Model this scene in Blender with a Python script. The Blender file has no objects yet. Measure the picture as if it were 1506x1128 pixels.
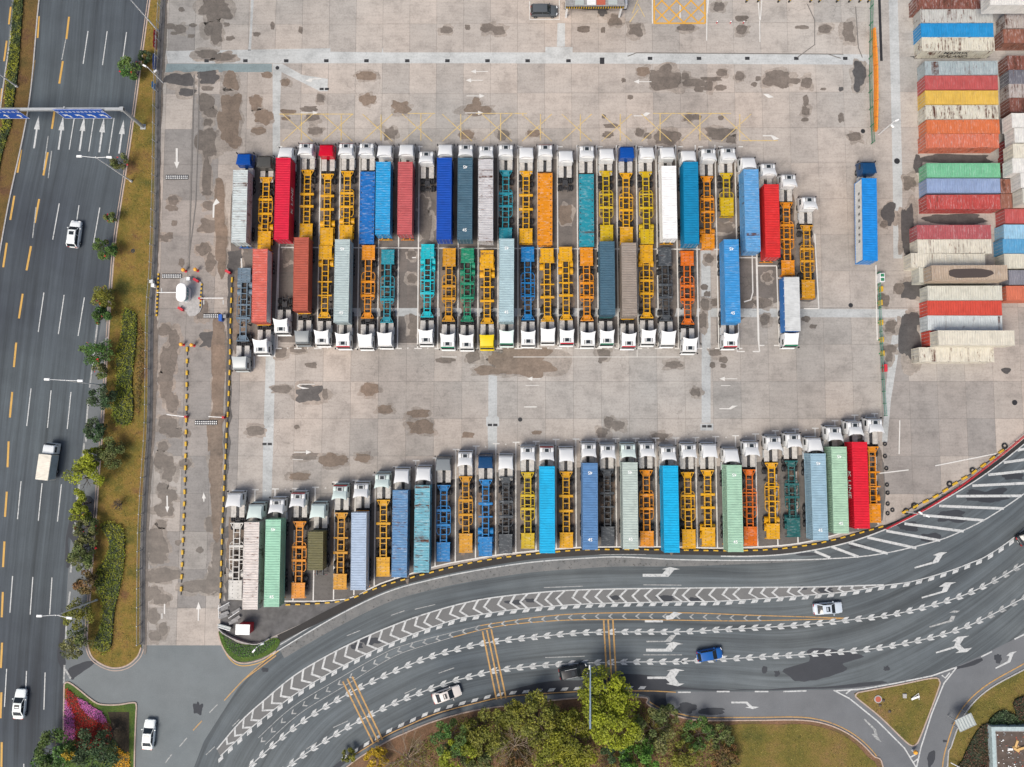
import bpy, math, random
import numpy as np
from mathutils import Vector, Euler, noise as mnoise

# ------------------------------------------------------------------ camera, sky, sun, exposure
scene = bpy.context.scene
COL = scene.collection
CAM_H = 130.0
FPX = 1146.0
TILT, ROLLX = math.radians(4.2), math.radians(0.4)
cam_data = bpy.data.cameras.new('camera')
cam_data.sensor_width = 36.0
cam_data.lens = 36.0 * FPX / 1506.0
cam_data.clip_end = 5000.0
cam = bpy.data.objects.new('camera', cam_data)
cam.location = (0, 0, CAM_H)
cam.rotation_euler = (TILT, ROLLX, 0)
COL.objects.link(cam)
scene.camera = cam
SUN_EL, SUN_AZ = math.radians(56), math.radians(218)   # azimuth clockwise from +Y
world = bpy.data.worlds.new('World')
scene.world = world
world.use_nodes = True
wnt = world.node_tree
sky = wnt.nodes.new('ShaderNodeTexSky')
sky.sky_type = 'NISHITA'
sky.sun_disc = False
sky.sun_elevation = SUN_EL
sky.sun_rotation = SUN_AZ
sky.air_density = 1.0
sky.dust_density = 5.0
sky.ozone_density = 0.6
bgn = wnt.nodes['Background']
wnt.links.new(sky.outputs[0], bgn.inputs[0])
bgn.inputs[1].default_value = 0.092
sun_data = bpy.data.lights.new('sun', 'SUN')
sun_data.energy = 1.9
sun_data.angle = math.radians(24)
sun_data.color = (1.0, 0.955, 0.88)
sun = bpy.data.objects.new('sun', sun_data)
sdir = Vector((math.sin(SUN_AZ) * math.cos(SUN_EL), math.cos(SUN_AZ) * math.cos(SUN_EL), math.sin(SUN_EL)))
sun.rotation_euler = sdir.to_track_quat('Z', 'Y').to_euler()
COL.objects.link(sun)
scene.view_settings.view_transform = 'Standard'
scene.view_settings.look = 'None'
scene.view_settings.gamma = 1.0
scene.view_settings.use_curve_mapping = False
scene.view_settings.exposure = 0.53

# ------------------------------------------------------------------ helpers
CAMR = Euler((TILT, ROLLX, 0)).to_matrix()
def P(px, py, z=0.0):
    """ground (or level z) point that stands where the survey picture shows it"""
    d = CAMR @ Vector(((px - 753.0) / FPX, -(py - 564.0) / FPX, -1.0))
    t = (z - CAM_H) / d.z
    return Vector((d.x * t, d.y * t, z))
def Q(pts, z=0.0):
    return [P(x, y, z) for x, y in pts]
def zz(ox, oy, pts, s=3.76):
    return [(ox + x / s, oy + y / s) for x, y in pts]
RNG = random.Random(7)
ZC = [0]
def zi():
    ZC[0] += 1; return (ZC[0] % 250) * 0.00003
def lin(c):
    return tuple((x / 255 / 12.92) if x / 255 <= 0.04045 else ((x / 255 + 0.055) / 1.055) ** 2.4 for x in c)

def ordinal(n):
    n += 1; tens = {20: 'twent', 30: 'thirt', 40: 'fort', 50: 'fift', 60: 'sixt', 70: 'sevent'}
    if n <= 20: return ORD[n - 1]
    a, b = n // 10 * 10, n % 10
    return tens[a] + ('ieth' if b == 0 else 'y-' + ORD[b - 1])
ORD = ['first', 'second', 'third', 'fourth', 'fifth', 'sixth', 'seventh', 'eighth', 'ninth', 'tenth', 'eleventh', 'twelfth', 'thirteenth', 'fourteenth', 'fifteenth', 'sixteenth', 'seventeenth', 'eighteenth', 'nineteenth', 'twentieth', 'twenty-first', 'twenty-second', 'twenty-third', 'twenty-fourth', 'twenty-fifth', 'twenty-sixth', 'twenty-seventh', 'twenty-eighth', 'twenty-ninth', 'thirtieth', 'thirty-first', 'thirty-second']


class NT:
    def __init__(s, name):
        s.m = bpy.data.materials.new(name); s.m.use_nodes = True
        s.t = s.m.node_tree; s.b = s.t.nodes['Principled BSDF']
    def n(s, typ, **kw):
        nd = s.t.nodes.new('ShaderNode' + typ)
        for k, v in kw.items():
            if k.startswith('i_'): nd.inputs[int(k[2:])].default_value = v
            else: setattr(nd, k, v)
        return nd
    def l(s, a, b): s.t.links.new(a, b)
    def set(s, key, v):
        if hasattr(v, 'is_output'): s.l(v, s.b.inputs[key])
        else: s.b.inputs[key].default_value = v
    def noise(s, vec, scale, detail=4, rough=0.55, dist=0.0):
        nd = s.n('TexNoise'); nd.inputs['Scale'].default_value = scale; nd.inputs['Detail'].default_value = detail
        nd.inputs['Roughness'].default_value = rough; nd.inputs['Distortion'].default_value = dist
        if vec is not None: s.l(vec, nd.inputs['Vector'])
        return nd.outputs['Fac']
    def ramp(s, fac, stops):
        nd = s.n('ValToRGB'); el = nd.color_ramp.elements
        while len(el) < len(stops): el.new(0.5)
        for e, (p, c) in zip(el, stops):
            e.position = p; e.color = (c, c, c, 1) if isinstance(c, (int, float)) else (*c, 1)
        s.l(fac, nd.inputs[0]); return nd.outputs[0]
    def mix(s, fac, a, b, mode='MIX'):
        nd = s.n('Mix', data_type='RGBA', blend_type=mode)
        for inp, v in ((nd.inputs[0], fac), (nd.inputs[6], a), (nd.inputs[7], b)):
            if hasattr(v, 'is_output'): s.l(v, inp)
            elif isinstance(v, (int, float)): inp.default_value = v if inp.type == 'VALUE' else (v, v, v, 1)
            else: inp.default_value = (*v[:3], 1)
        return nd.outputs[2]
    def math(s, op, a, b=0.0, clamp=False):
        nd = s.n('Math', operation=op, use_clamp=clamp)
        for i, v in ((0, a), (1, b)):
            if hasattr(v, 'is_output'): s.l(v, nd.inputs[i])
            else: nd.inputs[i].default_value = v
        return nd.outputs[0]
    def vmap(s, vec, scale=(1, 1, 1), loc=(0, 0, 0), rot=(0, 0, 0)):
        nd = s.n('Mapping'); nd.inputs['Scale'].default_value = scale; nd.inputs['Location'].default_value = loc
        nd.inputs['Rotation'].default_value = rot; s.l(vec, nd.inputs['Vector']); return nd.outputs[0]
    def pos(s): return s.n('NewGeometry').outputs['Position']
    def tex(s, k='Object'): return s.n('TexCoord').outputs[k]
    def bump(s, h, strength=0.3, dist=0.02):
        nd = s.n('Bump'); nd.inputs['Strength'].default_value = strength; nd.inputs['Distance'].default_value = dist
        s.l(h, nd.inputs['Height']); s.l(nd.outputs[0], s.b.inputs['Normal'])

M = {}
def plain(name, rgb, rough=0.6, metal=0.0, var=0.15, scale=3.0):
    if name in M: return M[name]
    t = NT(name)
    f = t.noise(t.pos(), scale, 4)
    fac = t.ramp(f, [(0.3, 1 - var), (0.7, 1.0)])
    t.set('Base Color', t.mix(1.0, rgb, fac, 'MULTIPLY'))
    t.set('Roughness', rough); t.set('Metallic', metal)
    M[name] = t.m; return t.m

def paint_mat(name, rough=0.45, grime=1.0):
    """vehicle or container paint: colour from the object, alpha = how rusty"""
    t = NT(name)
    oi = t.n('ObjectInfo')
    off = t.math('MULTIPLY', oi.outputs['Random'], 57.0)
    cmb = t.n('CombineXYZ'); t.l(off, cmb.inputs[0]); t.l(off, cmb.inputs[1]); t.l(off, cmb.inputs[2])
    va = t.n('VectorMath', operation='ADD'); t.l(t.tex('Object'), va.inputs[0]); t.l(cmb.outputs[0], va.inputs[1])
    v = va.outputs[0]
    g1 = t.ramp(t.noise(v, 0.9, 5), [(0.25, 1 - 0.20 * grime), (0.6, 1.0)])
    g2 = t.ramp(t.noise(t.vmap(v, (1.2, 9.0, 1.0)), 1.0, 3), [(0.3, 1 - 0.14 * grime), (0.62, 1.0)])
    base = t.mix(1.0, t.mix(1.0, oi.outputs['Color'], g1, 'MULTIPLY'), g2, 'MULTIPLY')
    # sun-bleached pale wear
    wear = t.math('MULTIPLY', t.ramp(t.noise(t.vmap(v, (0.7, 2.4, 0.7)), 1.6, 6, 0.7), [(0.52, 0.0), (0.66, 1.0)]), t.math('MULTIPLY', oi.outputs['Alpha'], 0.45))
    base = t.mix(wear, base, (0.60, 0.62, 0.62))
    rn = t.noise(t.vmap(v, (0.55, 2.6, 0.5)), 1.15, 8, 0.72)
    thr = t.math('SUBTRACT', 0.765, t.math('MULTIPLY', oi.outputs['Alpha'], 0.255))
    r = t.math('MULTIPLY', t.math('SUBTRACT', rn, thr), 14.0, clamp=True)
    rc = t.ramp(t.noise(v, 5.0, 4), [(0.3, (0.045, 0.020, 0.016)), (0.7, (0.17, 0.070, 0.045))])
    base = t.mix(r, base, rc)
    # rust bars that follow the corrugation, and thin dark dents across the panel
    bn = t.noise(t.vmap(v, (0.06, 0.95, 0.3)), 1.0, 5, 0.66)
    bt = t.math('SUBTRACT', 0.775, t.math('MULTIPLY', oi.outputs['Alpha'], 0.265))
    bar = t.math('MULTIPLY', t.math('MULTIPLY', t.math('SUBTRACT', bn, bt), 12.0, clamp=True), t.ramp(t.noise(v, 1.6, 4), [(0.32, 0.0), (0.55, 1.0)]))
    base = t.mix(bar, base, t.mix(1.0, rc, 0.8, 'MULTIPLY'))
    dn = t.ramp(t.noise(t.vmap(v, (0.5, 9.0, 0.4)), 1.0, 2, 0.5), [(0.285, 0.62), (0.315, 1.0)])
    base = t.mix(0.75 * min(1.0, grime), base, dn, 'MULTIPLY')
    t.set('Specular IOR Level', 0.28)
    t.set('Base Color', base)
    rr = t.ramp(r, [(0, rough), (1, 0.85)])
    t.set('Roughness', rr)
    t.bump(t.noise(v, 6.0, 4), 0.15, 0.02)
    M[name] = t.m
paint_mat('paint'); paint_mat('cab_paint', 0.30, 0.12)

def concrete_mat(name, tones, wet=1.0, rough=0.9, slab=True):
    t = NT(name)
    p = t.pos()
    big = t.noise(t.vmap(p, (0.016, 0.02, 0)), 1.0, 3)
    c = t.ramp(big, [(0.36, tones[0]), (0.50, tones[1]), (0.64, tones[2])])
    c = t.mix(1.0, c, t.ramp(t.noise(t.vmap(p, (0.03, 0.022, 0), (31, 7, 0)), 1.0, 5, 0.6), [(0.34, 0.80), (0.58, 1.04)]), 'MULTIPLY')
    sp = t.n('SeparateXYZ'); t.l(p, sp.inputs[0])
    if slab:
        fx = t.math('FLOOR', t.math('DIVIDE', t.math('SUBTRACT', sp.outputs[0], SLAB_X0), SLAB_DX))
        fy = t.math('FLOOR', t.math('DIVIDE', t.math('SUBTRACT', sp.outputs[1], SLAB_Y0), SLAB_DY))
        cb = t.n('CombineXYZ'); t.l(fx, cb.inputs[0]); t.l(fy, cb.inputs[1])
        wn = t.n('TexWhiteNoise'); t.l(cb.outputs[0], wn.inputs[0])
        tone = t.ramp(wn.outputs['Value'], [(0.0, 0.87), (0.5, 0.98), (1.0, 1.06)])
        c = t.mix(1.0, c, tone, 'MULTIPLY')
        hue = t.mix(t.math('MULTIPLY', wn.outputs['Value'], 0.6), c, t.mix(1.0, c, (1.05, 0.98, 0.93), 'MULTIPLY'))
        c = hue
    # blotches, grime, tyre scuffs, speckle
    b1 = t.ramp(t.noise(p, 0.32, 7, 0.70), [(0.30, 0.70), (0.50, 0.97), (0.75, 1.10)])
    c = t.mix(1.0, c, b1, 'MULTIPLY')
    b2 = t.ramp(t.noise(t.vmap(p, (0.25, 2.2, 1), rot=(0, 0, 0.03)), 1.0, 5, 0.6), [(0.28, 0.85), (0.55, 1.0)])
    c = t.mix(0.8, c, b2, 'MULTIPLY')
    sw = t.ramp(t.noise(t.vmap(p, (0.12, 2.6, 1), rot=(0, 0, 0.7)), 1.0, 4, 0.6, 0.6), [(0.27, 0.82), (0.36, 1.0)])
    c = t.mix(0.6, c, sw, 'MULTIPLY')
    s = t.ramp(t.noise(p, 3.2, 4, 0.75), [(0.25, 0.70), (0.50, 1.0), (0.8, 1.12)])
    c = t.mix(0.8, c, s, 'MULTIPLY')
    vo = t.n('TexVoronoi', feature='DISTANCE_TO_EDGE'); vo.inputs['Scale'].default_value = 0.17
    pv = t.n('VectorMath', operation='ADD'); t.l(p, pv.inputs[0])
    nv = t.n('TexNoise'); nv.inputs['Scale'].default_value = 0.7; t.l(p, nv.inputs['Vector'])
    ns = t.n('VectorMath', operation='SCALE'); t.l(nv.outputs['Color'], ns.inputs[0]); ns.inputs['Scale'].default_value = 2.2
    t.l(ns.outputs[0], pv.inputs[1]); t.l(pv.outputs[0], vo.inputs['Vector'])
    cr = t.math('MULTIPLY', t.ramp(vo.outputs['Distance'], [(0.0, 1.0), (0.012, 0.0)]), t.ramp(t.noise(p, 0.06, 2), [(0.52, 0.0), (0.62, 0.6)]))
    c = t.mix(cr, c, t.mix(1.0, c, 0.55, 'MULTIPLY'))
    if wet != 1.0:
        w = t.ramp(t.noise(p, 0.8, 5, 0.65), [(0.3, wet * 0.82), (0.7, min(1, wet * 1.2))])
        c = t.mix(1.0, c, w, 'MULTIPLY')
        if isinstance(tones[-1], tuple) and len(tones) > 3: c = t.mix(1.0, c, tones[3], 'MULTIPLY')
    t.set('Base Color', c); t.set('Roughness', rough)
    t.bump(t.noise(p, 7.0, 4), 0.15, 0.02)
    M[name] = t.m; return t.m

def asphalt_mat(name, c0, c1, uv=True, streak=1.0):
    t = NT(name)
    p = t.pos()
    big = t.noise(t.vmap(p, (0.03, 0.03, 0)), 1.0, 4)
    c = t.ramp(big, [(0.35, c0), (0.65, c1)])
    if uv:
        u = t.tex('UV')
        s1 = t.ramp(t.noise(t.vmap(u, (0.012, 0.55, 1)), 1.0, 4, 0.6), [(0.28, 1 - 0.30 * streak), (0.5, 1.0), (0.72, 1 + 0.16 * streak)])
        s2 = t.ramp(t.noise(t.vmap(u, (0.06, 2.4, 1)), 1.0, 4, 0.6), [(0.3, 1 - 0.15 * streak), (0.7, 1 + 0.08 * streak)])
        c = t.mix(1.0, t.mix(1.0, c, s1, 'MULTIPLY'), s2, 'MULTIPLY')
    b = t.ramp(t.noise(p, 0.25, 6, 0.65), [(0.3, 0.86), (0.7, 1.06)])
    c = t.mix(1.0, c, b, 'MULTIPLY')
    s = t.ramp(t.noise(p, 6.0, 3, 0.7), [(0.3, 0.90), (0.7, 1.08)])
    c = t.mix(1.0, c, s, 'MULTIPLY')
    t.set('Base Color', c); t.set('Roughness', 0.85)
    t.bump(t.noise(p, 14.0, 3), 0.2, 0.01)
    M[name] = t.m; return t.m

def grass_mat(name, stops, sc=0.22):
    t = NT(name); p = t.pos()
    a = t.noise(p, sc, 7, 0.68)
    c = t.ramp(a, stops)
    f = t.ramp(t.noise(p, 4.5, 4, 0.75), [(0.25, 0.55), (0.55, 1.0), (0.8, 1.2)])
    c = t.mix(1.0, c, f, 'MULTIPLY')
    t.set('Base Color', c); t.set('Roughness', 0.95)
    t.bump(t.noise(p, 5.0, 4, 0.7), 0.8, 0.12)
    M[name] = t.m; return t.m

def leaf_mat(name, rgb, var=0.5, hue=None):
    t = NT(name)
    at = t.n('Attribute', attribute_name='tint')
    k = t.ramp(at.outputs['Fac'], [(0.0, 1 - var), (0.6, 1.0), (1.0, 1 + var * 0.7)])
    c = t.mix(1.0, rgb, k, 'MULTIPLY')
    if hue: c = t.mix(t.ramp(t.noise(t.pos(), 0.35, 4), [(0.42, 0.0), (0.6, 0.85)]), c, t.mix(1.0, hue, k, 'MULTIPLY'))
    t.set('Base Color', c); t.set('Roughness', 0.7)
    M[name] = t.m; return t.m

def paintline_mat(name, rgb, worn=0.3, under=(0.1, 0.11, 0.12)):
    t = NT(name); p = t.pos()
    f = t.ramp(t.noise(p, 2.6, 6, 0.75), [(0.30, 0.0), (0.30 + 0.35 * worn + 0.01, 1.0)])
    g = t.ramp(t.noise(p, 0.5, 3), [(0.3, 0.85), (0.7, 1.0)])
    t.set('Base Color', t.mix(t.math('MULTIPLY', t.math('SUBTRACT', 1.0, f), min(1.0, worn * 1.6)), t.mix(1.0, rgb, g, 'MULTIPLY'), under))
    t.set('Roughness', 0.7); M[name] = t.m; return t.m

# ------------------------------------------------------------------ mesh builder
class MB:
    def __init__(s): s.v = []; s.f = []; s.mi = []
    def add(s, vs, fs, mi=0):
        b = len(s.v); s.v += [tuple(v) for v in vs]; s.f += [tuple(b + i for i in f) for f in fs]; s.mi += [mi] * len(fs); return s
    def box(s, x, y, z, sx, sy, sz, mi=0):
        hx, hy, hz = sx / 2, sy / 2, sz / 2
        return s.add([(x + a * hx, y + b * hy, z + c * hz) for a in (-1, 1) for b in (-1, 1) for c in (-1, 1)],
                     [(0, 1, 3, 2), (4, 6, 7, 5), (0, 4, 5, 1), (2, 3, 7, 6), (0, 2, 6, 4), (1, 5, 7, 3)], mi)
    def cbox(s, x, y, z, sx, sy, sz, c=0.05, mi=0):
        """box with chamfered upright and top edges"""
        def ring(k, zz_):
            hx, hy = sx / 2 - k, sy / 2 - k
            q = [(hx, hy - c), (hx - c, hy), (-hx + c, hy), (-hx, hy - c), (-hx, -hy + c), (-hx + c, -hy), (hx - c, -hy), (hx, -hy + c)]
            return [(x + a, y + b, zz_) for a, b in q]
        return s.loft([ring(0, z - sz / 2), ring(0, z + sz / 2 - c), ring(c, z + sz / 2)], True, True, True, mi)
    def loft(s, rings, closed=True, cap0=False, cap1=False, mi=0):
        n = len(rings[0]); vs = [v for r in rings for v in r]; fs = []
        for i in range(len(rings) - 1):
            for j in range(n if closed else n - 1):
                a, b = i * n + j, i * n + (j + 1) % n
                fs.append((a, b, b + n, a + n))
        if cap0: fs.append(tuple(range(n))[::-1])
        if cap1: fs.append(tuple(range((len(rings) - 1) * n, len(rings) * n)))
        return s.add(vs, fs, mi)
    def tube(s, p0, p1, r0, r1=None, n=6, mi=0):
        p0, p1 = Vector(p0), Vector(p1); r1 = r0 if r1 is None else r1
        d = (p1 - p0).normalized(); a = d.orthogonal().normalized(); b = d.cross(a)
        rg = [[p + (a * math.cos(2 * math.pi * k / n) + b * math.sin(2 * math.pi * k / n)) * r for k in range(n)] for p, r in ((p0, r0), (p1, r1))]
        return s.loft(rg, True, True, True, mi)
    def beam(s, p0, p1, w, h, mi=0):
        p0, p1 = Vector(p0), Vector(p1); d = (p1 - p0).normalized(); a = Vector((-d.y, d.x, 0))
        a = a.normalized() if a.length > 1e-6 else Vector((1, 0, 0)); u = d.cross(a).normalized()
        if u.z < 0: u = -u
        rg = [[p + a * (i * w / 2) + u * (j * h / 2) for i, j in ((-1, -1), (1, -1), (1, 1), (-1, 1))] for p in (p0, p1)]
        return s.loft(rg, True, True, True, mi)
    def prism(s, pts, z0, z1, mi=0):
        n = len(pts)
        return s.add([(p[0], p[1], z0) for p in pts] + [(p[0], p[1], z1) for p in pts],
                     [tuple(range(n))[::-1], tuple(range(n, 2 * n))] + [(i, (i + 1) % n, n + (i + 1) % n, n + i) for i in range(n)], mi)
    def disc(s, c, axis, r, w, n=16, mi=0):
        a = Vector(axis).normalized() * w / 2; return s.tube(Vector(c) - a, Vector(c) + a, r, r, n, mi)
    def mesh(s, name, mats, smooth=None):
        m = bpy.data.meshes.new(name); m.from_pydata(s.v, [], s.f)
        for mt in (mats if isinstance(mats, (list, tuple)) else [mats]): m.materials.append(M[mt] if isinstance(mt, str) else mt)
        if any(s.mi): m.polygons.foreach_set('material_index', s.mi)
        if smooth is not None:
            m.polygons.foreach_set('use_smooth', [True] * len(m.polygons)); m.set_sharp_from_angle(angle=math.radians(smooth))
        m.update(); return m

def ob(name, mesh, parent=None, loc=(0, 0, 0), rz=0.0, col=None, label=None, cat=None, group=None, kind=None, rot=None, scale=None):
    o = bpy.data.objects.new(name, mesh); COL.objects.link(o)
    if parent is not None: o.parent = parent
    o.location = loc
    o.rotation_euler = rot if rot else (0, 0, rz)
    if scale: o.scale = scale
    if col: o.color = (*col[:3], col[3] if len(col) > 3 else 0.15)
    if label: o['label'] = label
    if cat: o['category'] = cat
    if group: o['group'] = group
    if kind: o['kind'] = kind
    return o
_cache = {}
def shared(key, fn):
    if key not in _cache: _cache[key] = fn()
    return _cache[key]

def area2(p):
    return sum(p[i][0] * p[(i + 1) % len(p)][1] - p[(i + 1) % len(p)][0] * p[i][1] for i in range(len(p))) / 2
def ccw(p): return p if area2(p) > 0 else p[::-1]
def smooth(pts, k=6, closed=False):
    """Catmull-Rom through the points"""
    n = len(pts); out = []
    for i in range(n if closed else n - 1):
        p0, p1, p2, p3 = (pts[(i + j) % n] if closed else pts[min(max(i + j, 0), n - 1)] for j in (-1, 0, 1, 2))
        for t in range(k):
            t /= k
            out.append(tuple(0.5 * (2 * p1[d] + (p2[d] - p0[d]) * t + (2 * p0[d] - 5 * p1[d] + 4 * p2[d] - p3[d]) * t * t + (3 * p1[d] - p0[d] - 3 * p2[d] + p3[d]) * t ** 3) for d in (0, 1)))
    if not closed: out.append(tuple(pts[-1][:2]))
    return out
def sheet(name, px, z, mat, parent=None, px_in=True, **kw):
    w = [tuple(P(x, y, z))[:2] for x, y in px] if px_in else px
    w = ccw(w); mb = MB(); mb.add([(x, y, z) for x, y in w], [tuple(range(len(w)))])
    return ob(name, mb.mesh(name, mat), parent, **kw)
def raised(name, px, z0, z1, mat, parent=None, px_in=True, **kw):
    w = ccw([tuple(P(x, y, 0))[:2] for x, y in px] if px_in else px)
    return ob(name, MB().prism(w, z0, z1).mesh(name, mat), parent, **kw)
def resample(w, step):
    """even spacing along a polyline; returns points and unit tangents"""
    pts = [Vector((p[0], p[1])) for p in w]; out = []; tg = []; d = 0.0; nxt = 0.0
    for a, b in zip(pts, pts[1:]):
        L = (b - a).length
        if L < 1e-6: continue
        while nxt <= d + L:
            out.append(a + (b - a) * ((nxt - d) / L)); tg.append((b - a) / L); nxt += step
        d += L
    return out, tg
def band(w, width, z, z0=None, off=0.0):
    """flat (or raised, from z0) ribbon along world polyline w"""
    pts = [Vector((p[0], p[1])) for p in w]; L, Rr = [], []
    for i, p in enumerate(pts):
        a = pts[max(i - 1, 0)]; b = pts[min(i + 1, len(pts) - 1)]
        t = (b - a).normalized(); n = Vector((-t.y, t.x))
        L.append(p + n * (off + width / 2)); Rr.append(p + n * (off - width / 2))
    mb = MB()
    if z0 is None:
        mb.add([(p.x, p.y, z) for p in L] + [(p.x, p.y, z) for p in Rr], [(i, len(pts) + i, len(pts) + i + 1, i + 1) for i in range(len(pts) - 1)])
    else:
        mb.loft([[(l.x, l.y, z0), (r.x, r.y, z0), (r.x, r.y, z), (l.x, l.y, z)] for l, r in zip(L, Rr)], True, True, True)
    return mb
def Wp(px, k=6):
    """smoothed picture polyline as a ground polyline"""
    return [tuple(P(x, y, 0))[:2] for x, y in (smooth(px, k) if k > 1 else px)]
def text_mesh(txt, size, mat):
    def mk():
        c = bpy.data.curves.new('lettering', 'FONT'); c.body = txt; c.size = size; c.align_x = 'CENTER'; c.align_y = 'CENTER'; c.resolution_u = 2; c.offset = 0.012 * size
        o = bpy.data.objects.new('lettering', c); COL.objects.link(o)
        dg = bpy.context.evaluated_depsgraph_get(); m = bpy.data.meshes.new_from_object(o.evaluated_get(dg))
        bpy.data.objects.remove(o); m.materials.clear(); m.materials.append(M[mat]); return m
    return shared(('txt', txt, size, mat), mk)

# ------------------------------------------------------------------ slab grid of the concrete yard
SLAB_X0 = P(761, 137).x
SLAB_DX = (P(961, 137).x - P(642, 137).x) / 8.0
SLAB_Y0 = P(753, 561).y
SLAB_DY = (P(753, 137).y - P(753, 561).y) / 8.0
# ------------------------------------------------------------------ materials
CT = [(0.372, 0.362, 0.342), (0.398, 0.366, 0.334), (0.425, 0.374, 0.332)]
concrete_mat('concrete', CT)
concrete_mat('wet_concrete', CT + [(1.0, 0.93, 0.87)], wet=0.40, rough=0.6)
concrete_mat('brown_stain', CT + [(1.0, 0.84, 0.71)], wet=0.50, rough=0.75)
concrete_mat('black_stain_or_shade', CT + [(0.95, 0.98, 1.05)], wet=0.22, rough=0.6)
concrete_mat('pale_concrete', [(0.42, 0.44, 0.445), (0.45, 0.465, 0.46), (0.49, 0.495, 0.48)], slab=False)
concrete_mat('teal_concrete', [(0.19, 0.25, 0.27), (0.22, 0.28, 0.29), (0.26, 0.31, 0.32)], slab=False)
plain('joint', (0.17, 0.16, 0.15), 0.95)
plain('dark_yard', (0.135, 0.132, 0.132), 0.9, var=0.45, scale=0.8)
asphalt_mat('road_left', (0.044, 0.054, 0.068), (0.078, 0.096, 0.108), streak=1.6)
asphalt_mat('road_curve', (0.074, 0.091, 0.104), (0.125, 0.143, 0.150), streak=1.7)
asphalt_mat('road_slip', (0.120, 0.130, 0.142), (0.155, 0.162, 0.170), uv=False)
asphalt_mat('apron', (0.140, 0.163, 0.172), (0.168, 0.185, 0.190), uv=False)
asphalt_mat('road_side', (0.115, 0.130, 0.140), (0.145, 0.158, 0.166), uv=False)
asphalt_mat('hatch_asphalt', (0.125, 0.128, 0.128), (0.165, 0.165, 0.162), uv=False)
asphalt_mat('wet_asphalt', (0.028, 0.032, 0.040), (0.050, 0.054, 0.062), uv=False)
asphalt_mat('soil_gutter', (0.016, 0.015, 0.015), (0.040, 0.037, 0.035), uv=False)
grass_mat('verge_grass', [(0.36, (0.085, 0.085, 0.014)), (0.46, (0.165, 0.125, 0.020)), (0.56, (0.225, 0.145, 0.032)), (0.66, (0.15, 0.078, 0.030))])
grass_mat('median_grass', [(0.36, (0.09, 0.065, 0.016)), (0.52, (0.145, 0.088, 0.025)), (0.66, (0.11, 0.055, 0.026))])
grass_mat('park_grass', [(0.36, (0.085, 0.085, 0.014)), (0.48, (0.145, 0.12, 0.022)), (0.58, (0.185, 0.13, 0.034)), (0.68, (0.22, 0.13, 0.055))], 0.15)
grass_mat('park_soil', [(0.32, (0.10, 0.085, 0.03)), (0.5, (0.175, 0.10, 0.055)), (0.70, (0.22, 0.12, 0.07))], 0.2)
grass_mat('lawn_green', [(0.32, (0.035, 0.075, 0.012)), (0.5, (0.065, 0.115, 0.018)), (0.70, (0.11, 0.14, 0.02))], 0.4)
grass_mat('far_ground', [(0.32, (0.10, 0.10, 0.05)), (0.5, (0.16, 0.14, 0.08)), (0.70, (0.2, 0.17, 0.12))], 0.05)
grass_mat('bed_soil', [(0.3, (0.03, 0.024, 0.016)), (0.6, (0.06, 0.045, 0.026))], 0.5)
plain('kerb_pink', (0.47, 0.37, 0.31), 0.9, var=0.3)
plain('kerb_grey', (0.42, 0.41, 0.40), 0.9, var=0.3)
paintline_mat('white_line', (0.53, 0.545, 0.54), 0.55)
paintline_mat('grid_yellow', (0.62, 0.33, 0.05), 0.2)
paintline_mat('worn_white', (0.42, 0.43, 0.42), 0.8)
paintline_mat('yard_white', (0.64, 0.63, 0.60), 0.45, (0.40, 0.37, 0.34))
paintline_mat('yellow_line', (0.56, 0.33, 0.075), 0.4)
paintline_mat('yard_yellow', (0.66, 0.46, 0.12), 0.8, (0.40, 0.36, 0.31))
paintline_mat('orange_line', (0.48, 0.28, 0.09), 0.55)
plain('tyre', (0.022, 0.023, 0.026), 0.85, var=0.3)
plain('rim', (0.30, 0.31, 0.32), 0.5, 0.4)
plain('dark_metal', (0.035, 0.036, 0.040), 0.7, var=0.35)
plain('grey_plate', (0.50, 0.48, 0.45), 0.75, 0.0, var=0.35, scale=2.5)
plain('under_gear', (0.055, 0.045, 0.040), 0.8, var=0.4)
concrete_mat('bay_concrete_shaded', [(0.110, 0.106, 0.103), (0.135, 0.127, 0.119), (0.16, 0.145, 0.132)], slab=False)  # lower-row paving, truck shade mixed into its tones
concrete_mat('bay_brown_shaded', [(0.150, 0.141, 0.134), (0.165, 0.148, 0.136), (0.185, 0.160, 0.142)])  # upper-row paving, tones darkened for the shade between trucks
concrete_mat('lane_concrete', [(0.275, 0.268, 0.258), (0.295, 0.278, 0.262), (0.325, 0.298, 0.276)])
concrete_mat('damp_concrete', CT + [(1.0, 0.97, 0.94)], wet=0.78)
plain('steel', (0.42, 0.44, 0.45), 0.5, 0.2)
plain('white_steel', (0.72, 0.73, 0.73), 0.45)
plain('white_plain', (0.82, 0.83, 0.82), 0.5, var=0.06)
plain('black_plain', (0.02, 0.02, 0.022), 0.6)
plain('red_plain', (0.55, 0.025, 0.04), 0.5)
plain('yellow_plain', (0.66, 0.40, 0.02), 0.6, var=0.35)
plain('orange_plain', (0.80, 0.26, 0.03), 0.55)
plain('green_plain', (0.02, 0.20, 0.09), 0.6, var=0.3)
plain('green_mesh', (0.10, 0.30, 0.22), 0.7, var=0.3)
plain('blue_plain', (0.015, 0.10, 0.42), 0.45, var=0.1)
plain('sign_blue', (0.008, 0.085, 0.44), 0.4, var=0.05)
plain('teal_glass', (0.16, 0.30, 0.32), 0.15)
plain('beacon_orange', (0.85, 0.40, 0.05), 0.4)
plain('scrap', (0.30, 0.30, 0.30), 0.7, 0.0, var=0.4)
plain('bark', (0.11, 0.085, 0.065), 0.95, var=0.3)
plain('pale_bark', (0.28, 0.22, 0.16), 0.95, var=0.3)
plain('roof_panel', (0.38, 0.42, 0.41), 0.6)
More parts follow.
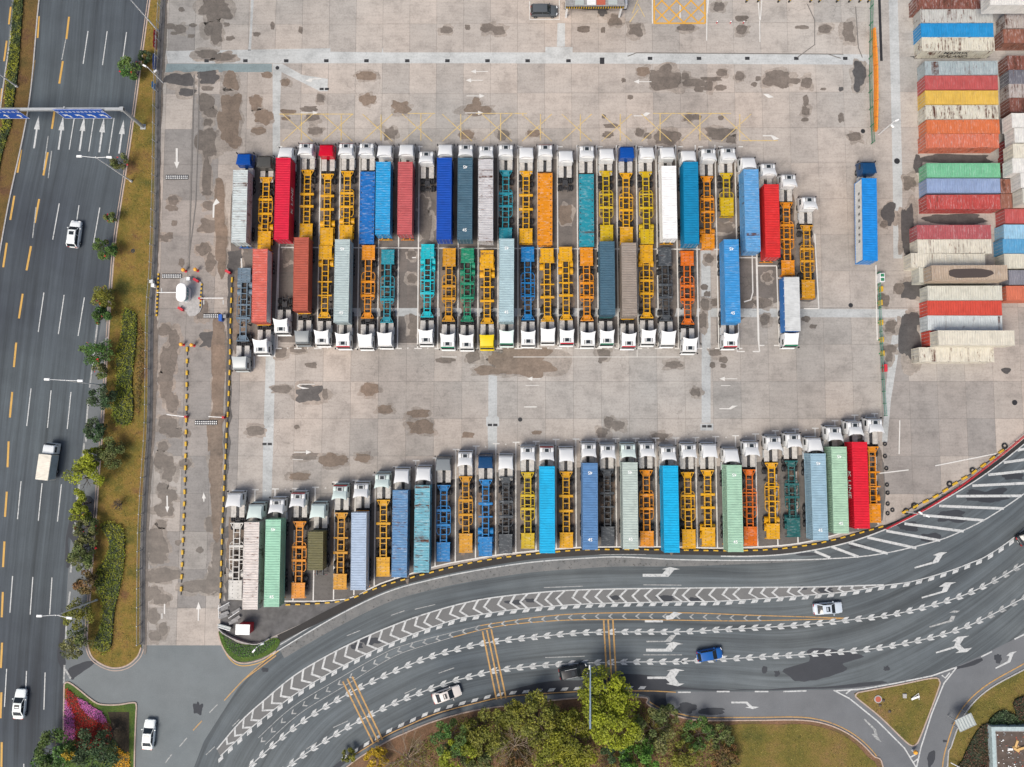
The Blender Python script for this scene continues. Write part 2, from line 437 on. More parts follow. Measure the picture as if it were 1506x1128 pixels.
plain('parapet', (0.42, 0.52, 0.53), 0.85, var=0.3)
plain('roof_deck', (0.115, 0.088, 0.072), 0.95, var=0.4, scale=1.0)
plain('tile_red', (0.42, 0.10, 0.06), 0.8)
t_ = NT('glass'); t_.set('Base Color', (0.018, 0.024, 0.028, 1)); t_.set('Roughness', 0.06); t_.set('IOR', 1.5); M['glass'] = t_.m
t_ = NT('windscreen'); t_.set('Base Color', (0.05, 0.10, 0.10, 1)); t_.set('Roughness', 0.06); M['windscreen'] = t_.m
t_ = NT('headlight'); t_.set('Base Color', (0.75, 0.77, 0.78, 1)); t_.set('Roughness', 0.1); M['headlight'] = t_.m
t_ = NT('taillight'); t_.set('Base Color', (0.30, 0.01, 0.012, 1)); t_.set('Roughness', 0.2); M['taillight'] = t_.m
t_ = NT('puddle'); t_.set('Base Color', (0.07, 0.055, 0.048, 1)); t_.set('Roughness', 0.3); M['puddle'] = t_.m

# ------------------------------------------------------------------ ground
gm = MB(); gm.add([(-2500, -2500, -0.30), (2500, -2500, -0.30), (2500, 2500, -0.30), (-2500, 2500, -0.30)], [(0, 1, 2, 3)])
ob('ground', gm.mesh('ground', 'far_ground'), kind='structure')
road = sheet('road', [(-260, -160), (700, -160), (1800, 520), (1800, 1330), (-260, 1330)], -0.012, 'road_side', kind='structure')

def strip(name, left, right, z, mat, n=90, m=10):
    """carriageway between two ground polylines; UV runs along it in metres"""
    def even(w, n):
        pts = [Vector(p) for p in w]; d = [0.0]
        for a, b in zip(pts, pts[1:]): d.append(d[-1] + (b - a).length)
        out = []; j = 0
        for i in range(n):
            s = d[-1] * i / (n - 1)
            while j < len(d) - 2 and d[j + 1] < s: j += 1
            f = (s - d[j]) / max(d[j + 1] - d[j], 1e-6); out.append(pts[j].lerp(pts[j + 1], min(max(f, 0), 1)))
        return out, d[-1]
    (A, la), (B, lb) = even(left, n), even(right, n)
    mb = MB(); uv = {}
    vs = []
    for i in range(n):
        wd = (B[i] - A[i]).length
        for j in range(m + 1):
            p = A[i].lerp(B[i], j / m); uv[len(vs)] = ((la + lb) / 2 * i / (n - 1), wd * j / m); vs.append((p.x, p.y, z))
    fs = [(i * (m + 1) + j, i * (m + 1) + j + 1, (i + 1) * (m + 1) + j + 1, (i + 1) * (m + 1) + j) for i in range(n - 1) for j in range(m)]
    mb.add(vs, fs); me = mb.mesh(name, mat)
    l = me.uv_layers.new(name='UVMap')
    for lp in me.loops: l.data[lp.index].uv = uv[lp.vertex_index]
    if me.polygons[0].normal.z < 0: me.flip_normals()
    return ob(name, me, kind='structure')

LEFT_L = [(75, -110), (58, 0), (43, 154), (13, 300), (-3, 390), (-40, 700), (-70, 1000), (-80, 1300)]
LEFT_R = [(236, -110), (221, 0), (210, 80), (198, 170), (186, 253), (170, 360), (150, 466), (135, 560), (122, 650), (108, 760), (101, 826), (97, 900), (95, 988), (93, 1128), (90, 1300)]
left_road = strip('left_carriageway', Wp(LEFT_L), Wp(LEFT_R), -0.006, 'road_left')
far_road = strip('far_carriageway', Wp([(-200, -110), (-200, 400)]), Wp([(25, -110), (12, 60), (-10, 250), (-30, 400)]), -0.006, 'road_left')

C_OUT = [(205, 1300), (262, 1190), (300, 1090), (350, 1012), (401, 960), (486, 906), (566, 867), (632, 849), (700, 835), (780, 823), (859, 817), (913, 815), (1020, 815), (1106, 817), (1165, 813), (1226, 802), (1272, 789), (1319, 770), (1372, 743), (1425, 712), (1466, 684), (1506, 652), (1600, 565)]
C_IN = [(330, 1330), (420, 1210), (507, 1123), (566, 1086), (600, 1070), (640, 1053), (700, 1037), (749, 1027), (853, 1020), (994, 1018), (1100, 1018), (1186, 1017), (1226, 1015), (1316, 1005), (1390, 989), (1443, 965), (1506, 934), (1600, 885)]
curve_road = strip('curved_carriageway', Wp(C_OUT), Wp(C_IN), -0.004, 'road_curve', 140, 24)
sheet('slip_road', [(994, 1017), (1100, 1017), (1226, 1014), (1316, 1004), (1390, 988), (1443, 964), (1506, 933), (1620, 872), (1620, 925), (1506, 985), (1446, 1020), (1411, 1058), (1393, 1102), (1387, 1135), (1380, 1330), (1290, 1330), (1292, 1128), (1246, 1081), (1193, 1063), (1033, 1062), (975, 1050), (946, 1030)], -0.002, 'road_slip', kind='structure')
apron = sheet('gate_apron', smooth([(96, 1000), (118, 985), (137, 972), (165, 984), (190, 979), (206, 950), (326, 948), (345, 968), (362, 972), (398, 960)], 4) + [(350, 1012), (300, 1090), (262, 1190), (205, 1300), (92, 1300), (93, 1128)], -0.003, 'apron', kind='structure')

# verge, median, parks and islands: raised beds with kerbs
def kerb(name, px, z=0.13, width=0.28, mat='kerb_pink', k=6, closed=False, off=0.0):
    w = Wp(px + ([px[0]] if closed else []), k)
    return ob(name, band(w, width, z, -0.2, off).mesh(name, mat), kind='structure')
V_L = [(236, -110), (221, 0), (210, 80), (198, 170), (186, 253), (170, 360), (162, 466), (157, 546), (153, 613), (145, 720), (137, 826), (133, 881), (129, 935), (133, 960), (144, 973), (165, 982), (186, 979), (202, 966), (208, 952)]
V_R = [(207, 881), (207, 799), (213, 693), (217, 621), (219, 466), (224, 394), (229, 307), (228, 250), (229, 130), (237, 0), (240, -110)]
raised('verge', smooth(V_L, 4) + smooth(V_R, 4), -0.2, 0.10, 'verge_grass', kind='structure')
kerb('kerb', V_L, 0.14, 0.22); kerb('kerb', V_L, 0.02, 0.14, 'kerb_pink', off=-0.45)
MED_L = [(18, -110), (22, 0), (5, 130), (-10, 250), (-28, 400)]
raised('median', smooth([(75, -110), (58, 0), (43, 154), (13, 300), (-3, 390)], 4) + smooth(MED_L[::-1], 4), -0.2, 0.10, 'median_grass', kind='structure')
kerb('kerb', [(75, -110), (58, 0), (43, 154), (13, 300), (-3, 390)], 0.13, 0.22, 'kerb_grey')
kerb('kerb', MED_L, 0.13, 0.22, 'kerb_grey')
PK = [(420, 1215), (507, 1130), (566, 1092), (600, 1076), (640, 1060), (700, 1044), (760, 1036), (853, 1026), (944, 1025), (951, 1034), (962, 1041), (1000, 1054), (1033, 1059), (1110, 1059), (1193, 1060), (1246, 1078), (1283, 1110), (1300, 1140), (1310, 1330)]
raised('park', smooth(PK, 4) + [(420, 1330)], -0.2, 0.08, 'park_soil', kind='structure')
raised('park_lawn', smooth([(1075, 1066), (1150, 1065), (1193, 1066), (1240, 1081), (1275, 1112), (1292, 1145), (1290, 1320), (1050, 1320), (1040, 1180), (1070, 1120), (1060, 1085)], 4, True), 0.0, 0.11, 'park_grass', kind='structure')
kerb('kerb', PK, 0.13, 0.20, 'kerb_pink')
PR = [(1388, 1330), (1393, 1128), (1399, 1096), (1417, 1052), (1450, 1016), (1510, 982), (1620, 924)]
raised('roadside_bank', smooth(PR, 4) + [(1620, 1330)], -0.2, 0.08, 'park_grass', kind='structure')
kerb('kerb', PR, 0.13, 0.2, 'kerb_grey')
TRI = [(1262, 1018), (1321, 1007), (1371, 997), (1381, 1001), (1379, 1015), (1354, 1081), (1347, 1094), (1340, 1096), (1329, 1088), (1294, 1054), (1262, 1028), (1258, 1022)]
raised('traffic_island', smooth(TRI, 4, True), -0.2, 0.10, 'park_grass', kind='structure')
kerb('kerb', TRI + [TRI[0]], 0.13, 0.2, 'kerb_pink', 4)
BED = [(95, 1006), (100, 1003), (112, 1010), (138, 1031), (152, 1036), (175, 1036), (196, 1033), (201, 1037), (200, 1060), (198, 1130), (198, 1300), (92, 1300), (93, 1128)]
raised('flower_island', BED, -0.2, 0.08, 'lawn_green', kind='structure')
kerb('kerb', BED[:10] + [(198, 1300)], 0.14, 0.22, 'kerb_pink', 3); kerb('kerb', [(95, 1006), (93, 1128), (92, 1300)], 0.14, 0.22, 'kerb_pink', 2)
LAWN = [(322, 928), (330, 936), (345, 944), (362, 948), (385, 945), (402, 938), (412, 942), (405, 956), (385, 967), (362, 973), (345, 970), (332, 958), (324, 942)]
raised('corner_lawn', smooth(LAWN, 3, True), -0.2, 0.10, 'lawn_green', kind='structure')
kerb('kerb', [(321, 930), (325, 945), (333, 960), (346, 972), (362, 975), (386, 969), (406, 957)], 0.12, 0.2, 'kerb_pink')

# ------------------------------------------------------------------ concrete yard: base sheet and one slab per bay
YARD = [(246, -160), (241, 0), (234, 130), (232, 260), (227, 394), (223, 466), (221, 621), (216, 700), (211, 799), (210, 949), (326, 949), (323, 930), (332, 938), (347, 946), (362, 950), (386, 947), (404, 938), (486, 901), (566, 862), (632, 844), (700, 830), (780, 818), (859, 812), (913, 810), (1020, 811), (1106, 812), (1165, 808), (1226, 797), (1272, 784), (1319, 765), (1372, 737), (1425, 705), (1466, 677), (1506, 645), (1640, 520), (1640, -160)]
YW = ccw([tuple(P(x, y, 0))[:2] for x, y in YARD])
yard = ob('concrete_yard', MB().add([(x, y, 0.0) for x, y in YW], [tuple(range(len(YW)))]).mesh('concrete_yard', 'joint'), kind='structure')
def clip(poly, x0, x1, y0, y1):
    for ax, lim, sg in ((0, x0, 1), (0, x1, -1), (1, y0, 1), (1, y1, -1)):
        out = []
        for i in range(len(poly)):
            a, b = poly[i - 1], poly[i]
            ia, ib = (a[ax] - lim) * sg >= 0, (b[ax] - lim) * sg >= 0
            if ia != ib:
                f = (lim - a[ax]) / (b[ax] - a[ax]); out.append((a[0] + (b[0] - a[0]) * f, a[1] + (b[1] - a[1]) * f))
            if ib: out.append(b)
        poly = out
        if len(poly) < 3: return []
    return poly
GAP = 0.035
TOPZ = 0.03
def hidden_row(y):
    a, b = P(753, 385).y, P(753, 255).y
    c, d = P(753, 490).y, P(753, 380).y
    return (a < y < b) or (c < y < d)
slabs = []
for i in range(-22, 26):
    for j in range(-14, 16):
        x0, y0 = SLAB_X0 + i * SLAB_DX, SLAB_Y0 + j * SLAB_DY
        c = clip(YW, x0 + GAP / 2, x0 + SLAB_DX - GAP / 2, y0 + GAP / 2, y0 + SLAB_DY - GAP / 2)
        if len(c) >= 3 and abs(area2(c)) > 0.3:
            cx, cy = x0 + SLAB_DX / 2, y0 + SLAB_DY / 2
            inside = abs(cx) < 90 and -50 < cy < 79
            under = hidden_row(cy) and P(335, 400).x < cx < P(1200, 400).x
            slabs.append((0 if inside and not under else 1, -abs(area2(c)), c))
slabs.sort(key=lambda s: (s[0], s[1]))
rest = MB()
def within(poly, x, y):
    c = False; j = len(poly) - 1
    for i in range(len(poly)):
        if (poly[i][1] > y) != (poly[j][1] > y) and x < (poly[j][0] - poly[i][0]) * (y - poly[i][1]) / (poly[j][1] - poly[i][1]) + poly[i][0]: c = not c
        j = i
    return c
# greyer paving in the gate lanes and in the yard by the ramp
GREY = [[tuple(P(x, y))[:2] for x, y in g] for g in ([(243, -90), (236, 130), (229, 394), (218, 621), (205, 799), (205, 960), (328, 960), (328, 870), (335, 640), (340, 470), (342, 395), (330, 250), (300, 110), (290, -90)], [(1302, 470), (1335, 540), (1600, 540), (1600, 560), (1560, 660), (1425, 760), (1319, 800), (1306, 800), (1302, 640)])]
def slab_mat(x, y): return 'lane_concrete' if any(within(g, x, y) for g in GREY) else 'concrete'
for q, (u, a, c) in enumerate(slabs):
    ctr = (sum(p[0] for p in c) / len(c), sum(p[1] for p in c) / len(c))
    if q < 298:
        if len(c) == 4 and abs(-a - (SLAB_DX - GAP) * (SLAB_DY - GAP)) < 0.02:
            hx, hy = (SLAB_DX - GAP) / 2, (SLAB_DY - GAP) / 2
            sm_ = slab_mat(*ctr)
            me = shared(('slab', sm_), lambda: MB().prism([(-hx, -hy), (hx, -hy), (hx, hy), (-hx, hy)], 0, TOPZ).mesh('concrete_slab', sm_))
        else:
            me = MB().prism([(p[0] - ctr[0], p[1] - ctr[1]) for p in ccw(c)], 0, TOPZ).mesh('concrete_slab', slab_mat(*ctr))
        ob('concrete_slab', me, yard, (ctr[0], ctr[1], 0.0))
    else: rest.prism(ccw(c), 0, TOPZ)
ob('concrete_slabs', rest.mesh('concrete_slabs', 'concrete'), yard, kind='stuff')

# older oil-stained bay paving, with shade between the trucks painted in
sheet('shaded_bay_floor', [(x + 2 * mnoise.noise((x * 0.05, y * 0.05, 3)), y + 2 * mnoise.noise((x * 0.05, y * 0.05, 8))) for x, y in smooth([(345, 262), (400, 245), (412, 236), (700, 232), (900, 236), (1058, 238), (1085, 262), (1120, 282), (1150, 312), (1180, 345), (1198, 380), (1200, 440), (1150, 442), (1090, 470), (1084, 500), (1055, 503), (1054, 370), (1030, 370), (1030, 503), (1015, 505), (800, 504), (620, 505), (430, 504), (408, 500), (345, 520), (340, 400)], 4, True)], TOPZ + 0.002, 'bay_brown_shaded', yard)
# pale repair strips in the concrete
zr = TOPZ + 0.004
def patch(name, px, mat, z=zr): return sheet(name, px, z, mat, yard)
patch('repair_strip', [(244, 75), (486, 71), (486, 76), (562, 77), (562, 68), (564, 77), (802, 77), (802, 69), (842, 69), (842, 77), (1040, 78), (1278, 80), (1280, 95), (1040, 94), (700, 93), (403, 93), (247, 93)], 'pale_concrete')
patch('repair_strip', [(245, 93.6), (400, 93.6), (400, 106), (243, 106)], 'teal_concrete')
patch('repair_strip', [(401, 93.6), (415, 93.6), (444, 110), (482, 116), (482, 134), (470, 134), (446, 122), (414, 106), (412, 150), (412, 262), (401, 262), (401, 150)], 'pale_concrete')
patch('repair_strip', [(373, 0), (371, 40), (369, 74), (365, 74), (368, 40), (369, 0), (369, -60), (374, -60)], 'pale_concrete')
patch('repair_strip', [(392, 480), (405, 480), (404, 560), (402, 650), (399, 735), (386, 735), (387, 650), (390, 560)], 'pale_concrete')
patch('repair_strip', [(719, 500), (731, 500), (731, 612), (734, 614), (734, 626), (731, 628), (731, 662), (718, 662), (717, 627), (715, 626), (715, 614), (718, 612)], 'pale_concrete')
patch('repair_strip', [(1031, 368), (1045, 368), (1045, 500), (1045, 622), (1032, 622), (1032, 500)], 'pale_concrete')
patch('repair_strip', [(1030, 623), (1049, 623), (1049, 633), (1030, 633)], 'pale_concrete')
patch('repair_strip', [(470, 453), (1030.5, 453.5), (1030.5, 465.5), (470, 465)], 'pale_concrete')
patch('repair_strip', [(1045.5, 453.5), (1345, 455), (1346, 467), (1045.5, 466)], 'pale_concrete')
patch('repair_strip', [(820, 34), (831, 34), (831, 68.5), (819, 68.5)], 'pale_concrete')
patch('repair_strip', [(1303, -80), (1318, -80), (1322, 60), (1325, 180), (1327, 260), (1327, 380), (1314, 380), (1313, 260), (1310, 120), (1307, 0)], 'pale_concrete')
patch('repair_strip', [(1316, 468), (1329, 468), (1318, 540), (1310, 590), (1305, 650), (1297, 650), (1303, 570), (1308, 520)], 'pale_concrete')
patch('yard_corner', [(326, 884), (424, 884), (505, 883), (540, 872), (486, 898), (404, 935), (386, 943), (362, 946), (347, 942), (330, 933), (323, 924)], 'dark_yard')
# ------------------------------------------------------------------ stains, wet patches
def blob_px(cx, cy, rx, ry, seed, n=56, rough=0.34, rot=0.0):
    out = []
    for k in range(n):
        a = 2 * math.pi * k / n
        d = 1 + rough * 1.15 * mnoise.noise((math.cos(a) * 1.5 + seed * 3.1, math.sin(a) * 1.5, seed * 1.7)) + rough * 0.42 * abs(mnoise.noise((math.cos(a) * 3.2, math.sin(a) * 3.2 + seed * 5.3, seed))) + rough * 0.10 * mnoise.noise((math.cos(a) * 9, math.sin(a) * 9 + seed * 2.3, seed))
        ca, sa = math.cos(a), math.sin(a)
        x, y = rx * d * math.copysign(abs(ca) ** 0.78, ca), ry * d * math.copysign(abs(sa) ** 0.78, sa)
        out.append((cx + x * math.cos(rot) - y * math.sin(rot), cy + x * math.sin(rot) + y * math.cos(rot)))
    return out
STN = {'d': 'wet_concrete', 'b': 'brown_stain', 'k': 'black_stain_or_shade'}
stains_txt = '''
315 12 21 17 d;312 40 13 11 d;318 53 8 10 d;267 14 4 3 d;284 37 5 3 d;251 39 8 4 d;265 43 8 6 d;256 49 5 2.5 d;281 53 5 2.5 d;333 36 4 3 d;338 56 6 3 d;377 50 5 3 d;401 38 3 5 d;442 44 3 5 d;
305 80 17 6 d;330 84 14 5 d;262 116 20 9 k;275 136 12 5 k;305 113 16 8 k;305 130 9 3 d;303 150 10 10 d;310 165 9 6 d;306 180 6 5 d;340 120 10 12 b;341 158 14 20 b;335 188 13 20 b;344 208 9 9 b;305 210 13 20 d;304 260 6 24 d;
376 150 8 9 b;386 172 11 9 b;380 192 10 5 b;392 110 8 4 b;420 121 6 5 b;424 165 10 4 b;420 174 6 3 b;455 160 12 4 d;460 172 9 6 d;471 145 6 6 d;463 192 10 5 d;538 111 14 6 b;540 146 9 8 b;590 158 12 8 b;573 197 9 9 d;
656 44 8 5 d;688 40 4 4 d;717 41 10 6 d;734 45 9 6 d;700 151 6 6 b;701 162 18 7 b;686 198 10 6 b;784 196 9 5 b;858 43 8 4.5 d;887 44 3 4 d;934 44 9 9 d;886 17 6 6 k;946 105 9 6 b;976 114 20 15 d;917 118 3 3 d;927 143 4 3 d;899 185 11 3 d;894 198 9 4 d;941 195 6 5 d;952 200 6 4 d;888 171 3 3 d;740 198 8 7 d;
1008 112 5 5 d;1020 122 16 5 d;1047 116 14 3 d;1062 107 7 5 d;1028 131 8 4 d;1042 127 7 7 d;1060 129 8 4 d;1088 112 6 7 d;1115 116 4 3 d;1109 124 4 3 d;1144 116 18 11 d;1168 119 9 4 d;1186 122 7 8 d;1264 108 9 13 k;1260 128 5 6 k;1237 131 3 3 k;1211 131 4 2 d;1185 148 4 7 d;1185 163 6 6 d;1184 176 5 2.5 d;1012 173 6 5 d;1025 172 6 4 d;1060 173 4 3 d;980 202 16 11 d;1058 197 19 8 d;1075 206 6 5 d;1237 173 4 6 d;1257 201 9 6 d;1090 27 9 4 d;1091 43 8 6 d;1180 40 10 2.5 d;1214 43 9 6 d;1248 48 10 13 d;1057 10 7 7 d;1010 40 12 5 d;905 30 9 8 d;870 8 30 6 k;
255 295 7 6 d;253 306 8 4 d;256 328 4 4 d;304 284 7 4 d;307 302 9 6 d;308 332 14 9 d;242 350 7 5 d;250 346 4 5 d;300 366 9 8 d;267 386 4 6 d;310 384 8 11 d;322 298 7 26 b;325 352 8 28 b;345 382 10 12 k;
243 485 8 8 d;256 500 7 14 d;247 531 10 20 d;243 560 9 12 d;252 592 9 14 d;243 578 8 8 d;246 625 13 11 d;257 637 10 6 d;240 656 7 6 d;236 678 8 12 d;249 691 10 14 d;238 716 7 6 d;247 728 11 10 d;241 750 12 8 d;238 770 7 5 d;230 796 16 17 d;232 816 12 11 d;242 846 17 9 d;227 846 8 8 d;262 798 4 4 d;294 809 5 4 d;272 682 8 6 d;275 638 6 4 d;
319 582 7 20 b;315 640 8 25 b;318 692 9 24 b;321 740 7 22 b;315 772 11 10 d;322 812 9 24 d;318 850 12 18 d;300 862 18 8 d;280 864 13 7 d;225 872 9 9 d;237 881 11 7 d;225 906 8 9 d;240 926 6 9 d;228 936 8 7 d;295 455 9 14 d;310 500 14 10 k;330 520 6 30 d;
458 537 9 4 d;453 579 19 11 k;415 572 13 5 d;478 579 4 7 d;544 573 12 9 b;566 602 10 6 b;618 628 17 11 b;616 608 14 5 b;375 634 12 7 d;436 628 4 3 d;654 530 14 4 d;413 518 8 7 d;437 514 10 5 d;696 524 10 8 d;770 534 44 20 b;735 527 14 9 b;716 545 18 6 b;888 521 9 7 d;883 530 3 4 d;991 536 12 5 d;1023 577 7 6 d;1052 519 8 5 d;1064 529 6 4 d;1048 537 4 4 d;1064 538 4 3 d;895 621 6 8 d;910 626 9 6 d;885 636 9 6 d;970 643 11 6 d;688 640 9 4 b;790 636 7 3 b;450 671 18 5 d;490 677 17 8 b;534 673 11 6 b;538 716 10 4 d;440 700 14 5 b;
1307 315 10 14 k;1335 338 9 34 k;1338 268 8 10 d;1343 425 14 13 k;1322 424 7 7 d;1338 500 13 30 k;1342 470 10 10 k;1309 481 9 8 d;1299 441 9 9 d;1308 513 9 6 d;1308 525 5 7 d;1122 445 13 7 d;1101 443 8 4 d;1128 408 6 6 d;1125 470 7 7 d;1186 469 6 4 d;1196 480 5 3 d;1037 448 6 8 d;1043 380 6 6 d;1036 422 5 4 d;1053 444 7 5 d;1040 432 5 4 d;1034 470 5 12 d;605 375 7 6 d;606 410 7 6 d;625 330 11 16 d;622 300 8 10 d;608 480 8 14 d;425 375 9 12 d;832 315 9 12 b;1065 335 12 8 d;1175 395 8 4 k;1300 330 5 5 d;1455 12 8 5 d;1480 545 6 4 k
'''
for q, s in enumerate(stains_txt.replace('\n', '').split(';')):
    cx, cy, rx, ry, k = s.split()
    if min(float(rx), float(ry)) >= 5: sheet('damp_edge', blob_px(float(cx) + 0.6, float(cy) + 0.4, float(rx) * 1.22 + 1, float(ry) * 1.24 + 1, q + 301, rough=0.55), TOPZ + 0.0048 + q * 0.00001, 'damp_concrete', yard)
    sheet('wet_or_shaded_patch' if k != 'b' else 'brown_stain', blob_px(float(cx), float(cy), float(rx) * 1.04, float(ry) * 1.06, q + 1, rough=0.5 if min(float(rx), float(ry)) > 7 else 0.34), TOPZ + 0.008 + q * 0.0001, STN[k], yard)
for q, (px, m_) in enumerate([([(314, 470), (327, 465), (331, 520), (329, 600), (327, 660), (325, 720), (323, 790), (314, 790), (310, 730), (309, 660), (313, 600), (311, 540)], 'brown_stain'), ([(318, 265), (328, 270), (330, 330), (332, 400), (322, 405), (318, 340), (315, 300)], 'brown_stain'), ([(336, 400), (345, 405), (342, 500), (340, 600), (335, 700), (331, 800), (329, 880), (322, 880), (324, 800), (328, 700), (332, 600), (334, 500)], 'black_stain_or_shade'), ([(234, -20), (246, 0), (243, 90), (240, 130), (236, 240), (235, 330), (231, 394), (228, 394), (231, 250), (233, 130), (237, 0)], 'wet_concrete'), ([(223, 470), (232, 480), (231, 560), (228, 640), (222, 720), (218, 800), (216, 945), (211, 945), (212, 800), (217, 700), (221, 600)], 'wet_concrete')]):
    sheet('brown_stain' if m_ == 'brown_stain' else 'wet_or_shaded_patch', [(x + 3.0 * mnoise.noise((x * 0.12, y * 0.12, q)) + 1.2 * mnoise.noise((x * 0.4, y * 0.4, q + 5)), y) for x, y in smooth(px, 8, True)], TOPZ + 0.0362 + q * 0.0001, m_, yard)
# dark wet edges on the carriageways
def rpoly(px, seed, k=4, amp=1.6):
    s = smooth(px, k, True)
    return [(x + amp * mnoise.noise((x * 0.25, y * 0.25, seed)) + amp * 0.6 * mnoise.noise((x * 0.8, y * 0.8, seed + 9)), y + amp * mnoise.noise((x * 0.25 + 50, y * 0.25, seed)) + amp * 0.6 * mnoise.noise((x * 0.8, y * 0.8 + 40, seed + 9))) for x, y in s]
for q, px in enumerate([
    [(905, 992), (985, 997), (1003, 1010), (1060, 1014), (1130, 1013), (1225, 1009), (1290, 1002), (1300, 1005), (1226, 1013), (1060, 1016), (985, 1016), (985, 1040), (1010, 1052), (990, 1050), (960, 1035), (950, 1022), (905, 1018)],
    [(1153, 984), (1190, 972), (1187, 958), (1205, 953), (1240, 958), (1270, 966), (1240, 975), (1245, 985), (1210, 998), (1175, 1002), (1160, 994)],
    [(740, 1018), (800, 1003), (850, 1000), (905, 995), (905, 1017), (850, 1019), (770, 1024)],
    [(510, 1112), (560, 1080), (620, 1052), (700, 1030), (740, 1019), (760, 1023), (690, 1037), (620, 1062), (560, 1088), (500, 1128), (430, 1200), (440, 1170)],
    [(97, 920), (90, 895), (88, 930), (84, 968), (92, 985), (96, 975), (98, 945)],
    [(100, 985), (112, 978), (130, 972), (142, 974), (118, 990), (108, 998), (102, 996)],
    [(94, 1010), (90, 1015), (87, 1060), (86, 1128), (85, 1200), (93, 1200), (94, 1128), (95, 1060)],
    [(110, 735), (120, 730), (138, 735), (137, 790), (112, 800), (100, 790), (103, 830), (97, 830), (97, 790)],
    [(1405, 985), (1440, 975), (1443, 968), (1406, 981)], [(1415, 1085), (1400, 1100), (1370, 1128), (1363, 1128), (1370, 1108), (1380, 1090)][:0] or [(1365, 1110), (1375, 1104), (1374, 1120), (1366, 1128)]]):
    sheet('wet_or_shaded_patch', rpoly(px, q), 0.003 + q * 0.0004, 'wet_asphalt', curve_road if q < 4 else road)
gut = sheet('gutter', Wp([(408, 934), (440, 919), (486, 895), (566, 857), (632, 839), (700, 825), (780, 813), (859, 806), (913, 804.5), (1020, 805.5), (1106, 807), (1165, 803), (1226, 792), (1272, 779), (1319, 766), (1372, 738), (1425, 706), (1466, 678), (1520, 634)]) + Wp([(1520, 641), (1466, 684), (1425, 712), (1372, 743), (1319, 770), (1272, 789), (1226, 802), (1165, 813), (1106, 817), (1020, 816), (913, 815), (859, 817), (780, 823), (700, 836), (632, 850), (566, 869), (486, 908), (440, 930), (410, 946)]), TOPZ + 0.006, 'soil_gutter', px_in=False, kind='structure')
for q, (cx, cy, rx, ry) in enumerate([(292, 1042, 6, 9), (545, 912 + 30, 14, 6), (525, 950, 8, 4), (905, 879, 7, 3), (980, 880, 12, 4), (1020, 882, 9, 4), (780, 883, 6, 3), (756, 886, 12, 3), (1213, 868, 12, 3), (1335, 775, 16, 6), (1400, 760, 22, 9), (1450, 728, 30, 9), (1370, 790, 14, 6), (1490, 700, 14, 6), (1260, 803, 12, 4), (1190, 815, 16, 2), (1304, 983, 4, 3), (1468, 968, 5, 6), (1125, 985, 4, 4), (1143, 990, 4, 4), (1180, 865, 6, 3), (390, 985, 5, 3), (1050, 1046, 20, 4), (1010, 1040, 12, 7), (1390, 1090, 3, 2)]):
    sheet('wet_or_shaded_patch', blob_px(cx, cy, rx, ry, 300 + q, rough=0.5), 0.0085 + q * 0.0003, 'wet_asphalt', curve_road)

# ------------------------------------------------------------------ painted markings
ZM = 0.020
ZY = TOPZ + 0.042
def mark(name, px, mat, parent, z=ZM): return sheet(name, px, z + zi(), mat, parent)
def lmark(name, px, width, mat, parent, z=ZM, k=1):
    return ob(name, band(Wp(px, k), width, z + zi()).mesh(name, mat), parent)
# dirty pale shoulder inside the edge line
t_ = NT('shoulder'); p_ = t_.pos()
c_ = t_.ramp(t_.noise(p_, 0.5, 5, 0.65), [(0.35, (0.13, 0.135, 0.135)), (0.65, (0.18, 0.18, 0.175))])
c_ = t_.mix(t_.ramp(t_.noise(p_, 1.9, 6, 0.8), [(0.55, 0.0), (0.62, 0.85)]), c_, (0.045, 0.042, 0.04))
t_.set('Base Color', c_); t_.set('Roughness', 0.9); M['shoulder'] = t_.m
sheet('shoulder', smooth([(412, 957), (486, 912), (566, 873), (632, 854), (700, 840), (780, 828), (859, 822), (913, 820), (1000, 824), (1106, 825), (1205, 824)], 5) + smooth([(1205, 824.6), (1106, 829), (1000, 833), (913, 833), (859, 836), (780, 842), (700, 854), (632, 868), (566, 888), (486, 928), (418, 968)], 5), 0.0015, 'shoulder', curve_road)
# left carriageway
Y1 = zz(0, 0, [(215, 90), (208, 210), (190, 332), (176, 455), (150, 632), (138, 705), (117, 828), (97, 955)]) + zz(0, 280, [(80, 30), (57, 163), (38, 290), (18, 425)])
Y2 = zz(0, 0, [(382, 93), (367, 217), (348, 338), (328, 462), (303, 605), (287, 713), (265, 842), (240, 970)]) + zz(0, 280, [(217, 48), (192, 180), (172, 308), (147, 442), (126, 572), (105, 708), (90, 842), (77, 977)]) + zz(0, 560, [(68, 62), (55, 203), (48, 335), (42, 478), (38, 613), (28, 752), (25, 888), (17, 1030)]) + zz(0, 828, [(16, 160), (10, 300), (12, 440), (5, 580), (8, 715), (3, 858), (10, 990), (8, 1128)])
for L in (Y1, Y2):
    for a, b in zip(L[::2], L[1::2]): lmark('lane_dash', [a, b], 0.34, 'yellow_line', left_road)
lmark('lane_dash', [(101, -40), (96, -8)], 0.34, 'yellow_line', left_road)
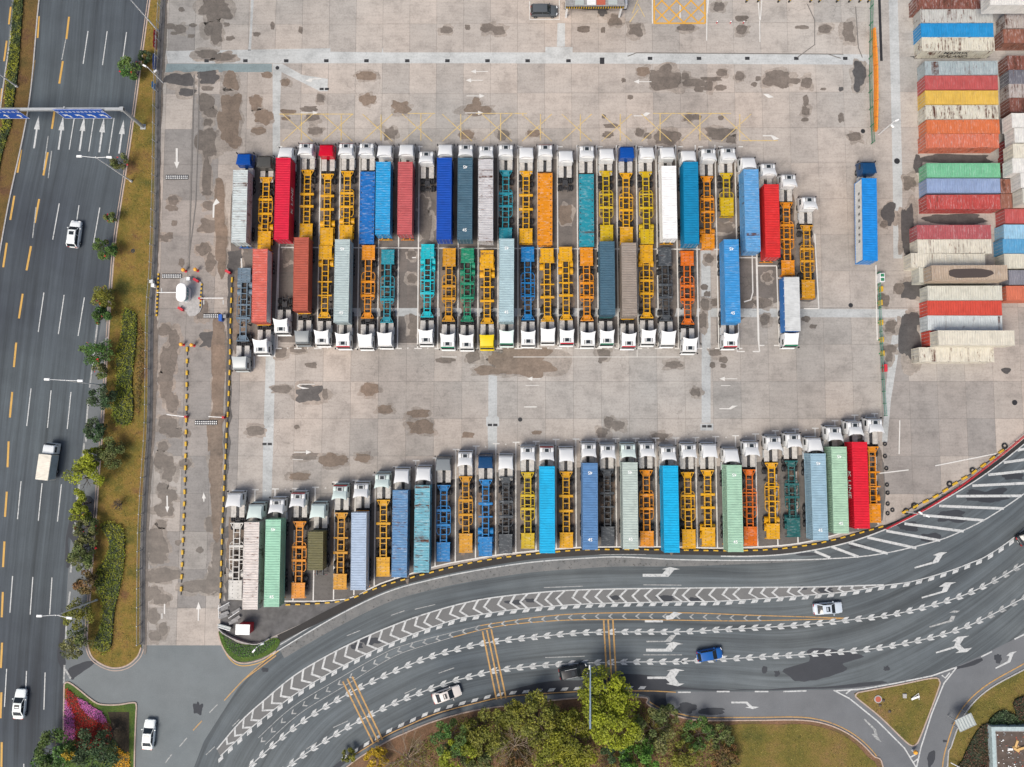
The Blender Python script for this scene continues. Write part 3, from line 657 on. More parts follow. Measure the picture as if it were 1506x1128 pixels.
W_ = zz(0, 0, [(487, 172), (460, 353), (593, 173), (567, 360), (700, 178), (675, 360), (413, 640), (383, 827), (521, 645), (491, 838), (631, 652), (602, 848)]) + zz(0, 280, [(328, 72), (292, 272), (437, 83), (420, 200), (552, 95), (517, 297), (243, 565), (212, 783), (355, 578), (323, 795), (467, 592), (432, 805)]) + zz(0, 560, [(172, 42), (148, 250), (283, 53), (263, 260), (393, 62), (372, 267), (117, 555), (97, 765), (233, 567), (212, 775), (340, 573), (318, 778)]) + zz(0, 828, [(70, 72), (55, 275), (182, 77), (167, 285), (288, 80), (275, 285), (37, 585), (25, 795), (147, 597), (142, 720), (250, 605), (243, 810), (132, 1110), (130, 1180)])
for a, b in zip(W_[::2], W_[1::2]): lmark('lane_dash', [a, b], 0.17, 'white_line', left_road)
for a, b in [((97, 57), (91, 88)), ((71, 200), (64, 250)), ((53, 305), (48, 350)), ((76, 222), (71, 262))]: lmark('lane_dash', [a, b], 0.17, 'worn_white', left_road)
for h, tl in [((57, 170), (50, 218)), ((93, 171), (86, 220)), ((124, 171), (117, 222)), ((153, 173), (146, 224)), ((182, 176), (175, 226))]:
    dx, dy = h[0] - tl[0], h[1] - tl[1]
    m = (tl[0] + dx * 0.58, tl[1] + dy * 0.58)
    mark('lane_arrow', [h, (m[0] + 4.2, m[1] + 0.4), (m[0] + 1.3, m[1]), (tl[0] + 1.3, tl[1]), (tl[0] - 1.3, tl[1]), (m[0] - 1.3, m[1]), (m[0] - 4.2, m[1] - 0.2)], 'white_line', left_road)
for px in [[(130, 587), (126, 640), (127, 650)], [(124, 652), (121, 690)], [(117, 712), (113, 735)], [(111, 768), (108, 785)], [(107, 815), (104, 842)], [(103, 870), (99, 905)], [(98, 915), (96, 955)], [(95, 978), (94, 1005)], [(160, 495), (148, 505), (143, 520)], [(150, 440), (143, 480), (136, 540), (132, 570)], [(96, 984), (104, 998)]]:
    lmark('edge_line', px, 0.3, 'worn_white', road)
for px in [[(22, 0), (5, 130)][:0] or [(10, 60), (6, 90)], [(3, 130), (1, 150)], [(16, 10), (13, 36)]]: lmark('lane_dash', px, 0.3, 'yellow_line', far_road)
# curved carriageway: edge lines, chevron band, feathered lane lines
E1 = [(330, 1030), (362, 996), (401, 962), (486, 911), (566, 872), (632, 853), (700, 839), (780, 827), (859, 821), (913, 819), (1000, 823), (1106, 824), (1213, 822), (1293, 815), (1372, 797), (1410, 783), (1452, 762), (1506, 726), (1560, 680)]
lmark('edge_line', E1[:3], 0.16, 'orange_line', curve_road, k=5); lmark('edge_line', E1[2:], 0.18, 'white_line', curve_road, k=5)
lmark('edge_line', [(412, 948), (486, 905), (566, 866), (632, 848), (700, 834), (780, 822), (859, 816), (950, 815)], 0.12, 'white_line', curve_road, k=5)
lmark('edge_line', [(1060, 818), (1106, 818), (1165, 814), (1226, 803), (1272, 790), (1319, 771), (1372, 744), (1425, 713), (1466, 685), (1506, 653), (1560, 605)], 0.2, 'white_line', curve_road, k=5)
for a, b in zip(zz(1106, 560, [(345, 942), (440, 918), (535, 895), (638, 866), (742, 830), (843, 790), (945, 743), (1035, 692), (1130, 638), (1218, 580), (1306, 520), (1392, 452), (1468, 384)]), zz(1106, 560, [(432, 978), (588, 973), (750, 955), (908, 925), (1040, 883), (1170, 832), (1282, 772), (1392, 706), (1490, 636), (1600, 562), (1690, 480), (1760, 400), (1800, 330)])):
    lmark('hatch_bar', [a, b], 0.42, 'white_line', curve_road)
CH_T = [(319, 1102), (353, 1062), (393, 1026), (438, 990), (497, 956), (553, 930), (622, 904), (700, 883), (786, 872), (866, 867), (999, 865), (1091, 864), (1200, 863), (1300, 860)]
CH_B = [(324, 1112), (366, 1073), (417, 1033), (462, 1003), (526, 968), (593, 938), (666, 912), (700, 905), (760, 896), (866, 888), (999, 885), (1060, 884), (1166, 877), (1246, 870), (1300, 861), (1342, 855), (1395, 840), (1427, 828), (1452, 817), (1497, 786), (1560, 730)]
sheet('hatched_island', smooth(CH_T, 4) + smooth(CH_B[:15][::-1], 4), -0.001, 'hatch_asphalt', curve_road)
lmark('edge_line', CH_T, 0.2, 'white_line', curve_road, k=6)
CB = Wp(CH_B, 8); ob('edge_line', band(CB, 0.16, ZM).mesh('edge_line', 'white_line'), curve_road)
pts, tg = resample(CB, 2.08)
for p, t in zip(pts, tg):
    n = Vector((t.y, -t.x))
    q = [p + t * a + n * b for a, b in ((-0.55, 0.12), (0.45, 0.12), (0.12, 0.62), (-0.92, 0.62))]
    ob('edge_dash', MB().add([(v.x, v.y, ZM + 0.002) for v in q], [(3, 2, 1, 0)]).mesh('edge_dash', 'white_line'), curve_road)
# chevrons: follow the band between its two lines
TW, BW = Wp(CH_T, 8), Wp(CH_B[:15], 8)
tp, tt = resample(TW, 2.05)
BWv = [Vector(b) for b in BW]
for p, t in zip(tp[1:-1], tt[1:-1]):
    b = min(BWv, key=lambda v: (v - p).length); wd = (b - p).length
    if wd < 0.35: continue
    n = (b - p).normalized(); k = min(1.0, wd / 2.2)
    mid = p + n * wd * 0.52 - t * 0.95 * k
    a0, a1 = p + t * 0.15, p + n * (wd - 0.05) + t * 0.25
    wv = t * 0.42
    q = [a0, mid, a1, a1 + wv, mid + wv, a0 + wv]
    ob('chevron', MB().add([(v.x, v.y, ZM + 0.003) for v in q], [(0, 1, 4, 5), (1, 2, 3, 4)]).mesh('chevron', 'white_line'), curve_road)
# faint second chevron band
FT = [(380, 1085), (430, 1040), (500, 997), (560, 963), (600, 947), (706, 920), (786, 908), (866, 902), (999, 901), (1113, 905), (1246, 909)]
FB = [(390, 1095), (440, 1050), (508, 1008), (565, 973), (600, 957), (666, 937), (733, 921), (813, 913), (893, 911), (999, 912), (1099, 913), (1246, 909.6)]
lmark('edge_line', FT[:6], 0.09, 'worn_white', curve_road, k=5); lmark('edge_line', FB[:6], 0.09, 'worn_white', curve_road, k=5)
lmark('edge_line', FT[5:], 0.14, 'orange_line', curve_road, k=5); lmark('edge_line', FB[5:], 0.14, 'orange_line', curve_road, k=5)
fp, ft = resample(Wp([((a[0] + b[0]) / 2, (a[1] + b[1]) / 2) for a, b in zip(smooth(FT, 3), smooth(FB[:3] + FB[4:], 3))], 3), 2.2)
for i, (p, t) in enumerate(zip(fp, ft)):
    if i > len(fp) * 0.86: break
    n = Vector((-t.y, t.x)) * 0.42
    q = [p + n + t * 0.3, p - t * 0.25, p - n + t * 0.3, p - n + t * 0.6, p + t * 0.1, p + n + t * 0.6]
    ob('chevron', MB().add([(v.x, v.y, ZM + 0.003) for v in q], [(0, 1, 4, 5), (1, 2, 3, 4)]).mesh('chevron', 'worn_white'), curve_road)
D1 = [(330, 1165), (377, 1118), (433, 1070), (486, 1035), (550, 1001), (624, 969), (680, 953), (717, 945), (786, 937), (866, 930), (999, 929), (1060, 926), (1166, 920), (1246, 912), (1316, 903), (1395, 883), (1449, 861), (1502, 831), (1560, 795)]
D2 = [(385, 1160), (433, 1120), (484, 1086), (534, 1057), (587, 1031), (656, 1005), (700, 993), (730, 986), (805, 978), (893, 974), (999, 973), (1012, 972), (1139, 965), (1246, 958), (1316, 949), (1387, 933), (1438, 914), (1502, 881), (1560, 850)]
for D, wornx in ((D1, 1460), (D2, 1440)):
    w = Wp(D, 8); ob('lane_line', band(w, 0.15, ZM).mesh('lane_line', 'white_line'), curve_road)
    lim = P(wornx, 880).x
    pts, tg = resample(w, 2.12)
    for p, t in zip(pts, tg):
        m_ = 'white_line' if p.x < lim else 'worn_white'
        n = Vector((-t.y, t.x))
        for sg in (1, -1):
            q = [p + t * a + n * (b * sg) for a, b in ((-0.70, 0.13), (0.22, 0.13), (0.62, 0.50), (-0.10, 0.50))] if sg > 0 else [p + t * a - n * b for a, b in ((-0.66, 0.13), (0.24, 0.13), (0.55, 0.46), (-0.34, 0.46))]
            vs = [(v.x, v.y, ZM + 0.003) for v in q]
            ob('lane_feather', MB().add(vs, [(0, 1, 2, 3) if sg > 0 else (3, 2, 1, 0)]).mesh('lane_feather', m_), curve_road)
# inner edge: orange line and white dashes
IE = [(507, 1119), (566, 1083), (600, 1067), (640, 1050), (700, 1034), (749, 1024), (853, 1017), (946, 1016), (994, 1018)]
lmark('edge_line', IE, 0.16, 'orange_line', curve_road, k=5)
pts, tg = resample(Wp([(x, y - 3) for x, y in IE[:-1]], 6), 2.1)
for p, t in zip(pts, tg):
    n = Vector((-t.y, t.x)); q = [p + t * a + n * b for a, b in ((-0.7, -0.05), (0.3, -0.05), (0.7, 0.42), (-0.3, 0.42))]
    ob('edge_dash', MB().add([(v.x, v.y, ZM + 0.003) for v in q], [(0, 1, 2, 3)]).mesh('edge_dash', 'white_line'), curve_road)
for a, b in [((997, 1018), (1016, 1018)), ((1054, 1017), (1073, 1017)), ((1110, 1017), (1130, 1017)), ((1152, 1017), (1186, 1016)), ((1443, 966), (1459, 958)), ((1492, 940), (1512, 930))]:
    lmark('edge_dash', [a, b], 0.22, 'white_line', curve_road)
for L in [[(1228, 1016), (1270, 1013), (1316, 1005), (1370, 994), (1407, 981)], [(1226, 1015), (1249, 1027), (1290, 1060), (1330, 1100), (1347, 1128), (1355, 1160)], [(1407, 981), (1388, 1005), (1370, 1050), (1354, 1100), (1348, 1128)], [(1244, 1020), (1252, 1014), (1262, 1014)], [(1385, 993), (1390, 997), (1397, 989)], [(1338, 1114), (1349, 1108)], [(1342, 1122), (1351, 1115)]]:
    lmark('edge_line', L, 0.22, 'white_line', road, 0.026)
lmark('edge_line', [(955, 1032), (975, 1043), (1000, 1050), (1033, 1055), (1110, 1055), (1193, 1056), (1248, 1075), (1287, 1109), (1303, 1145)], 0.16, 'orange_line', road, 0.026, 5)
lmark('edge_line', [(1384, 1180), (1386, 1128), (1393, 1094), (1411, 1048), (1446, 1011), (1506, 976), (1560, 946)], 0.18, 'orange_line', road, 0.026, 5)
lmark('edge_line', [(324, 940), (333, 962), (346, 976), (363, 979), (388, 972), (410, 957)], 0.14, 'yellow_line', road, 0.026, 5)
for a, b in [((358, 1000), (406, 964)), ((585, 1074 - 12), (590, 1070 - 12))][:1] + [((284, 1074), (297, 1060)), ((264, 1098), (275, 1085)), ((243, 1122), (253, 1109)), ((308, 1048), (320, 1036))]:
    lmark('lane_dash', [a, b], 0.16, 'orange_line' if a[0] in (358, 284) else 'worn_white', road, 0.026)
for L in [[(800, 866 - 2), (857, 862)], [(946, 860), (1002, 860.5)], [(610, 896), (640, 889)], [(802, 967), (860, 965)], [(946, 963), (1003, 963)], [(575, 905), (595, 898)], [(510, 935), (530, 927)], [(645, 998 - 8), (668, 982)], [(490, 1070), (512, 1060)], [(595, 1020), (612, 1012)], [(450, 1102), (466, 1092)], [(303, 1110), (316, 1098)], [(342, 1068), (352, 1058)]]:
    lmark('lane_dash', L, 0.13, 'worn_white', curve_road)
# long orange transverse rumble bars
for tri in (zz(300, 828, [(768, 655), (938, 1000), (793, 640), (965, 990), (820, 628), (987, 978)]), zz(600, 828, [(412, 378), (490, 755), (436, 370), (517, 752), (460, 366), (543, 750)]), zz(600, 828, [(1082, 316), (1102, 680), (1107, 313), (1128, 690), (1133, 313), (1154, 690)])):
    for a, b in zip(tri[::2], tri[1::2]): lmark('rumble_bar', [a, b], 0.26, 'orange_line', curve_road, ZM + 0.006)
# bent arrows on the curved road
def bent(px, parent=None, mat='white_line', z=ZM + 0.008): return mark('lane_arrow', px, mat, parent or curve_road, z)
A0 = zz(900, 828, [(170, 60), (278, 60), (298, 36), (276, 34), (322, 22), (376, 34), (345, 38), (312, 76), (170, 76)])
bent(A0)
bent([(x + 5, y + 66) for x, y in zz(900, 828, [(278, 36 + 8), (300, 32 + 8), (322, 22), (372, 30), (345, 38), (318, 62), (283, 66)])] + [])
bent([(x + 0.5, y + 66.5) for x, y in zz(900, 828, [(180, 66), (280, 66), (280, 78), (180, 78)])])
bent([(x + 5, y + 110) for x, y in A0])
bent(zz(900, 828, [(195, 628), (300, 628), (322, 596), (300, 596), (350, 584), (402, 594), (372, 598), (348, 634), (372, 666), (402, 666), (365, 682), (300, 668), (320, 664), (298, 641), (195, 641)]))
bent(zz(900, 828, [(190, 430), (295, 430), (325, 398), (358, 396), (325, 436), (190, 438)]), mat='worn_white', z=ZM + 0.007)
bent(zz(900, 828, [(660, 766), (748, 766), (775, 792), (815, 796), (780, 808), (736, 798), (758, 795), (738, 776), (660, 776)]), road, z=0.028)
bent(zz(1106, 560, [(898, 1030), (1000, 1000), (1020, 968), (1000, 964), (1040, 948), (1080, 948), (1055, 962), (1030, 1004), (900, 1038)]))
bent(zz(1156, 828, [(750, 188), (862, 155), (872, 130), (845, 132), (880, 108), (942, 106), (912, 118), (890, 158), (752, 196)]))
bent(zz(1156, 828, [(792, 350), (900, 318), (915, 292), (938, 292), (924, 322), (794, 358)]), mat='worn_white'); bent(zz(1156, 828, [(902, 275), (930, 262), (962, 264), (945, 274)]), mat='worn_white')
bent(zz(1156, 828, [(828, 492), (930, 460), (940, 432), (918, 434), (950, 408), (1015, 402), (985, 414), (962, 450), (985, 474), (1030, 468), (1000, 492), (935, 498), (958, 486), (938, 470), (830, 500)]))
bent(zz(1156, 828, [(1158, 578), (1225, 542), (1235, 514), (1218, 514), (1240, 494), (1276, 488), (1258, 502), (1240, 548), (1160, 586)]), road, z=0.028)
bent(zz(1156, 828, [(436, 860), (498, 920), (508, 960), (528, 990), (500, 976), (472, 944), (490, 946), (484, 922), (430, 866)]), road, 'worn_white', z=0.028)

# yard markings: bays, arrows, yellow boxes
def yl(px, w=0.20, mat='yard_white', k=1): return lmark('bay_line', px, w, mat, yard, ZY, k)
def arrow_px(x0, y, x1, h=1.1, w=3.2):
    s = 1 if x1 > x0 else -1
    return [(x0, y - h / 2), (x1 - 8 * s, y - h / 2), (x1 - 8 * s, y - w), (x1, y), (x1 - 8 * s, y + w), (x1 - 8 * s, y + h / 2), (x0, y + h / 2)]
BAYX = [614.5 + 29.45 * k for k in range(-7, 18)]
for x in BAYX:
    g = P(x, 470); top = P(753, 214).y if x < 1060 else P(753, 240).y; bot = P(753, 512).y
    ob('bay_line', band([(g.x, top), (g.x, bot)], 0.20, ZY + zi()).mesh('bay_line', 'yard_white'), yard)
yl([(413, 364), (1078, 367)]); 
for x in BAYX[:-1]: yl([(x - 5, 512.5), (x + 6, 512.5)]); yl([(x + 0, 216), (x + 7, 216)])
for x in [x + 14.7 for x in BAYX[:-2]]: mark('bay_mark', [(x - 1.3, 511.2), (x + 1.3, 511.2), (x, 513.6)], 'yard_white', yard, ZY)
for L in [[(410, 365), (407, 440), (404, 525)], [(374, 500), (374, 541), (366, 541)], [(355, 380), (356, 395)], [(1112, 379), (1115, 500), (1117, 517)], [(1112, 391), (1142, 391)], [(1142, 391), (1146, 510)], [(1144, 409), (1172, 409)], [(1106, 374), (1107, 430), (1104, 441), (1094, 444)], [(1082, 379), (1112, 379)], [(1198, 344), (1204, 454)], [(1182, 454), (1204, 454)], [(1084, 505), (1084, 517), (1095, 517)], [(1107, 517), (1117, 517)], [(1117, 508), (1124, 508)], [(1138, 508), (1146, 508)], [(1288, 390), (1289, 470), (1290, 500)], [(1136, 515 + 42), (1100, 557)][:0] or [(606, 379), (612, 379)]]:
    yl(L)
# older dark concrete under the lower row, truck shade painted into its tone
patch('shaded_bay_floor', smooth([(332, 775), (400, 768), (470, 765), (540, 742), (600, 722), (680, 702), (760, 692), (900, 686), (1050, 686), (1150, 674), (1220, 660), (1290, 648), (1298, 765), (1240, 783), (1200, 794), (1150, 802), (1060, 805), (980, 804), (850, 804), (800, 808), (740, 814), (690, 822), (640, 832), (560, 857), (510, 880), (420, 884), (332, 884)], 3, True), 'bay_concrete_shaded', TOPZ + 0.002)
# lower row bays
CBX = [817.5 + 29.45 * k for k in range(-16, 17)]
CF = [(346, 721), (405, 719), (450, 718), (470, 716), (500, 707), (545, 706), (560, 691), (590, 685), (615, 676), (640, 674), (675, 659), (700, 656), (740, 651), (780, 650), (820, 646), (1010, 644), (1080, 641), (1115, 638), (1150, 632), (1200, 630), (1225, 620), (1265, 609), (1300, 608)]
CBk = [(346, 881), (420, 884), (510, 881), (560, 858), (640, 833), (690, 823), (740, 815), (800, 809), (850, 805), (980, 804), (1060, 806), (1150, 802), (1200, 794), (1240, 783), (1300, 768)]
def interp(T, x):
    for a, b in zip(T, T[1:]):
        if a[0] <= x <= b[0]: return a[1] + (b[1] - a[1]) * (x - a[0]) / (b[0] - a[0])
    return T[0][1] if x < T[0][0] else T[-1][1]
for x in CBX:
    if not 340 < x < 1300: continue
    y0, y1 = interp(CF, x), interp(CBk, x)
    xb = x + (x - 753) * (y1 - 700) / 16000; xt = x + (x - 753) * (y0 - 700) / 16000
    yl([(xt, y0), (xb, y1)]); yl([(xt, y0), (xt + 5.5, y0)]); yl([(xt - 4.5, y0), (xt, y0)])
    mark('bay_mark', [(x + 13.4, y0 + 2), (x + 16, y0 + 2), (x + 14.7, y0 - 0.5)], 'yard_white', yard, ZY)
yl(CBk[:-1], k=3)
for a in [(718, 105, 692), (710, 118, 685), (686, 141, 713), (684, 166, 711), (958, 120, 932), (442, 166, 468), (795, 557, 775), (1084, 557, 1058), (432, 665, 458)]:
    mark('yard_arrow', arrow_px(*a), 'yard_white', yard, ZY)
for px in [[(473, 115), (456, 115.5), (449, 119), (458, 120.5), (460, 116.8), (473, 116.2)], [(932, 169.6), (944, 169.6), (950, 165), (957, 166), (950, 171), (932, 171)], [(1122, 198.6), (1136, 198.6), (1146, 204), (1138, 206), (1134, 200.4), (1122, 200.4)], [(1058, 600.4), (1072, 600.4), (1077, 596.5), (1085, 596.5), (1075, 601.8), (1058, 601.8)], [(771, 597.6), (788, 597.6), (791, 598.4), (788, 599.2), (771, 599.2)], [(1122, 138), (1130, 138), (1138, 143), (1130, 144)], [(463, 564.5), (441, 564.5), (436, 567.5), (441, 570.5), (445, 572), (455, 571.3), (443, 569), (439, 567.5), (442, 565.6), (463, 565.6)],
           [(258.5, 218), (261.5, 218), (261.5, 238), (264, 238), (260, 248), (256, 238), (258.5, 238)], [(318, 292), (313, 301), (312.6, 320), (315, 320), (315.6, 302), (323, 298)], [(244.7, 729), (246.8, 729), (247, 745), (249, 745), (246, 754), (243, 745), (245, 745)], [(299.4, 738), (300.4, 738), (301, 733), (303, 733), (299.5, 724), (297, 733), (298.6, 733)], [(290.6, 913), (292.6, 913), (293, 896), (296, 896), (292, 885), (288.6, 896), (291, 896)], [(241, 888), (243, 888), (243, 903), (241, 903)], [(237.5, 902), (239, 902), (239, 910), (237.5, 910)]]:
    mark('yard_arrow', px, 'yard_white', yard, ZY)
for L in [[(430, 676), (446, 676)], [(773, 567), (793, 566.6)], [(1060, 567), (1074, 567)], [(650, 525), (672, 525)], [(937, 512), (937, 525)], [(755, 525), (1000, 525)]]: yl(L, 0.1)
# yellow hatched box zones in front of the top row
for k in range(0, 25):
    x0 = 414 + 29.3 * k
    if 408 < x0 < 1095:
        if k % 2: lmark('hatch_line', [(x0, 168), (x0, 207)], 0.13, 'yard_yellow', yard, ZY)
        if k % 2 == 0 and k not in (9, 15): lmark('hatch_line', [(x0 + 2, 168), (x0 + 46, 208)], 0.12, 'yard_yellow', yard, ZY); lmark('hatch_line', [(x0 + 46, 168), (x0 + 2, 208)], 0.12, 'yard_yellow', yard, ZY + 0.001)
for a, b in [((411, 168), (520, 168)), ((600, 167), (640, 167)), ((700, 167), (775, 167)), ((960, 167), (1075, 167)), ((1090, 207), (1144, 227 - 20))]: lmark('hatch_line', [a, b], 0.12, 'yard_yellow', yard, ZY + 0.002)
# yellow grid box at the top, white guide lines
for L in [[(961, 34.5), (1037, 34.5)], [(962, -20), (962, 34.5)], [(1036, -20), (1037, 34.5)]]: lmark('hatch_line', L, 0.28, 'grid_yellow', yard, ZY)
for k in range(-2, 5):
    x0 = 962 + k * 21.5
    a = [(x0, -10), (x0 + 44, 34)]; b = [(x0 + 44, -10), (x0, 34)]
    for q, (u, v) in enumerate((a, b)):
        def cl(u, v):
            (xa, ya), (xb, yb) = u, v; out = []
            for t in np.linspace(0, 1, 60):
                x, y = xa + (xb - xa) * t, ya + (yb - ya) * t
                if 962.5 < x < 1036.5: out.append((x, y))
            return (out[0], out[-1]) if len(out) > 1 else None
        r = cl(u, v)
        if r: lmark('hatch_line', list(r), 0.24, 'grid_yellow', yard, ZY + 0.002 + q * 0.002)
for L in [[(959, -20), (959.5, 35)], [(1040, -10), (1039, 60)], [(1043, -10), (1040, 20)], [(1114, -10), (1117, 30), (1117.5, 62)], [(1121, -10), (1118, 30)], [(779, 2), (779, 29), (822.5, 29), (822.5, 0)], [(1000, 8), (1000, 27)], [(1293, 697 - 1), (1336, 691)], [(1375, 685), (1465, 667)], [(1323, 618), (1322, 668)]]: yl(L, 0.18)
for L in [[(930, 20), (938, 0)], [(948, 25), (938, 6)], [(926, 33), (939, 14)]]: lmark('hatch_line', L, 0.12, 'yard_yellow', yard, ZY)
# long cracks / expansion joints seen as dark lines
for L in [[(293, 108), (292, 190), (288, 300), (278, 380)], [(286, 110), (284, 180), (281, 290), (278, 395)], [(1258, 10), (1262, 70), (1268, 85)], [(1292, -30), (1296, 90)], [(940, 78), (1240, 80)], [(923, 83), (936, 78), (944, 78)], [(1218, 80), (1236, 86)], [(1187, 6), (1198, 30), (1198, 66), (1172, 85)]]:
    lmark('joint_line', L, 0.16 if L[0][0] != 1292 else 0.45, 'joint' if L[0][0] != 1292 else 'black_plain', yard, ZY + 0.004)
# drain grates and manholes
def grate_mesh(w, h):
    mb = MB().box(0, 0, 0.004, w, h, 0.008, 0)
    n = max(3, int(w / 0.16))
    for i in range(n): mb.box(-w / 2 + (i + 0.5) * w / n, 0, 0.013, w / n * 0.45, h * 0.86, 0.010, 1)
    return mb.mesh('drain_grate', ['black_plain', 'dark_metal'])
for gi, x in enumerate([304, 361, 421, 480, 539, 599, 658, 717, 776, 836, 885.5, 956, 1028, 1099, 1171, 1243]):
    big = x == 885.5
    g = P(x, 89.5 if x < 900 else 86); g.z = TOPZ + 0.004
    ob('drain_grate', shared(('grate', big), lambda: grate_mesh(0.78, 0.55 if not big else 1.15)), None, g, label=f'dark square drain grate, {ordinal(gi)} from left in the pale strip along the yard top' if not big else 'larger tall dark drain grate in the pale strip', cat='drain grate', group='drain grates along the pale strip')
for x, y, lab in [(477, 131, 'below the left bent arrow'), (393, 653, 'at the foot of the left pale strip'), (724.5, 625, 'on the middle pale strip'), (1039.5, 627, 'at the foot of the right pale strip')]:
    for d in (-3.9, 3.9):
        g = P(x + d, y); g.z = TOPZ + 0.006
        ob('drain_grate', shared('grate2', lambda: grate_mesh(0.72, 0.42)), None, g, label=f'black drain grate, {"left" if d < 0 else "right"} one of the pair {lab}', cat='drain grate', group='paired drain grates')
def manhole_mesh(r):
    mb = MB().tube((0, 0, 0), (0, 0, 0.012), r, r, 24, 0).tube((0, 0, 0.012), (0, 0, 0.02), r * 0.82, r * 0.82, 20, 1)
    return mb.mesh('manhole_cover', ['dark_metal', 'black_plain'])
for x, y, r, lab in [(765, 617, 0.36, 'round black manhole cover below the middle truck row'), (1251, 449, 0.38, 'round black manhole cover near the green fence'), (408, 100, 0.33, 'round grey manhole cover beside the teal strip'), (1319, 237, 0.5, 'round dark manhole cover beside the container stacks'), (1269, 193, 0.38, 'round manhole cover beside the orange barrier end'), (1492, 592, 0.45, 'round manhole cover in the yard below the container stacks'), (196, 369, 0.35, 'round brown manhole cover in the verge grass')]:
    g = P(x, y); g.z = (TOPZ + 0.012) if x > 200 else 0.102
    ob('manhole_cover', manhole_mesh(r), None, g, label=lab, cat='manhole cover', group='manhole covers')
# ------------------------------------------------------------------ shipping containers
CH = {20: 6.06, 40: 12.19, 45: 13.72}
CWD = 2.44
def cont_meshes(L, H):
    """length along local Y, door end at -Y, origin at the middle of the bottom"""
    def wall():
        mb = MB(); n = int(L / 0.28); pts = []
        y0 = -L / 2 + 0.12; dy = (L - 0.24) / n
        for i in range(n):
            b = y0 + i * dy
            pts += [(b, 0.0), (b + dy * 0.26, 0.0), (b + dy * 0.48, -0.045), (b + dy * 0.76, -0.045)]
        pts.append((y0 + n * dy, 0.0))
        mb.loft([[(x, y, z) for y, x in pts] for z in (0.14, H - 0.10)], False)
        return mb.mesh('side_wall', 'paint')
    def endw():
        mb = MB(); n = 8; pts = []; x0 = -CWD / 2 + 0.1; dx = (CWD - 0.2) / n
        for i in range(n):
            b = x0 + i * dx; pts += [(b, 0.0), (b + dx * 0.26, 0.0), (b + dx * 0.48, -0.045), (b + dx * 0.76, -0.045)]
        pts.append((x0 + n * dx, 0.0))
        mb.loft([[(x, y, z) for x, y in pts] for z in (0.14, H - 0.10)], False); return mb.mesh('front_wall', 'paint')
    def roof():
        mb = MB(); n = int(L / 0.40); pts = []; y0 = -L / 2 + 0.10; dy = (L - 0.2) / n
        for i in range(n):
            b = y0 + i * dy; pts += [(b, 0.0), (b + dy * 0.42, 0.0), (b + dy * 0.58, -0.05), (b + dy * 0.84, -0.05)]
        pts.append((y0 + n * dy, 0.0))
        mb.loft([[(x, y, z) for y, z in pts] for x in (-CWD / 2 + 0.07, CWD / 2 - 0.07)], False); me = mb.mesh('roof', 'paint')
        if me.polygons[0].normal.z < 0: me.flip_normals()
        return me
    def frame():
        mb = MB(); c = 0.16
        for sx in (-1, 1):
            for sy in (-1, 1):
                for zc in (c / 2, H - c / 2): mb.box(sx * (CWD / 2 - c / 2), sy * (L / 2 - c / 2), zc, c + 0.012, c + 0.012, c + 0.012)
                mb.box(sx * (CWD / 2 - 0.06), sy * (L / 2 - 0.06), H / 2, 0.11, 0.11, H - 0.3)
            for zc in (0.08, H - 0.055): mb.box(sx * (CWD / 2 - 0.04), 0, zc, 0.07, L - 0.3, 0.10)
        for sy in (-1, 1):
            for zc in (0.08, H - 0.055): mb.box(0, sy * (L / 2 - 0.05), zc, CWD - 0.3, 0.09, 0.10)
        for yv in (-L / 2 + 0.62, L / 2 - 0.62) if L > 13 else (): mb.box(0, yv, H - 0.028, CWD - 0.12, 0.30, 0.03)
        mb.box(0, 0, 0.16, CWD - 0.1, L - 0.1, 0.04); return mb.mesh('frame', 'paint')
    def door():
        mb = MB().box(0, 0, H / 2, 1.13, 0.05, H - 0.26)
        for i in range(4): mb.box(0, -0.028, 0.42 + i * (H - 0.6) / 3.4, 1.0, 0.03, 0.24)
        return mb.mesh('door', 'paint')
    def bar():
        return MB().tube((0, 0, 0.12), (0, 0, H - 0.12), 0.028, n=6).box(0.06, -0.02, 1.1, 0.14, 0.03, 0.06).mesh('locking_bar', 'steel')
    return dict(wall=wall(), endw=endw(), roof=roof(), frame=frame(), door=door(), bar=bar())
def container(size, loc, rz, color, label, rust=0.2, H=2.59, side=None, group=None, tilt=0.0, doors=True, marks=None, sidetext=None):
    L = CH[size]; g = shared(('cont', size, H), lambda: cont_meshes(L, H))
    c = (*color, rust); sc = (*(side or color), rust)
    r = ob('shipping_container', None, None, loc, rz, label=label, cat='container', group=group); r.empty_display_size = 0.5
    ob('roof', g['roof'], r, (0, 0, H - 0.012), col=c)
    ob('frame', g['frame'], r, col=c)
    ob('side_wall', g['wall'], r, (CWD / 2 - 0.02, 0, 0), col=sc)
    ob('side_wall', g['wall'], r, (-CWD / 2 + 0.02, 0, 0), rz=math.pi, col=sc)
    ob('front_wall', g['endw'], r, (0, L / 2 - 0.03, 0), rz=math.pi, col=c)
    for s in (-1, 1):
        d = ob('door', g['door'], r, (s * 0.575, -L / 2 + 0.06, 0), col=c)
        if doors:
            for q in (-0.3, 0.3): ob('locking_bar', g['bar'], d, (q, -0.06, 0))
    if marks:
        for i, (yy, rot) in enumerate(((L / 2 - 1.55, math.pi), (-L / 2 + 1.55, 0.0))):
            ob('lettering', text_mesh(marks, 0.72, 'white_plain'), r, (0.0, yy, H + 0.006), rz=rot)
    if sidetext:
        txt, size_, s_, mat, zc = sidetext
        m = text_mesh(txt, size_, mat)
        rot = (math.pi / 2, 0, math.pi / 2) if s_ > 0 else (math.pi / 2, 0, -math.pi / 2)
        ob('lettering', m, r, (s_ * (CWD / 2 + 0.012), 0, zc), rot=rot)
    return r

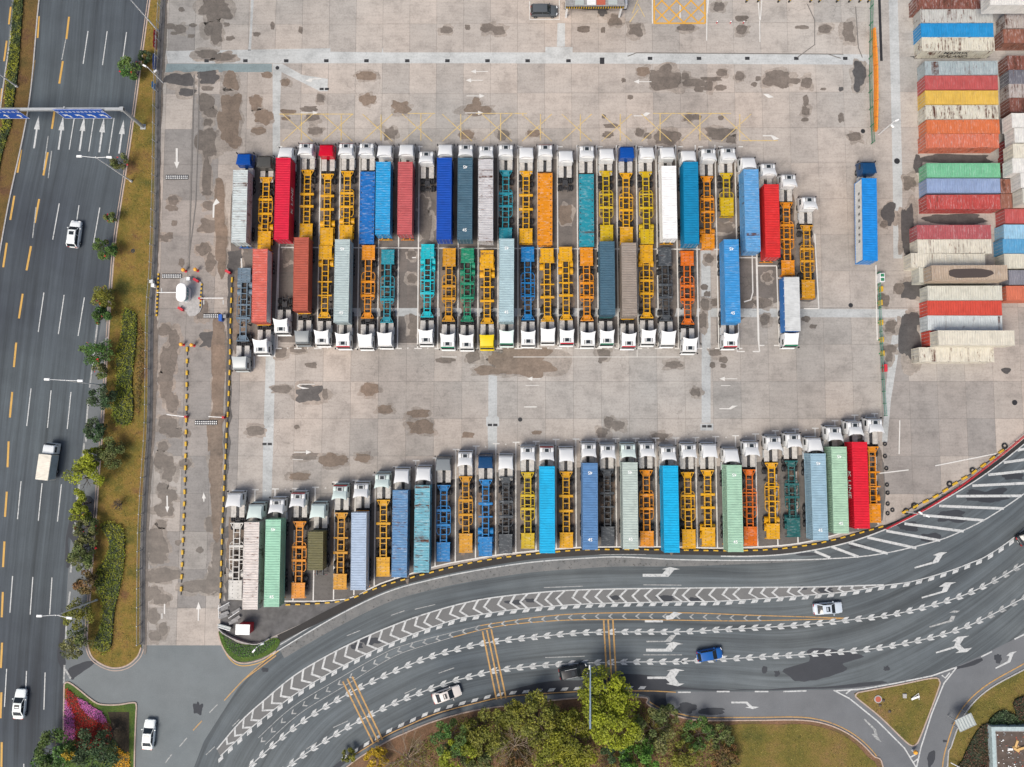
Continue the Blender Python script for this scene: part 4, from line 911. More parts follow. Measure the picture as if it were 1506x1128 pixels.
# ------------------------------------------------------------------ road tractors and trailers
def wheel_mesh(r=0.50, w=0.30, dual=False):
    mb = MB(); n = 18
    for x0 in ((-0.17, 0.17) if dual else (0.0,)):
        ww = 0.27 if dual else w
        prof = [(-ww / 2, r * 0.55), (-ww / 2, r * 0.93), (-ww / 2 + 0.04, r), (ww / 2 - 0.04, r), (ww / 2, r * 0.93), (ww / 2, r * 0.55)]
        rings = [[(x0 + x, rr * math.cos(2 * math.pi * k / n), rr * math.sin(2 * math.pi * k / n)) for x, rr in prof] for k in range(n)]
        mb.loft(rings + [rings[0]], False, mi=0)
        for sx in (-1, 1): mb.tube((x0 + sx * (ww / 2 - 0.05), 0, 0), (x0 + sx * (ww / 2 - 0.03), 0, 0), r * 0.56, r * 0.5, 12, 1)
    return mb.mesh('wheel', ['tyre', 'rim'], 40)
def cab_body_mesh(kind):
    mb = MB(); R = []
    top = 2.95 if kind != 'low' else 2.75
    for y, zt, zb, w in [(0.0, 1.55, 0.55, 1.16), (-0.03, 1.62, 0.5, 1.20), (-0.16, 2.15, 0.5, 1.215), (-0.34, top - 0.12, 0.5, 1.19), (-0.52, top - 0.02, 0.5, 1.18), (-0.9, top + 0.02, 0.55, 1.18), (-2.12, top, 0.8, 1.18), (-2.22, top - 0.08, 0.85, 1.15)]:
        half = [(w * 0.97, zb), (w, zb + 0.12), (w, min(1.75, zt - 0.25)), (w * 0.965, zt - 0.16), (w * 0.93, zt - 0.05), (w * 0.84, zt), (w * 0.4, zt + 0.02)]
        R.append([(x, y, z) for x, z in half] + [(-x, y, z) for x, z in half[::-1]])
    mb.loft(R, True, True, True); return mb.mesh('cab', 'cab_paint', 35)
def fairing_mesh(kind):
    """roof air deflector with swept-back rear corners"""
    mb = MB(); nu, nv = 13, 7; top0 = 2.95 if kind != 'low' else 2.75
    rise = {'hatch': 0.62, 'smooth': 0.70, 'low': 0.30}[kind]; back = {'hatch': 0.34, 'smooth': 0.30, 'low': 0.10}[kind]
    G = []
    for j in range(nv):
        v = j / (nv - 1); row = []
        y0 = (-1.02 if kind == 'hatch' else -0.46) + (-2.16 - (-1.02 if kind == 'hatch' else -0.46)) * v
        w = 1.02 + 0.19 * v ** 1.4
        for i in range(nu):
            u = -1 + 2 * i / (nu - 1)
            z = top0 + 0.035 + rise * (1 - (1 - v) ** 1.7) * (1 - 0.16 * abs(u) ** 4)
            y = y0 - back * v * (abs(u) ** 2.2)
            row.append((u * w, y, z))
        G.append(row)
    mb.loft(G, False)
    for i_ in (0, nu - 1):
        side = [g[i_] for g in G]
        mb.loft([side, [(p[0] * 0.985, p[1] + 0.05, top0 - 0.10) for p in side]], False)
    rear = G[-1]; mb.loft([rear, [(p[0] * 0.97, p[1] + 0.10, p[2] - 0.10) for p in rear], [(p[0] * 0.93, -2.14 + 0.0, top0 - 0.16) for p in rear]], False)
    mb.loft([[(p[0], p[1], top0 - 0.02) for p in G[0]], G[0]], False)
    return mb.mesh('roof_fairing', 'cab_paint', 40)
def tractor_meshes():
    d = {}
    for k in ('hatch', 'smooth', 'low'):
        d['body_' + k] = cab_body_mesh(k); d['fair_' + k] = fairing_mesh(k)
    d['screen'] = MB().loft([[(-1.08, 0.012, 1.62), (1.08, 0.012, 1.62)], [(-1.09, -0.135, 2.15), (1.09, -0.135, 2.15)], [(-1.03, -0.30, 2.76), (1.03, -0.30, 2.76)]], False).mesh('windscreen', 'glass')
    d['visor'] = MB().loft([[(-1.1, -0.16, 2.64), (1.1, -0.16, 2.64)], [(-1.1, -0.28, 2.80), (1.1, -0.28, 2.80)]], False).mesh('sun_visor', 'cab_paint')
    d['window'] = MB().box(0, -0.85, 2.05, 0.02, 0.9, 0.62).mesh('side_window', 'glass')
    d['bumper'] = MB().cbox(0, 0.02, 0.62, 2.36, 0.24, 0.62, 0.06).mesh('bumper', 'cab_paint')
    d['hatch'] = MB().cbox(0, -0.76, 3.01, 0.90, 0.72, 0.07, 0.02, 0).box(0, -0.76, 3.055, 0.62, 0.52, 0.03, 1).box(-0.60, -0.76, 2.99, 0.09, 0.74, 0.08, 2).box(0.60, -0.76, 2.99, 0.09, 0.74, 0.08, 2).mesh('roof_hatch', ['steel', 'glass', 'dark_metal'])
    d['mirror'] = MB().tube((0, 0, 2.35), (0.22, 0.12, 2.3), 0.03).cbox(0.27, 0.14, 2.0, 0.12, 0.24, 0.62, 0.03).mesh('mirror', 'black_plain')
    ch = MB()
    for s in (-1, 1): ch.box(s * 0.40, -3.6, 0.92, 0.10, 6.1, 0.26)
    for y in (-2.6, -3.6, -4.4, -5.3, -6.2): ch.box(0, y, 0.92, 0.72, 0.12, 0.18)
    ch.box(0, -3.3, 1.12, 0.34, 1.5, 0.06).tube((-0.95, -4.55, 0.52), (0.95, -4.55, 0.52), 0.09).tube((-0.95, -5.85, 0.52), (0.95, -5.85, 0.52), 0.09).tube((-0.95, -1.35, 0.5), (0.95, -1.35, 0.5), 0.07)
    d['chassis'] = ch.mesh('chassis', 'dark_metal')
    d['deck'] = MB().cbox(0, -3.25, 1.18, 0.84, 2.0, 0.06, 0.02).box(0, -2.75, 1.215, 0.6, 0.04, 0.02).box(0, -3.4, 1.215, 0.6, 0.04, 0.02).mesh('deck_plate', 'grey_plate')
    d['tank'] = MB().loft([[(0.30 * math.cos(a), y, 0.30 * math.sin(a)) for a in [2 * math.pi * k / 14 for k in range(14)]] for y in (-0.62, 0.62)], True, True, True).mesh('fuel_tank', 'steel', 40)
    d['fifth'] = MB().prism([(-0.42, -0.55), (-0.18, -0.62), (0, -0.25), (0.18, -0.62), (0.42, -0.55), (0.46, 0.2), (0.25, 0.45), (-0.25, 0.45), (-0.46, 0.2)], 1.10, 1.20).mesh('fifth_wheel', 'dark_metal')
    def guard(r, w, a0, a1, n=9):
        mb = MB(); mb.loft([[(-w / 2, r * math.cos(a), r * math.sin(a)), (w / 2, r * math.cos(a), r * math.sin(a)), (w / 2, (r - 0.02) * math.cos(a), (r - 0.02) * math.sin(a)), (-w / 2, (r - 0.02) * math.cos(a), (r - 0.02) * math.sin(a))] for a in [math.radians(a0 + (a1 - a0) * k / n) for k in range(n + 1)]], True, True, True); return mb.mesh('mudguard', 'paint', 40)
    d['guard'] = guard(0.62, 0.64, 25, 155)
    d['lamp'] = MB().cbox(0, 0, 0, 0.34, 0.06, 0.2, 0.02).mesh('headlight', 'headlight')
    d['wheel1'] = wheel_mesh(0.5, 0.3); d['wheel2'] = wheel_mesh(0.5, 0.3, True)
    return d
def trailer_meshes():
    d = {}
    def rail(L):
        mb = MB(); h = L / 2
        # gooseneck: shallow at the front (z 1.28) then deep main beam
        y = 0.0
        mb.loft([[(-0.085, yy, z0), (0.085, yy, z0), (0.085, yy, 1.46), (-0.085, yy, 1.46)] for yy, z0 in ((0.0, 1.26), (-2.9, 1.24), (-3.3, 0.98), (-L, 1.0))], True, True, True)
        return mb.mesh('main_rail', 'paint')
    d['rail40'] = rail(12.4); d['rail20'] = rail(7.4)
    d['cross'] = MB().box(0, 0, 1.40, 0.90, 0.13, 0.10).mesh('cross_member', 'paint')
    d['bolster'] = MB().cbox(0, 0, 1.46, 2.34, 0.42, 0.22, 0.04).box(-1.06, 0, 1.56, 0.16, 0.16, 0.06).box(1.06, 0, 1.56, 0.16, 0.16, 0.06).mesh('bolster', 'paint')
    d['thinbolster'] = MB().box(0, 0, 1.45, 2.34, 0.22, 0.18).mesh('bolster', 'paint')
    fb = MB().cbox(0, -0.10, 1.46, 2.16, 0.20, 0.22, 0.03)
    for s in (-1, 1): fb.beam((s * 0.98, -0.18, 1.44), (s * 0.56, -0.95, 1.44), 0.10, 0.10)
    fb.box(0, -0.55, 1.38, 0.92, 0.7, 0.05).box(0, -0.95, 1.42, 0.96, 0.12, 0.12); fb.box(-0.2, -0.4, 1.42, 0.06, 0.4, 0.05).box(0.2, -0.4, 1.42, 0.06, 0.4, 0.05)
    d['front'] = fb.mesh('front_bolster', 'paint')
    def plat(l, w=2.14):
        mb = MB().box(0, -l / 2, 1.495, w, l, 0.05)
        for s in (-1, 1):
            mb.box(s * (w / 2 - 0.03), -l / 2, 1.53, 0.07, l, 0.06)
            for i in range(5): mb.box(s * 0.45, -0.35 - i * (l - 0.7) / 4, 1.527, 0.08, 0.14, 0.02, 1)
        mb.box(0, -0.07, 1.53, w + 0.12, 0.14, 0.07).box(0, -l + 0.06, 1.40, w + 0.1, 0.12, 0.3); return mb.mesh('rear_platform', ['paint', 'dark_metal'])
    d['plat'] = plat(2.5); d['platlong'] = plat(3.1)
    def wing(l):
        mb = MB(); z = 1.30
        pts = [(0.05, 0.0), (0.36, -0.0), (0.60, -0.42), (0.60, -l + 0.42), (0.36, -l), (0.05, -l)]
        for a, b in zip(pts, pts[1:]): mb.beam((a[0], a[1], z), (b[0], b[1], z), 0.095, 0.10)
        for k in range(1, 4): mb.beam((0.02, -l * k / 4, z), (0.60, -l * k / 4, z), 0.085, 0.08)
        return mb.mesh('side_frame', 'paint')
    d['wing'] = wing(4.6)
    d['axle'] = MB().tube((-0.95, 0, 0.5), (0.95, 0, 0.5), 0.08).box(-0.45, 0, 0.75, 0.12, 0.8, 0.2).box(0.45, 0, 0.75, 0.12, 0.8, 0.2).box(0, 0, 0.80, 0.5, 0.5, 0.25).mesh('axle', 'dark_metal')
    d['leg'] = MB().box(0, 0, 0.75, 0.14, 0.14, 1.3).box(0, 0, 0.05, 0.32, 0.32, 0.05).mesh('landing_leg', 'dark_metal')
    d['bump'] = MB().box(0, 0, 0.62, 2.2, 0.12, 0.14).box(-0.6, 0, 0.95, 0.1, 0.1, 0.6).box(0.6, 0, 0.95, 0.1, 0.1, 0.6).mesh('rear_bumper', 'paint')
    d['tail'] = MB().box(0, 0, 0, 0.34, 0.05, 0.12).mesh('tail_light', 'taillight')
    def flat():
        mb = MB().box(0, -6.2, 1.49, 2.46, 12.4, 0.08)
        n = 30
        for i in range(n): mb.box(0, -(i + 0.5) * 12.4 / n, 1.538, 2.30, 12.4 / n * 0.82, 0.015)
        for s in (-1, 1):
            mb.box(s * 1.22, -6.2, 1.50, 0.07, 12.42, 0.14)
            for i in range(12): mb.box(s * 0.98, -0.6 - i * 1.0, 1.552, 0.16, 0.2, 0.02, 1)
        return mb.mesh('flat_deck', ['paint', 'dark_metal'])
    d['flat'] = flat()
    ug = MB()
    for k, (x, y, sx, sy) in enumerate([(0, -4.2, 0.5, 0.9), (-0.1, -5.5, 0.34, 1.2), (0.12, -7.0, 0.4, 0.8), (0, -8.4, 0.62, 1.0), (0, -9.7, 0.6, 1.1), (0, -11.0, 0.6, 0.8), (-0.78, -5.0, 0.42, 1.3), (0.78, -6.2, 0.42, 1.0), (0.8, -4.4, 0.36, 0.7)]): ug.cbox(x, y, 0.85 - 0.05 * (k % 3), sx, sy, 0.4, 0.04)
    ug.tube((0.3, -2.5, 1.05), (0.3, -11.5, 0.95), 0.05).tube((-0.28, -2.5, 1.05), (-0.28, -11.5, 0.95), 0.05).tube((-0.95, -7.2, 0.8), (0.95, -7.2, 0.8), 0.16, n=10)
    d['gear'] = ug.mesh('under_gear', 'under_gear')
    d['tool'] = MB().cbox(0, 0, 0.95, 0.5, 0.9, 0.5, 0.04).mesh('tool_box', 'paint')
    return d
TM = tractor_meshes(); RM = trailer_meshes()

WHITE = (0.72, 0.73, 0.725)
C = dict(white=WHITE, mint=(0.62, 0.72, 0.68), blue=(0.012, 0.085, 0.36), navy=(0.02, 0.07, 0.17), dark=(0.07, 0.07, 0.065), grey=(0.20, 0.22, 0.23), red=(0.62, 0.02, 0.055), yellow=(0.85, 0.66, 0.02), offgrey=(0.42, 0.45, 0.45),
    ty=(0.80, 0.44, 0.012), to=(0.80, 0.33, 0.03), tol=(0.66, 0.34, 0.07), tor=(0.74, 0.20, 0.055), tyg=(0.66, 0.47, 0.015), tbl=(0.02, 0.22, 0.52), tteal=(0.05, 0.30, 0.38), tcy=(0.04, 0.54, 0.62), tgr=(0.03, 0.26, 0.15), tdk=(0.075, 0.085, 0.095), tgb=(0.17, 0.23, 0.29), tw=(0.70, 0.69, 0.66), tdg=(0.03, 0.13, 0.13), tblue2=(0.015, 0.17, 0.50))
CNAME = dict(white='white', mint='pale mint', blue='blue', navy='dark blue', dark='dark grey-brown', grey='grey', red='red', yellow='yellow', offgrey='pale grey', ty='yellow', to='orange', tol='dull orange', tor='orange-red', tyg='mustard', tbl='blue', tteal='teal', tcy='cyan', tgr='green', tdk='dark grey', tgb='grey-blue', tw='white', tdg='dark green', tblue2='bright blue')
def tractor(root, cabcol, kind, accent=None, deck=True, rear=True):
    cc = (*C[cabcol], 0.05)
    cab = ob('cab', TM['body_' + kind], root, col=cc)
    ob('roof_fairing', TM['fair_' + kind], cab, col=cc)
    ob('windscreen', TM['screen'], cab)
    ac = (*C[accent], 0.1) if accent else cc
    ob('sun_visor', TM['visor'], cab, col=ac)
    ob('bumper', TM['bumper'], cab, col=cc)
    if kind == 'hatch': ob('roof_hatch', TM['hatch'], cab)
    for s in (-1, 1):
        ob('side_window', TM['window'], cab, (s * 1.205, 0, 0))
        ob('mirror', TM['mirror'], cab, (s * 1.15, -0.1, 0), scale=(s, 1, 1))
    ch = ob('chassis', TM['chassis'], root)
    for s in (-1, 1):
        if deck: ob('deck_plate', TM['deck'], ch, (s * 0.68, 0, 0))
        ob('fuel_tank', TM['tank'], ch, (s * 0.92, -3.0, 0.72))
        ob('wheel', TM['wheel1'], ch, (s * 1.02, -1.35, 0.5))
        if rear:
            for y in (-4.55, -5.85): ob('wheel', TM['wheel2'], ch, (s * 0.90, y, 0.5))
    ob('fifth_wheel', TM['fifth'], ch, (0, -5.1, 0))
    return cab, ch
def trailer(root, y0, tc, kind, guards, seed, loaded):
    """skeleton ('skel'), flat ('flat') or short ('short') semi-trailer whose front edge is at y0"""
    rg = random.Random(seed); c = (*C[tc], 0.66 if kind == 'flat' else 0.52); L = 7.4 if kind == 'short' else 12.4
    gc = (*C[guards], 0.3) if guards else (0.06, 0.07, 0.08, 0.1)
    fr = ob('trailer_frame', RM['front'], root, (0, y0, 0), col=c)
    for s in (-1, 1): ob('main_rail', RM['rail20' if kind == 'short' else 'rail40'], fr, (s * 0.50, 0, 0), col=c)
    if kind == 'flat':
        ob('flat_deck', RM['flat'], fr, (0, 0, 0.02), col=c)
    elif not loaded:
        pl = 2.5 if rg.random() < 0.55 else 3.1
        ys = -1.55
        while ys > -L + pl + 0.2:
            ob('cross_member', RM['cross'], fr, (0, ys + rg.uniform(-0.1, 0.1), 0), col=c); ys -= 0.92
        if kind == 'skel':
            b0 = -3.75 - rg.uniform(0, 0.5)
            for yb in (b0, b0 - 2.25 - rg.uniform(-0.2, 0.2)): ob('bolster', RM['bolster' if rg.random() < 0.75 else 'thinbolster'], fr, (0, yb, 0), col=c)
            if rg.random() < 0.72:
                for s in (-1, 1): ob('side_frame', RM['wing'], fr, (s * 0.52, b0 + 0.65, 0), col=c, scale=(s, 1, 1))
        else:
            ob('side_frame', RM['wing'], fr, (0.52, -3.3, 0), col=c, scale=(1, 0.7, 1)); ob('side_frame', RM['wing'], fr, (-0.52, -3.3, 0), col=c, scale=(-1, 0.7, 1))
        ob('rear_platform', RM['plat' if pl == 2.5 else 'platlong'], fr, (0, -L + pl + 0.03, 0), col=c)
    ax = [-L + 3.05, -L + 1.8] if rg.random() < 0.35 else [-L + 4.0, -L + 2.72, -L + 1.44]
    if kind == 'short': ax = [-L + 2.9, -L + 1.6]
    if not loaded and kind == 'skel': ax = [a - 0.0 for a in ax]
    axo = []
    for a in ax:
        x = ob('axle', RM['axle'], fr, (0, a, 0)); axo.append(x)
        for s in (-1, 1):
            ob('wheel', TM['wheel2'], fr, (s * 0.93, a, 0.5))
            if guards and not loaded and rg.random() < 0.93: ob('mudguard', TM['guard'], fr, (s * 0.93, a, 0.55), col=gc)
    if not loaded and kind == 'skel': ob('under_gear', RM['gear'], fr)
    for s in (-1, 1): ob('landing_leg', RM['leg'], fr, (s * 0.75, -2.9, 0))
    ob('rear_bumper', RM['bump'], fr, (0, -L + 0.05, 0), col=c)
    for s in (-1, 1): ob('tail_light', RM['tail'], fr, (s * 0.9, -L - 0.02, 0.62))
    return fr

KT = {'h': 'hatch', 's': 'smooth', 'l': 'low'}
# container colours
K = dict(wr=(0.60, 0.66, 0.66), red=(0.66, 0.02, 0.055), lblue=(0.03, 0.33, 0.66), salmon=(0.50, 0.11, 0.115), blue=(0.008, 0.075, 0.42), slate=(0.065, 0.135, 0.19), wstreak=(0.58, 0.57, 0.58), white=(0.80, 0.80, 0.79), tblue=(0.01, 0.23, 0.44), wblue=(0.13, 0.36, 0.66), vred=(0.66, 0.04, 0.04), sal2=(0.66, 0.15, 0.115), brick=(0.44, 0.105, 0.07), lgrey=(0.47, 0.56, 0.56), pblue=(0.42, 0.56, 0.60), gbrown=(0.33, 0.28, 0.24), sky=(0.06, 0.30, 0.64), pinkw=(0.72, 0.66, 0.62), mint=(0.34, 0.62, 0.46), olive=(0.135, 0.125, 0.05), pgb=(0.42, 0.52, 0.66), oblue=(0.12, 0.27, 0.48), cygrey=(0.17, 0.44, 0.54), cyan=(0.01, 0.44, 0.76), bslate=(0.11, 0.24, 0.46), lgg=(0.50, 0.58, 0.54), mint2=(0.40, 0.62, 0.47), lb2=(0.34, 0.50, 0.60), mint3=(0.42, 0.62, 0.46), vred2=(0.70, 0.025, 0.045))
KN = dict(wr='ragged pale grey', red='crimson', lblue='bright light blue', salmon='dusty salmon red', blue='deep blue', slate='dark slate', wstreak='streaky off-white', white='clean white', tblue='teal blue', wblue='worn sky blue', vred='bright red', sal2='salmon red with a white side', brick='brick red', lgrey='pale grey-green', pblue='pale blue-grey', gbrown='grey-brown', sky='sky blue', pinkw='rust-streaked off-white', mint='mint green', olive='short olive', pgb='pale blue', oblue='worn blue', cygrey='worn turquoise', cyan='vivid cyan blue', bslate='slate blue', lgg='pale grey-green', mint2='mint green', lb2='pale sky blue', mint3='pale mint green', vred2='bright red')
# cab x, cab front y (picture, at the roof), cab kind, cab colour, trailer kind (k skeleton, f flat, s short, - none), trailer colour, tail y, mudguards, load (colour, size, roof front y, rust, extras)
ROW_A = [
 (359, 221, 'l', 'blue', 'k', 'tblue2', 374, None, ('wr', 40, 250, 0.72, {})), (389, 225, 'l', 'dark', 'k', 'ty', 367, 'ty', None), (421, 212, 's', 'white', 'k', 'to', 358, None, ('red', 45, 232, 0.03, {'sidetext': 'K LINE'})),
 (450, 206, 'h', 'white', 'k', 'ty', 356, None, None), (480, 208, 'l', 'red', 'k', 'ty', 362, 'ty', None), (509, 206, 'h', 'white', 'k', 'ty', 358, 'ty', None), (539, 206, 'h', 'white', 'f', 'tblue2', 359, None, None),
 (566, 209, 's', 'white', 'k', 'ty', 352, None, ('lblue', 40, 238, 0.5, {})), (598, 208, 's', 'white', 'k', 'to', 354, None, ('salmon', 40, 238, 0.10, {})), (627, 218, 'h', 'white', '-', None, 0, None, None),
 (655, 208, 's', 'white', 'k', 'to', 356, None, ('blue', 45, 232, 0.02, {})), (685, 208, 'h', 'white', 'k', 'tdk', 356, None, ('slate', 45, 232, 0.10, {'marks': '45'})), (715, 210, 'h', 'white', 'k', 'ty', 357, None, ('wstreak', 45, 234, 0.78, {})),
 (744, 208, 'h', 'white', 'k', 'tteal', 357, None, None), (774, 212, 's', 'white', 'k', 'ty', 358, None, None), (802, 208, 'h', 'white', 'f', 'to', 361, None, None), (832, 217, 's', 'white', '-', None, 0, None, None), (863, 210, 'h', 'white', 'f', 'tteal', 363, None, None),
 (892, 214, 's', 'white', 'k', 'tyg', 358, None, None), (922, 211, 'l', 'blue', 'k', 'ty', 361, None, None), (951, 212, 's', 'white', 'k', 'tyg', 359, 'tyg', None), (981, 212, 's', 'white', 'k', 'ty', 356, None, ('white', 40, 244, 0.0, {})), (1012, 217, 's', 'white', 'k', 'to', 360, None, ('tblue', 45, 238, 0.02, {})),
 (1042, 214, 'h', 'white', 'k', 'to', 366, 'to', None), (1071, 213, 'h', 'white', 's', 'tyg', 318, None, None), (1100, 227, 's', 'white', 'k', 'to', 372, None, ('wblue', 45, 249, 0.62, {})), (1130, 236, 'h', 'white', 'k', 'to', 384, None, ('vred', 40, 271, 0.05, {})), (1160, 252, 'h', 'white', 'k', 'to', 405, None, None), (1190, 285, 'h', 'white', 'k', 'tol', 439, None, None)]
ROW_B = [
 (352, 547, 'l', 'offgrey', 'k', 'tgb', 394, 'tgb', None), (383, 523, 'h', 'white', 'k', 'ty', 372, None, ('sal2', 40, 366, 0.4, {'side': 'w'})), (413, 493, 'h', 'white', '-', None, 0, None, None), (444, 509, 'l', 'grey', 'k', 'ty', 358, None, ('brick', 40, 349, 0.05, {})), (473, 510, 'h', 'white', 'k', 'ty', 360, 'ty', None), (504, 514, 'h', 'white', 'k', 'ty', 360, None, ('lgrey', 45, 352, 0.10, {'marks': '45'})),
 (537, 515, 's', 'white', 'k', 'to', 360, None, None), (566, 513, 's', 'white', 'k', 'tteal', 367, None, None), (626, 509, 'h', 'white', 'k', 'tcy', 359, 'tcy', None), (658, 515, 'h', 'white', 'k', 'tol', 365, None, None), (686, 516, 'h', 'white', 'k', 'tgr', 365, 'tgr', None), (716, 515, 'l', 'yellow', 'k', 'ty', 368, 'ty', None),
 (745, 510, 's', 'mint', 'k', 'ty', 358, None, ('pblue', 45, 351, 0.12, {'marks': '45'})), (777, 511, 'h', 'white', 'k', 'tbl', 363, None, None), (806, 507, 's', 'white', 'k', 'ty', 365, 'ty', None), (834, 509, 'h', 'white', 'k', 'ty', 363, 'ty', None), (865, 512, 'h', 'white', 'k', 'to', 364, None, None), (893, 510, 'h', 'white', 'k', 'tdg', 364, None, ('slate', 40, 355, 0.08, {})), (925, 514, 'h', 'white', 'k', 'ty', 364, None, ('gbrown', 40, 357, 0.22, {})), (954, 509, 'h', 'white', 'k', 'ty', 360, 'ty', None),
 (983, 511, 's', 'white', 'k', 'tdk', 364, None, None), (1015, 521, 'h', 'white', 'k', 'tor', 369, None, None), (1075, 514, 'h', 'white', 'k', 'to', 360, None, ('sky', 45, 352, 0.42, {'marks': '45'})), (1165, 510, 'l', 'white', 'b', None, 408, None, None)]
ROW_C = [
 (345, 721, 's', 'white', 'k', 'tw', 882, 'tw', None), (376, 738, 's', 'mint', 'k', 'ty', 890, None, ('pinkw', 45, 768, 0.74, {})), (407, 730, 'h', 'white', 'k', 'ty', 884, None, ('mint', 45, 764, 0.08, {'marks': '45'})), (438, 721, 'h', 'white', 'k', 'to', 880, None, None), (468, 737, 's', 'mint', 's', 'tdk', 850, None, ('olive', 20, 782, 0.12, {})), (500, 710, 'h', 'mint', 'k', 'tol', 867, None, None), (531, 707, 'h', 'white', 'k', 'to', 866, None, ('pgb', 40, 754, 0.06, {'side': 'w'})), (562, 693, 'h', 'mint', 'k', 'ty', 848, None, None),
 (591, 686, 's', 'white', 'k', 'tdk', 845, None, ('oblue', 45, 721, 0.78, {})), (623, 683, 's', 'white', 'k', 'tdk', 838, None, ('cygrey', 45, 714, 0.82, {})), (652, 669, 'l', 'grey', 'k', 'tbl', 826, None, None), (684, 661, 'h', 'white', 'k', 'tol', 813, None, None), (714, 666, 'l', 'navy', 'k', 'tbl', 818, 'tbl', None), (744, 666, 's', 'white', 'k', 'tdk', 814, None, None), (776, 653, 'h', 'white', 'k', 'tyg', 807, None, None), (804, 653, 'h', 'white', 'k', 'ty', 806, None, ('cyan', 45, 686, 0.03, {})),
 (833, 655, 's', 'white', 'k', 'ty', 806, None, None), (866, 648, 'h', 'white', 'k', 'tdk', 803, None, ('bslate', 45, 681, 0.05, {'marks': '45'})), (894, 650, 'h', 'white', 'k', 'tdk', 803, None, None), (924, 649, 'h', 'mint', 'k', 'to', 802, None, ('lgg', 45, 680, 0.10, {'marks': '45'})), (952, 648, 'h', 'white', 'k', 'to', 804, None, None), (983, 653, 'h', 'white', 'k', 'tbl', 808, None, ('cyan', 45, 685, 0.03, {})), (1013, 649, 'h', 'white', 'k', 'ty', 807, None, None), (1043, 649, 's', 'white', 'k', 'ty', 804, 'ty', None), (1075, 656, 's', 'white', 'k', 'ty', 806, None, ('mint2', 45, 684, 0.10, {'marks': '45'})), (1105, 646, 'h', 'white', 'k', 'tor', 803, None, None),
 (1138, 638, 'h', 'white', 'k', 'ty', 793, 'ty', None), (1167, 634, 'h', 'white', 'k', 'tdg', 790, 'tdg', None), (1197, 640, 's', 'white', 'k', 'tdg', 790, None, ('lb2', 45, 667, 0.10, {'marks': '45'})), (1227, 624, 'h', 'white', 'k', 'ty', 780, None, ('mint3', 45, 657, 0.06, {'marks': '45'})), (1257, 616, 'h', 'white', 'k', 'to', 772, None, ('vred2', 45, 650, 0.02, {'sidetext': 'K LINE'})), (1287, 612, 'h', 'white', 'k', 'to', 769, 'to', None)]
def vivid(c, k=1.18, g=0.74):
    l = 0.3 * c[0] + 0.59 * c[1] + 0.11 * c[2]
    return tuple(max(0.003, (l + (x - l) * k) * g) for x in c)
for kk in list(C):
    if kk.startswith('t') or kk in ('blue', 'red', 'yellow', 'navy'): C[kk] = vivid(C[kk])
K.update({kk: vivid(K[kk], 1.05, 0.84) for kk in K if kk != 'white'})
DECK = 1.56
ACC = {3: 'red', 9: 'tgr', 5: 'red', 12: 'tgr', 17: 'tgr', 18: 'red', 22: 'red', 15: 'red'}
def build_row(rows, heading, rowname, seed0):
    n = len(rows)
    for i, (cx, cy, ck, cc, tk, tc, ty, gd, load) in enumerate(rows):
        roofz = {'h': 3.0, 's': 2.95, 'l': 2.75}[ck]
        f = P(cx, cy + (2.5 if heading > 0 else -2.5), roofz)
        rz = (0.0 if heading > 0 else math.pi) + RNG.uniform(-0.006, 0.006)
        if tk == 'b': continue
        what = {'k': 'skeleton trailer', 'f': 'flat-deck trailer', 's': 'short skeleton trailer', '-': ''}[tk]
        place = f'{ORD[i]} from left in the {rowname} row'
        if tk == '-': lab = f'{CNAME[cc]}-cab truck tractor without trailer, {place}'
        elif load: lab = f'{CNAME[cc]}-cab truck under a {KN[load[0]].split(" with")[0]} container, {place}'
        else: lab = f'{CNAME[cc]}-cab truck with empty {CNAME[tc]} {what}, {place}'
        root = ob('container_truck', None, None, (f.x, f.y, TOPZ + 0.04), rz, label=lab, cat='truck', group='trucks parked in rows')
        root.empty_display_size = 0.5
        acc = ACC.get(i) if heading < 0 or i in (3, 5, 15) else None
        if ck == 'l' : acc = None
        tractor(root, cc, KT[ck], acc)
        if tk != '-':
            tl = P(cx, ty, 1.5)
            dist = abs(f.y - tl.y); L = 7.4 if tk == 's' else 12.4
            y0 = -(dist - L)
            y0 = min(max(y0, -5.2), -3.3)
            if load:
                fr_ = P(cx, load[2], DECK + (2.9 if load[1] == 45 else 2.59) + TOPZ)
                cl = CH[load[1]]; nose = fr_.y if heading > 0 else fr_.y - cl
                y0 = -abs(f.y - nose) - (0.6 if load[1] == 45 else -0.1)
            lw = RNG.uniform(1.0, 1.5)
            sheet('oil_and_shade', blob_px(cx, (cy + ty) / 2 + heading * 12, lw * 8.0, abs(cy - ty) * RNG.uniform(0.26, 0.38), 500 + seed0 + i, rough=0.45), TOPZ + 0.0345 + 0.0001 * (i % 20), RNG.choice(['wet_concrete', 'brown_stain', 'brown_stain']), yard)  # dark blob under each trailer: oil stain plus painted shade
            trailer(root, y0, tc, {'k': 'skel', 'f': 'flat', 's': 'short'}[tk], gd, seed0 + i, bool(load))
        if load:
            lk, size, fy, rust, ex = load
            H = 2.9 if size == 45 else 2.59
            top = DECK + H + TOPZ
            front = P(cx, fy, top)
            yc = front.y - heading * CH[size] / 2 if heading > 0 else front.y - CH[size] / 2
            # row B roofs are measured at the far (north) edge as well
            xo = f.x
            side = (0.72, 0.72, 0.70) if ex.get('side') else None
            st = None
            if ex.get('sidetext'): st = (ex['sidetext'], 1.5, 1 if cx < 700 else -1, 'white_plain', 1.5)
            yaw = rz + RNG.uniform(-0.002, 0.002)
            container(size, (xo, yc, DECK + TOPZ + 0.045), yaw, K[lk], f'{KN[lk]} container on the {ORD[i]} truck from left, {rowname} row', rust, H, side, 'containers on parked trucks', marks=ex.get('marks'), sidetext=st, doors=True)
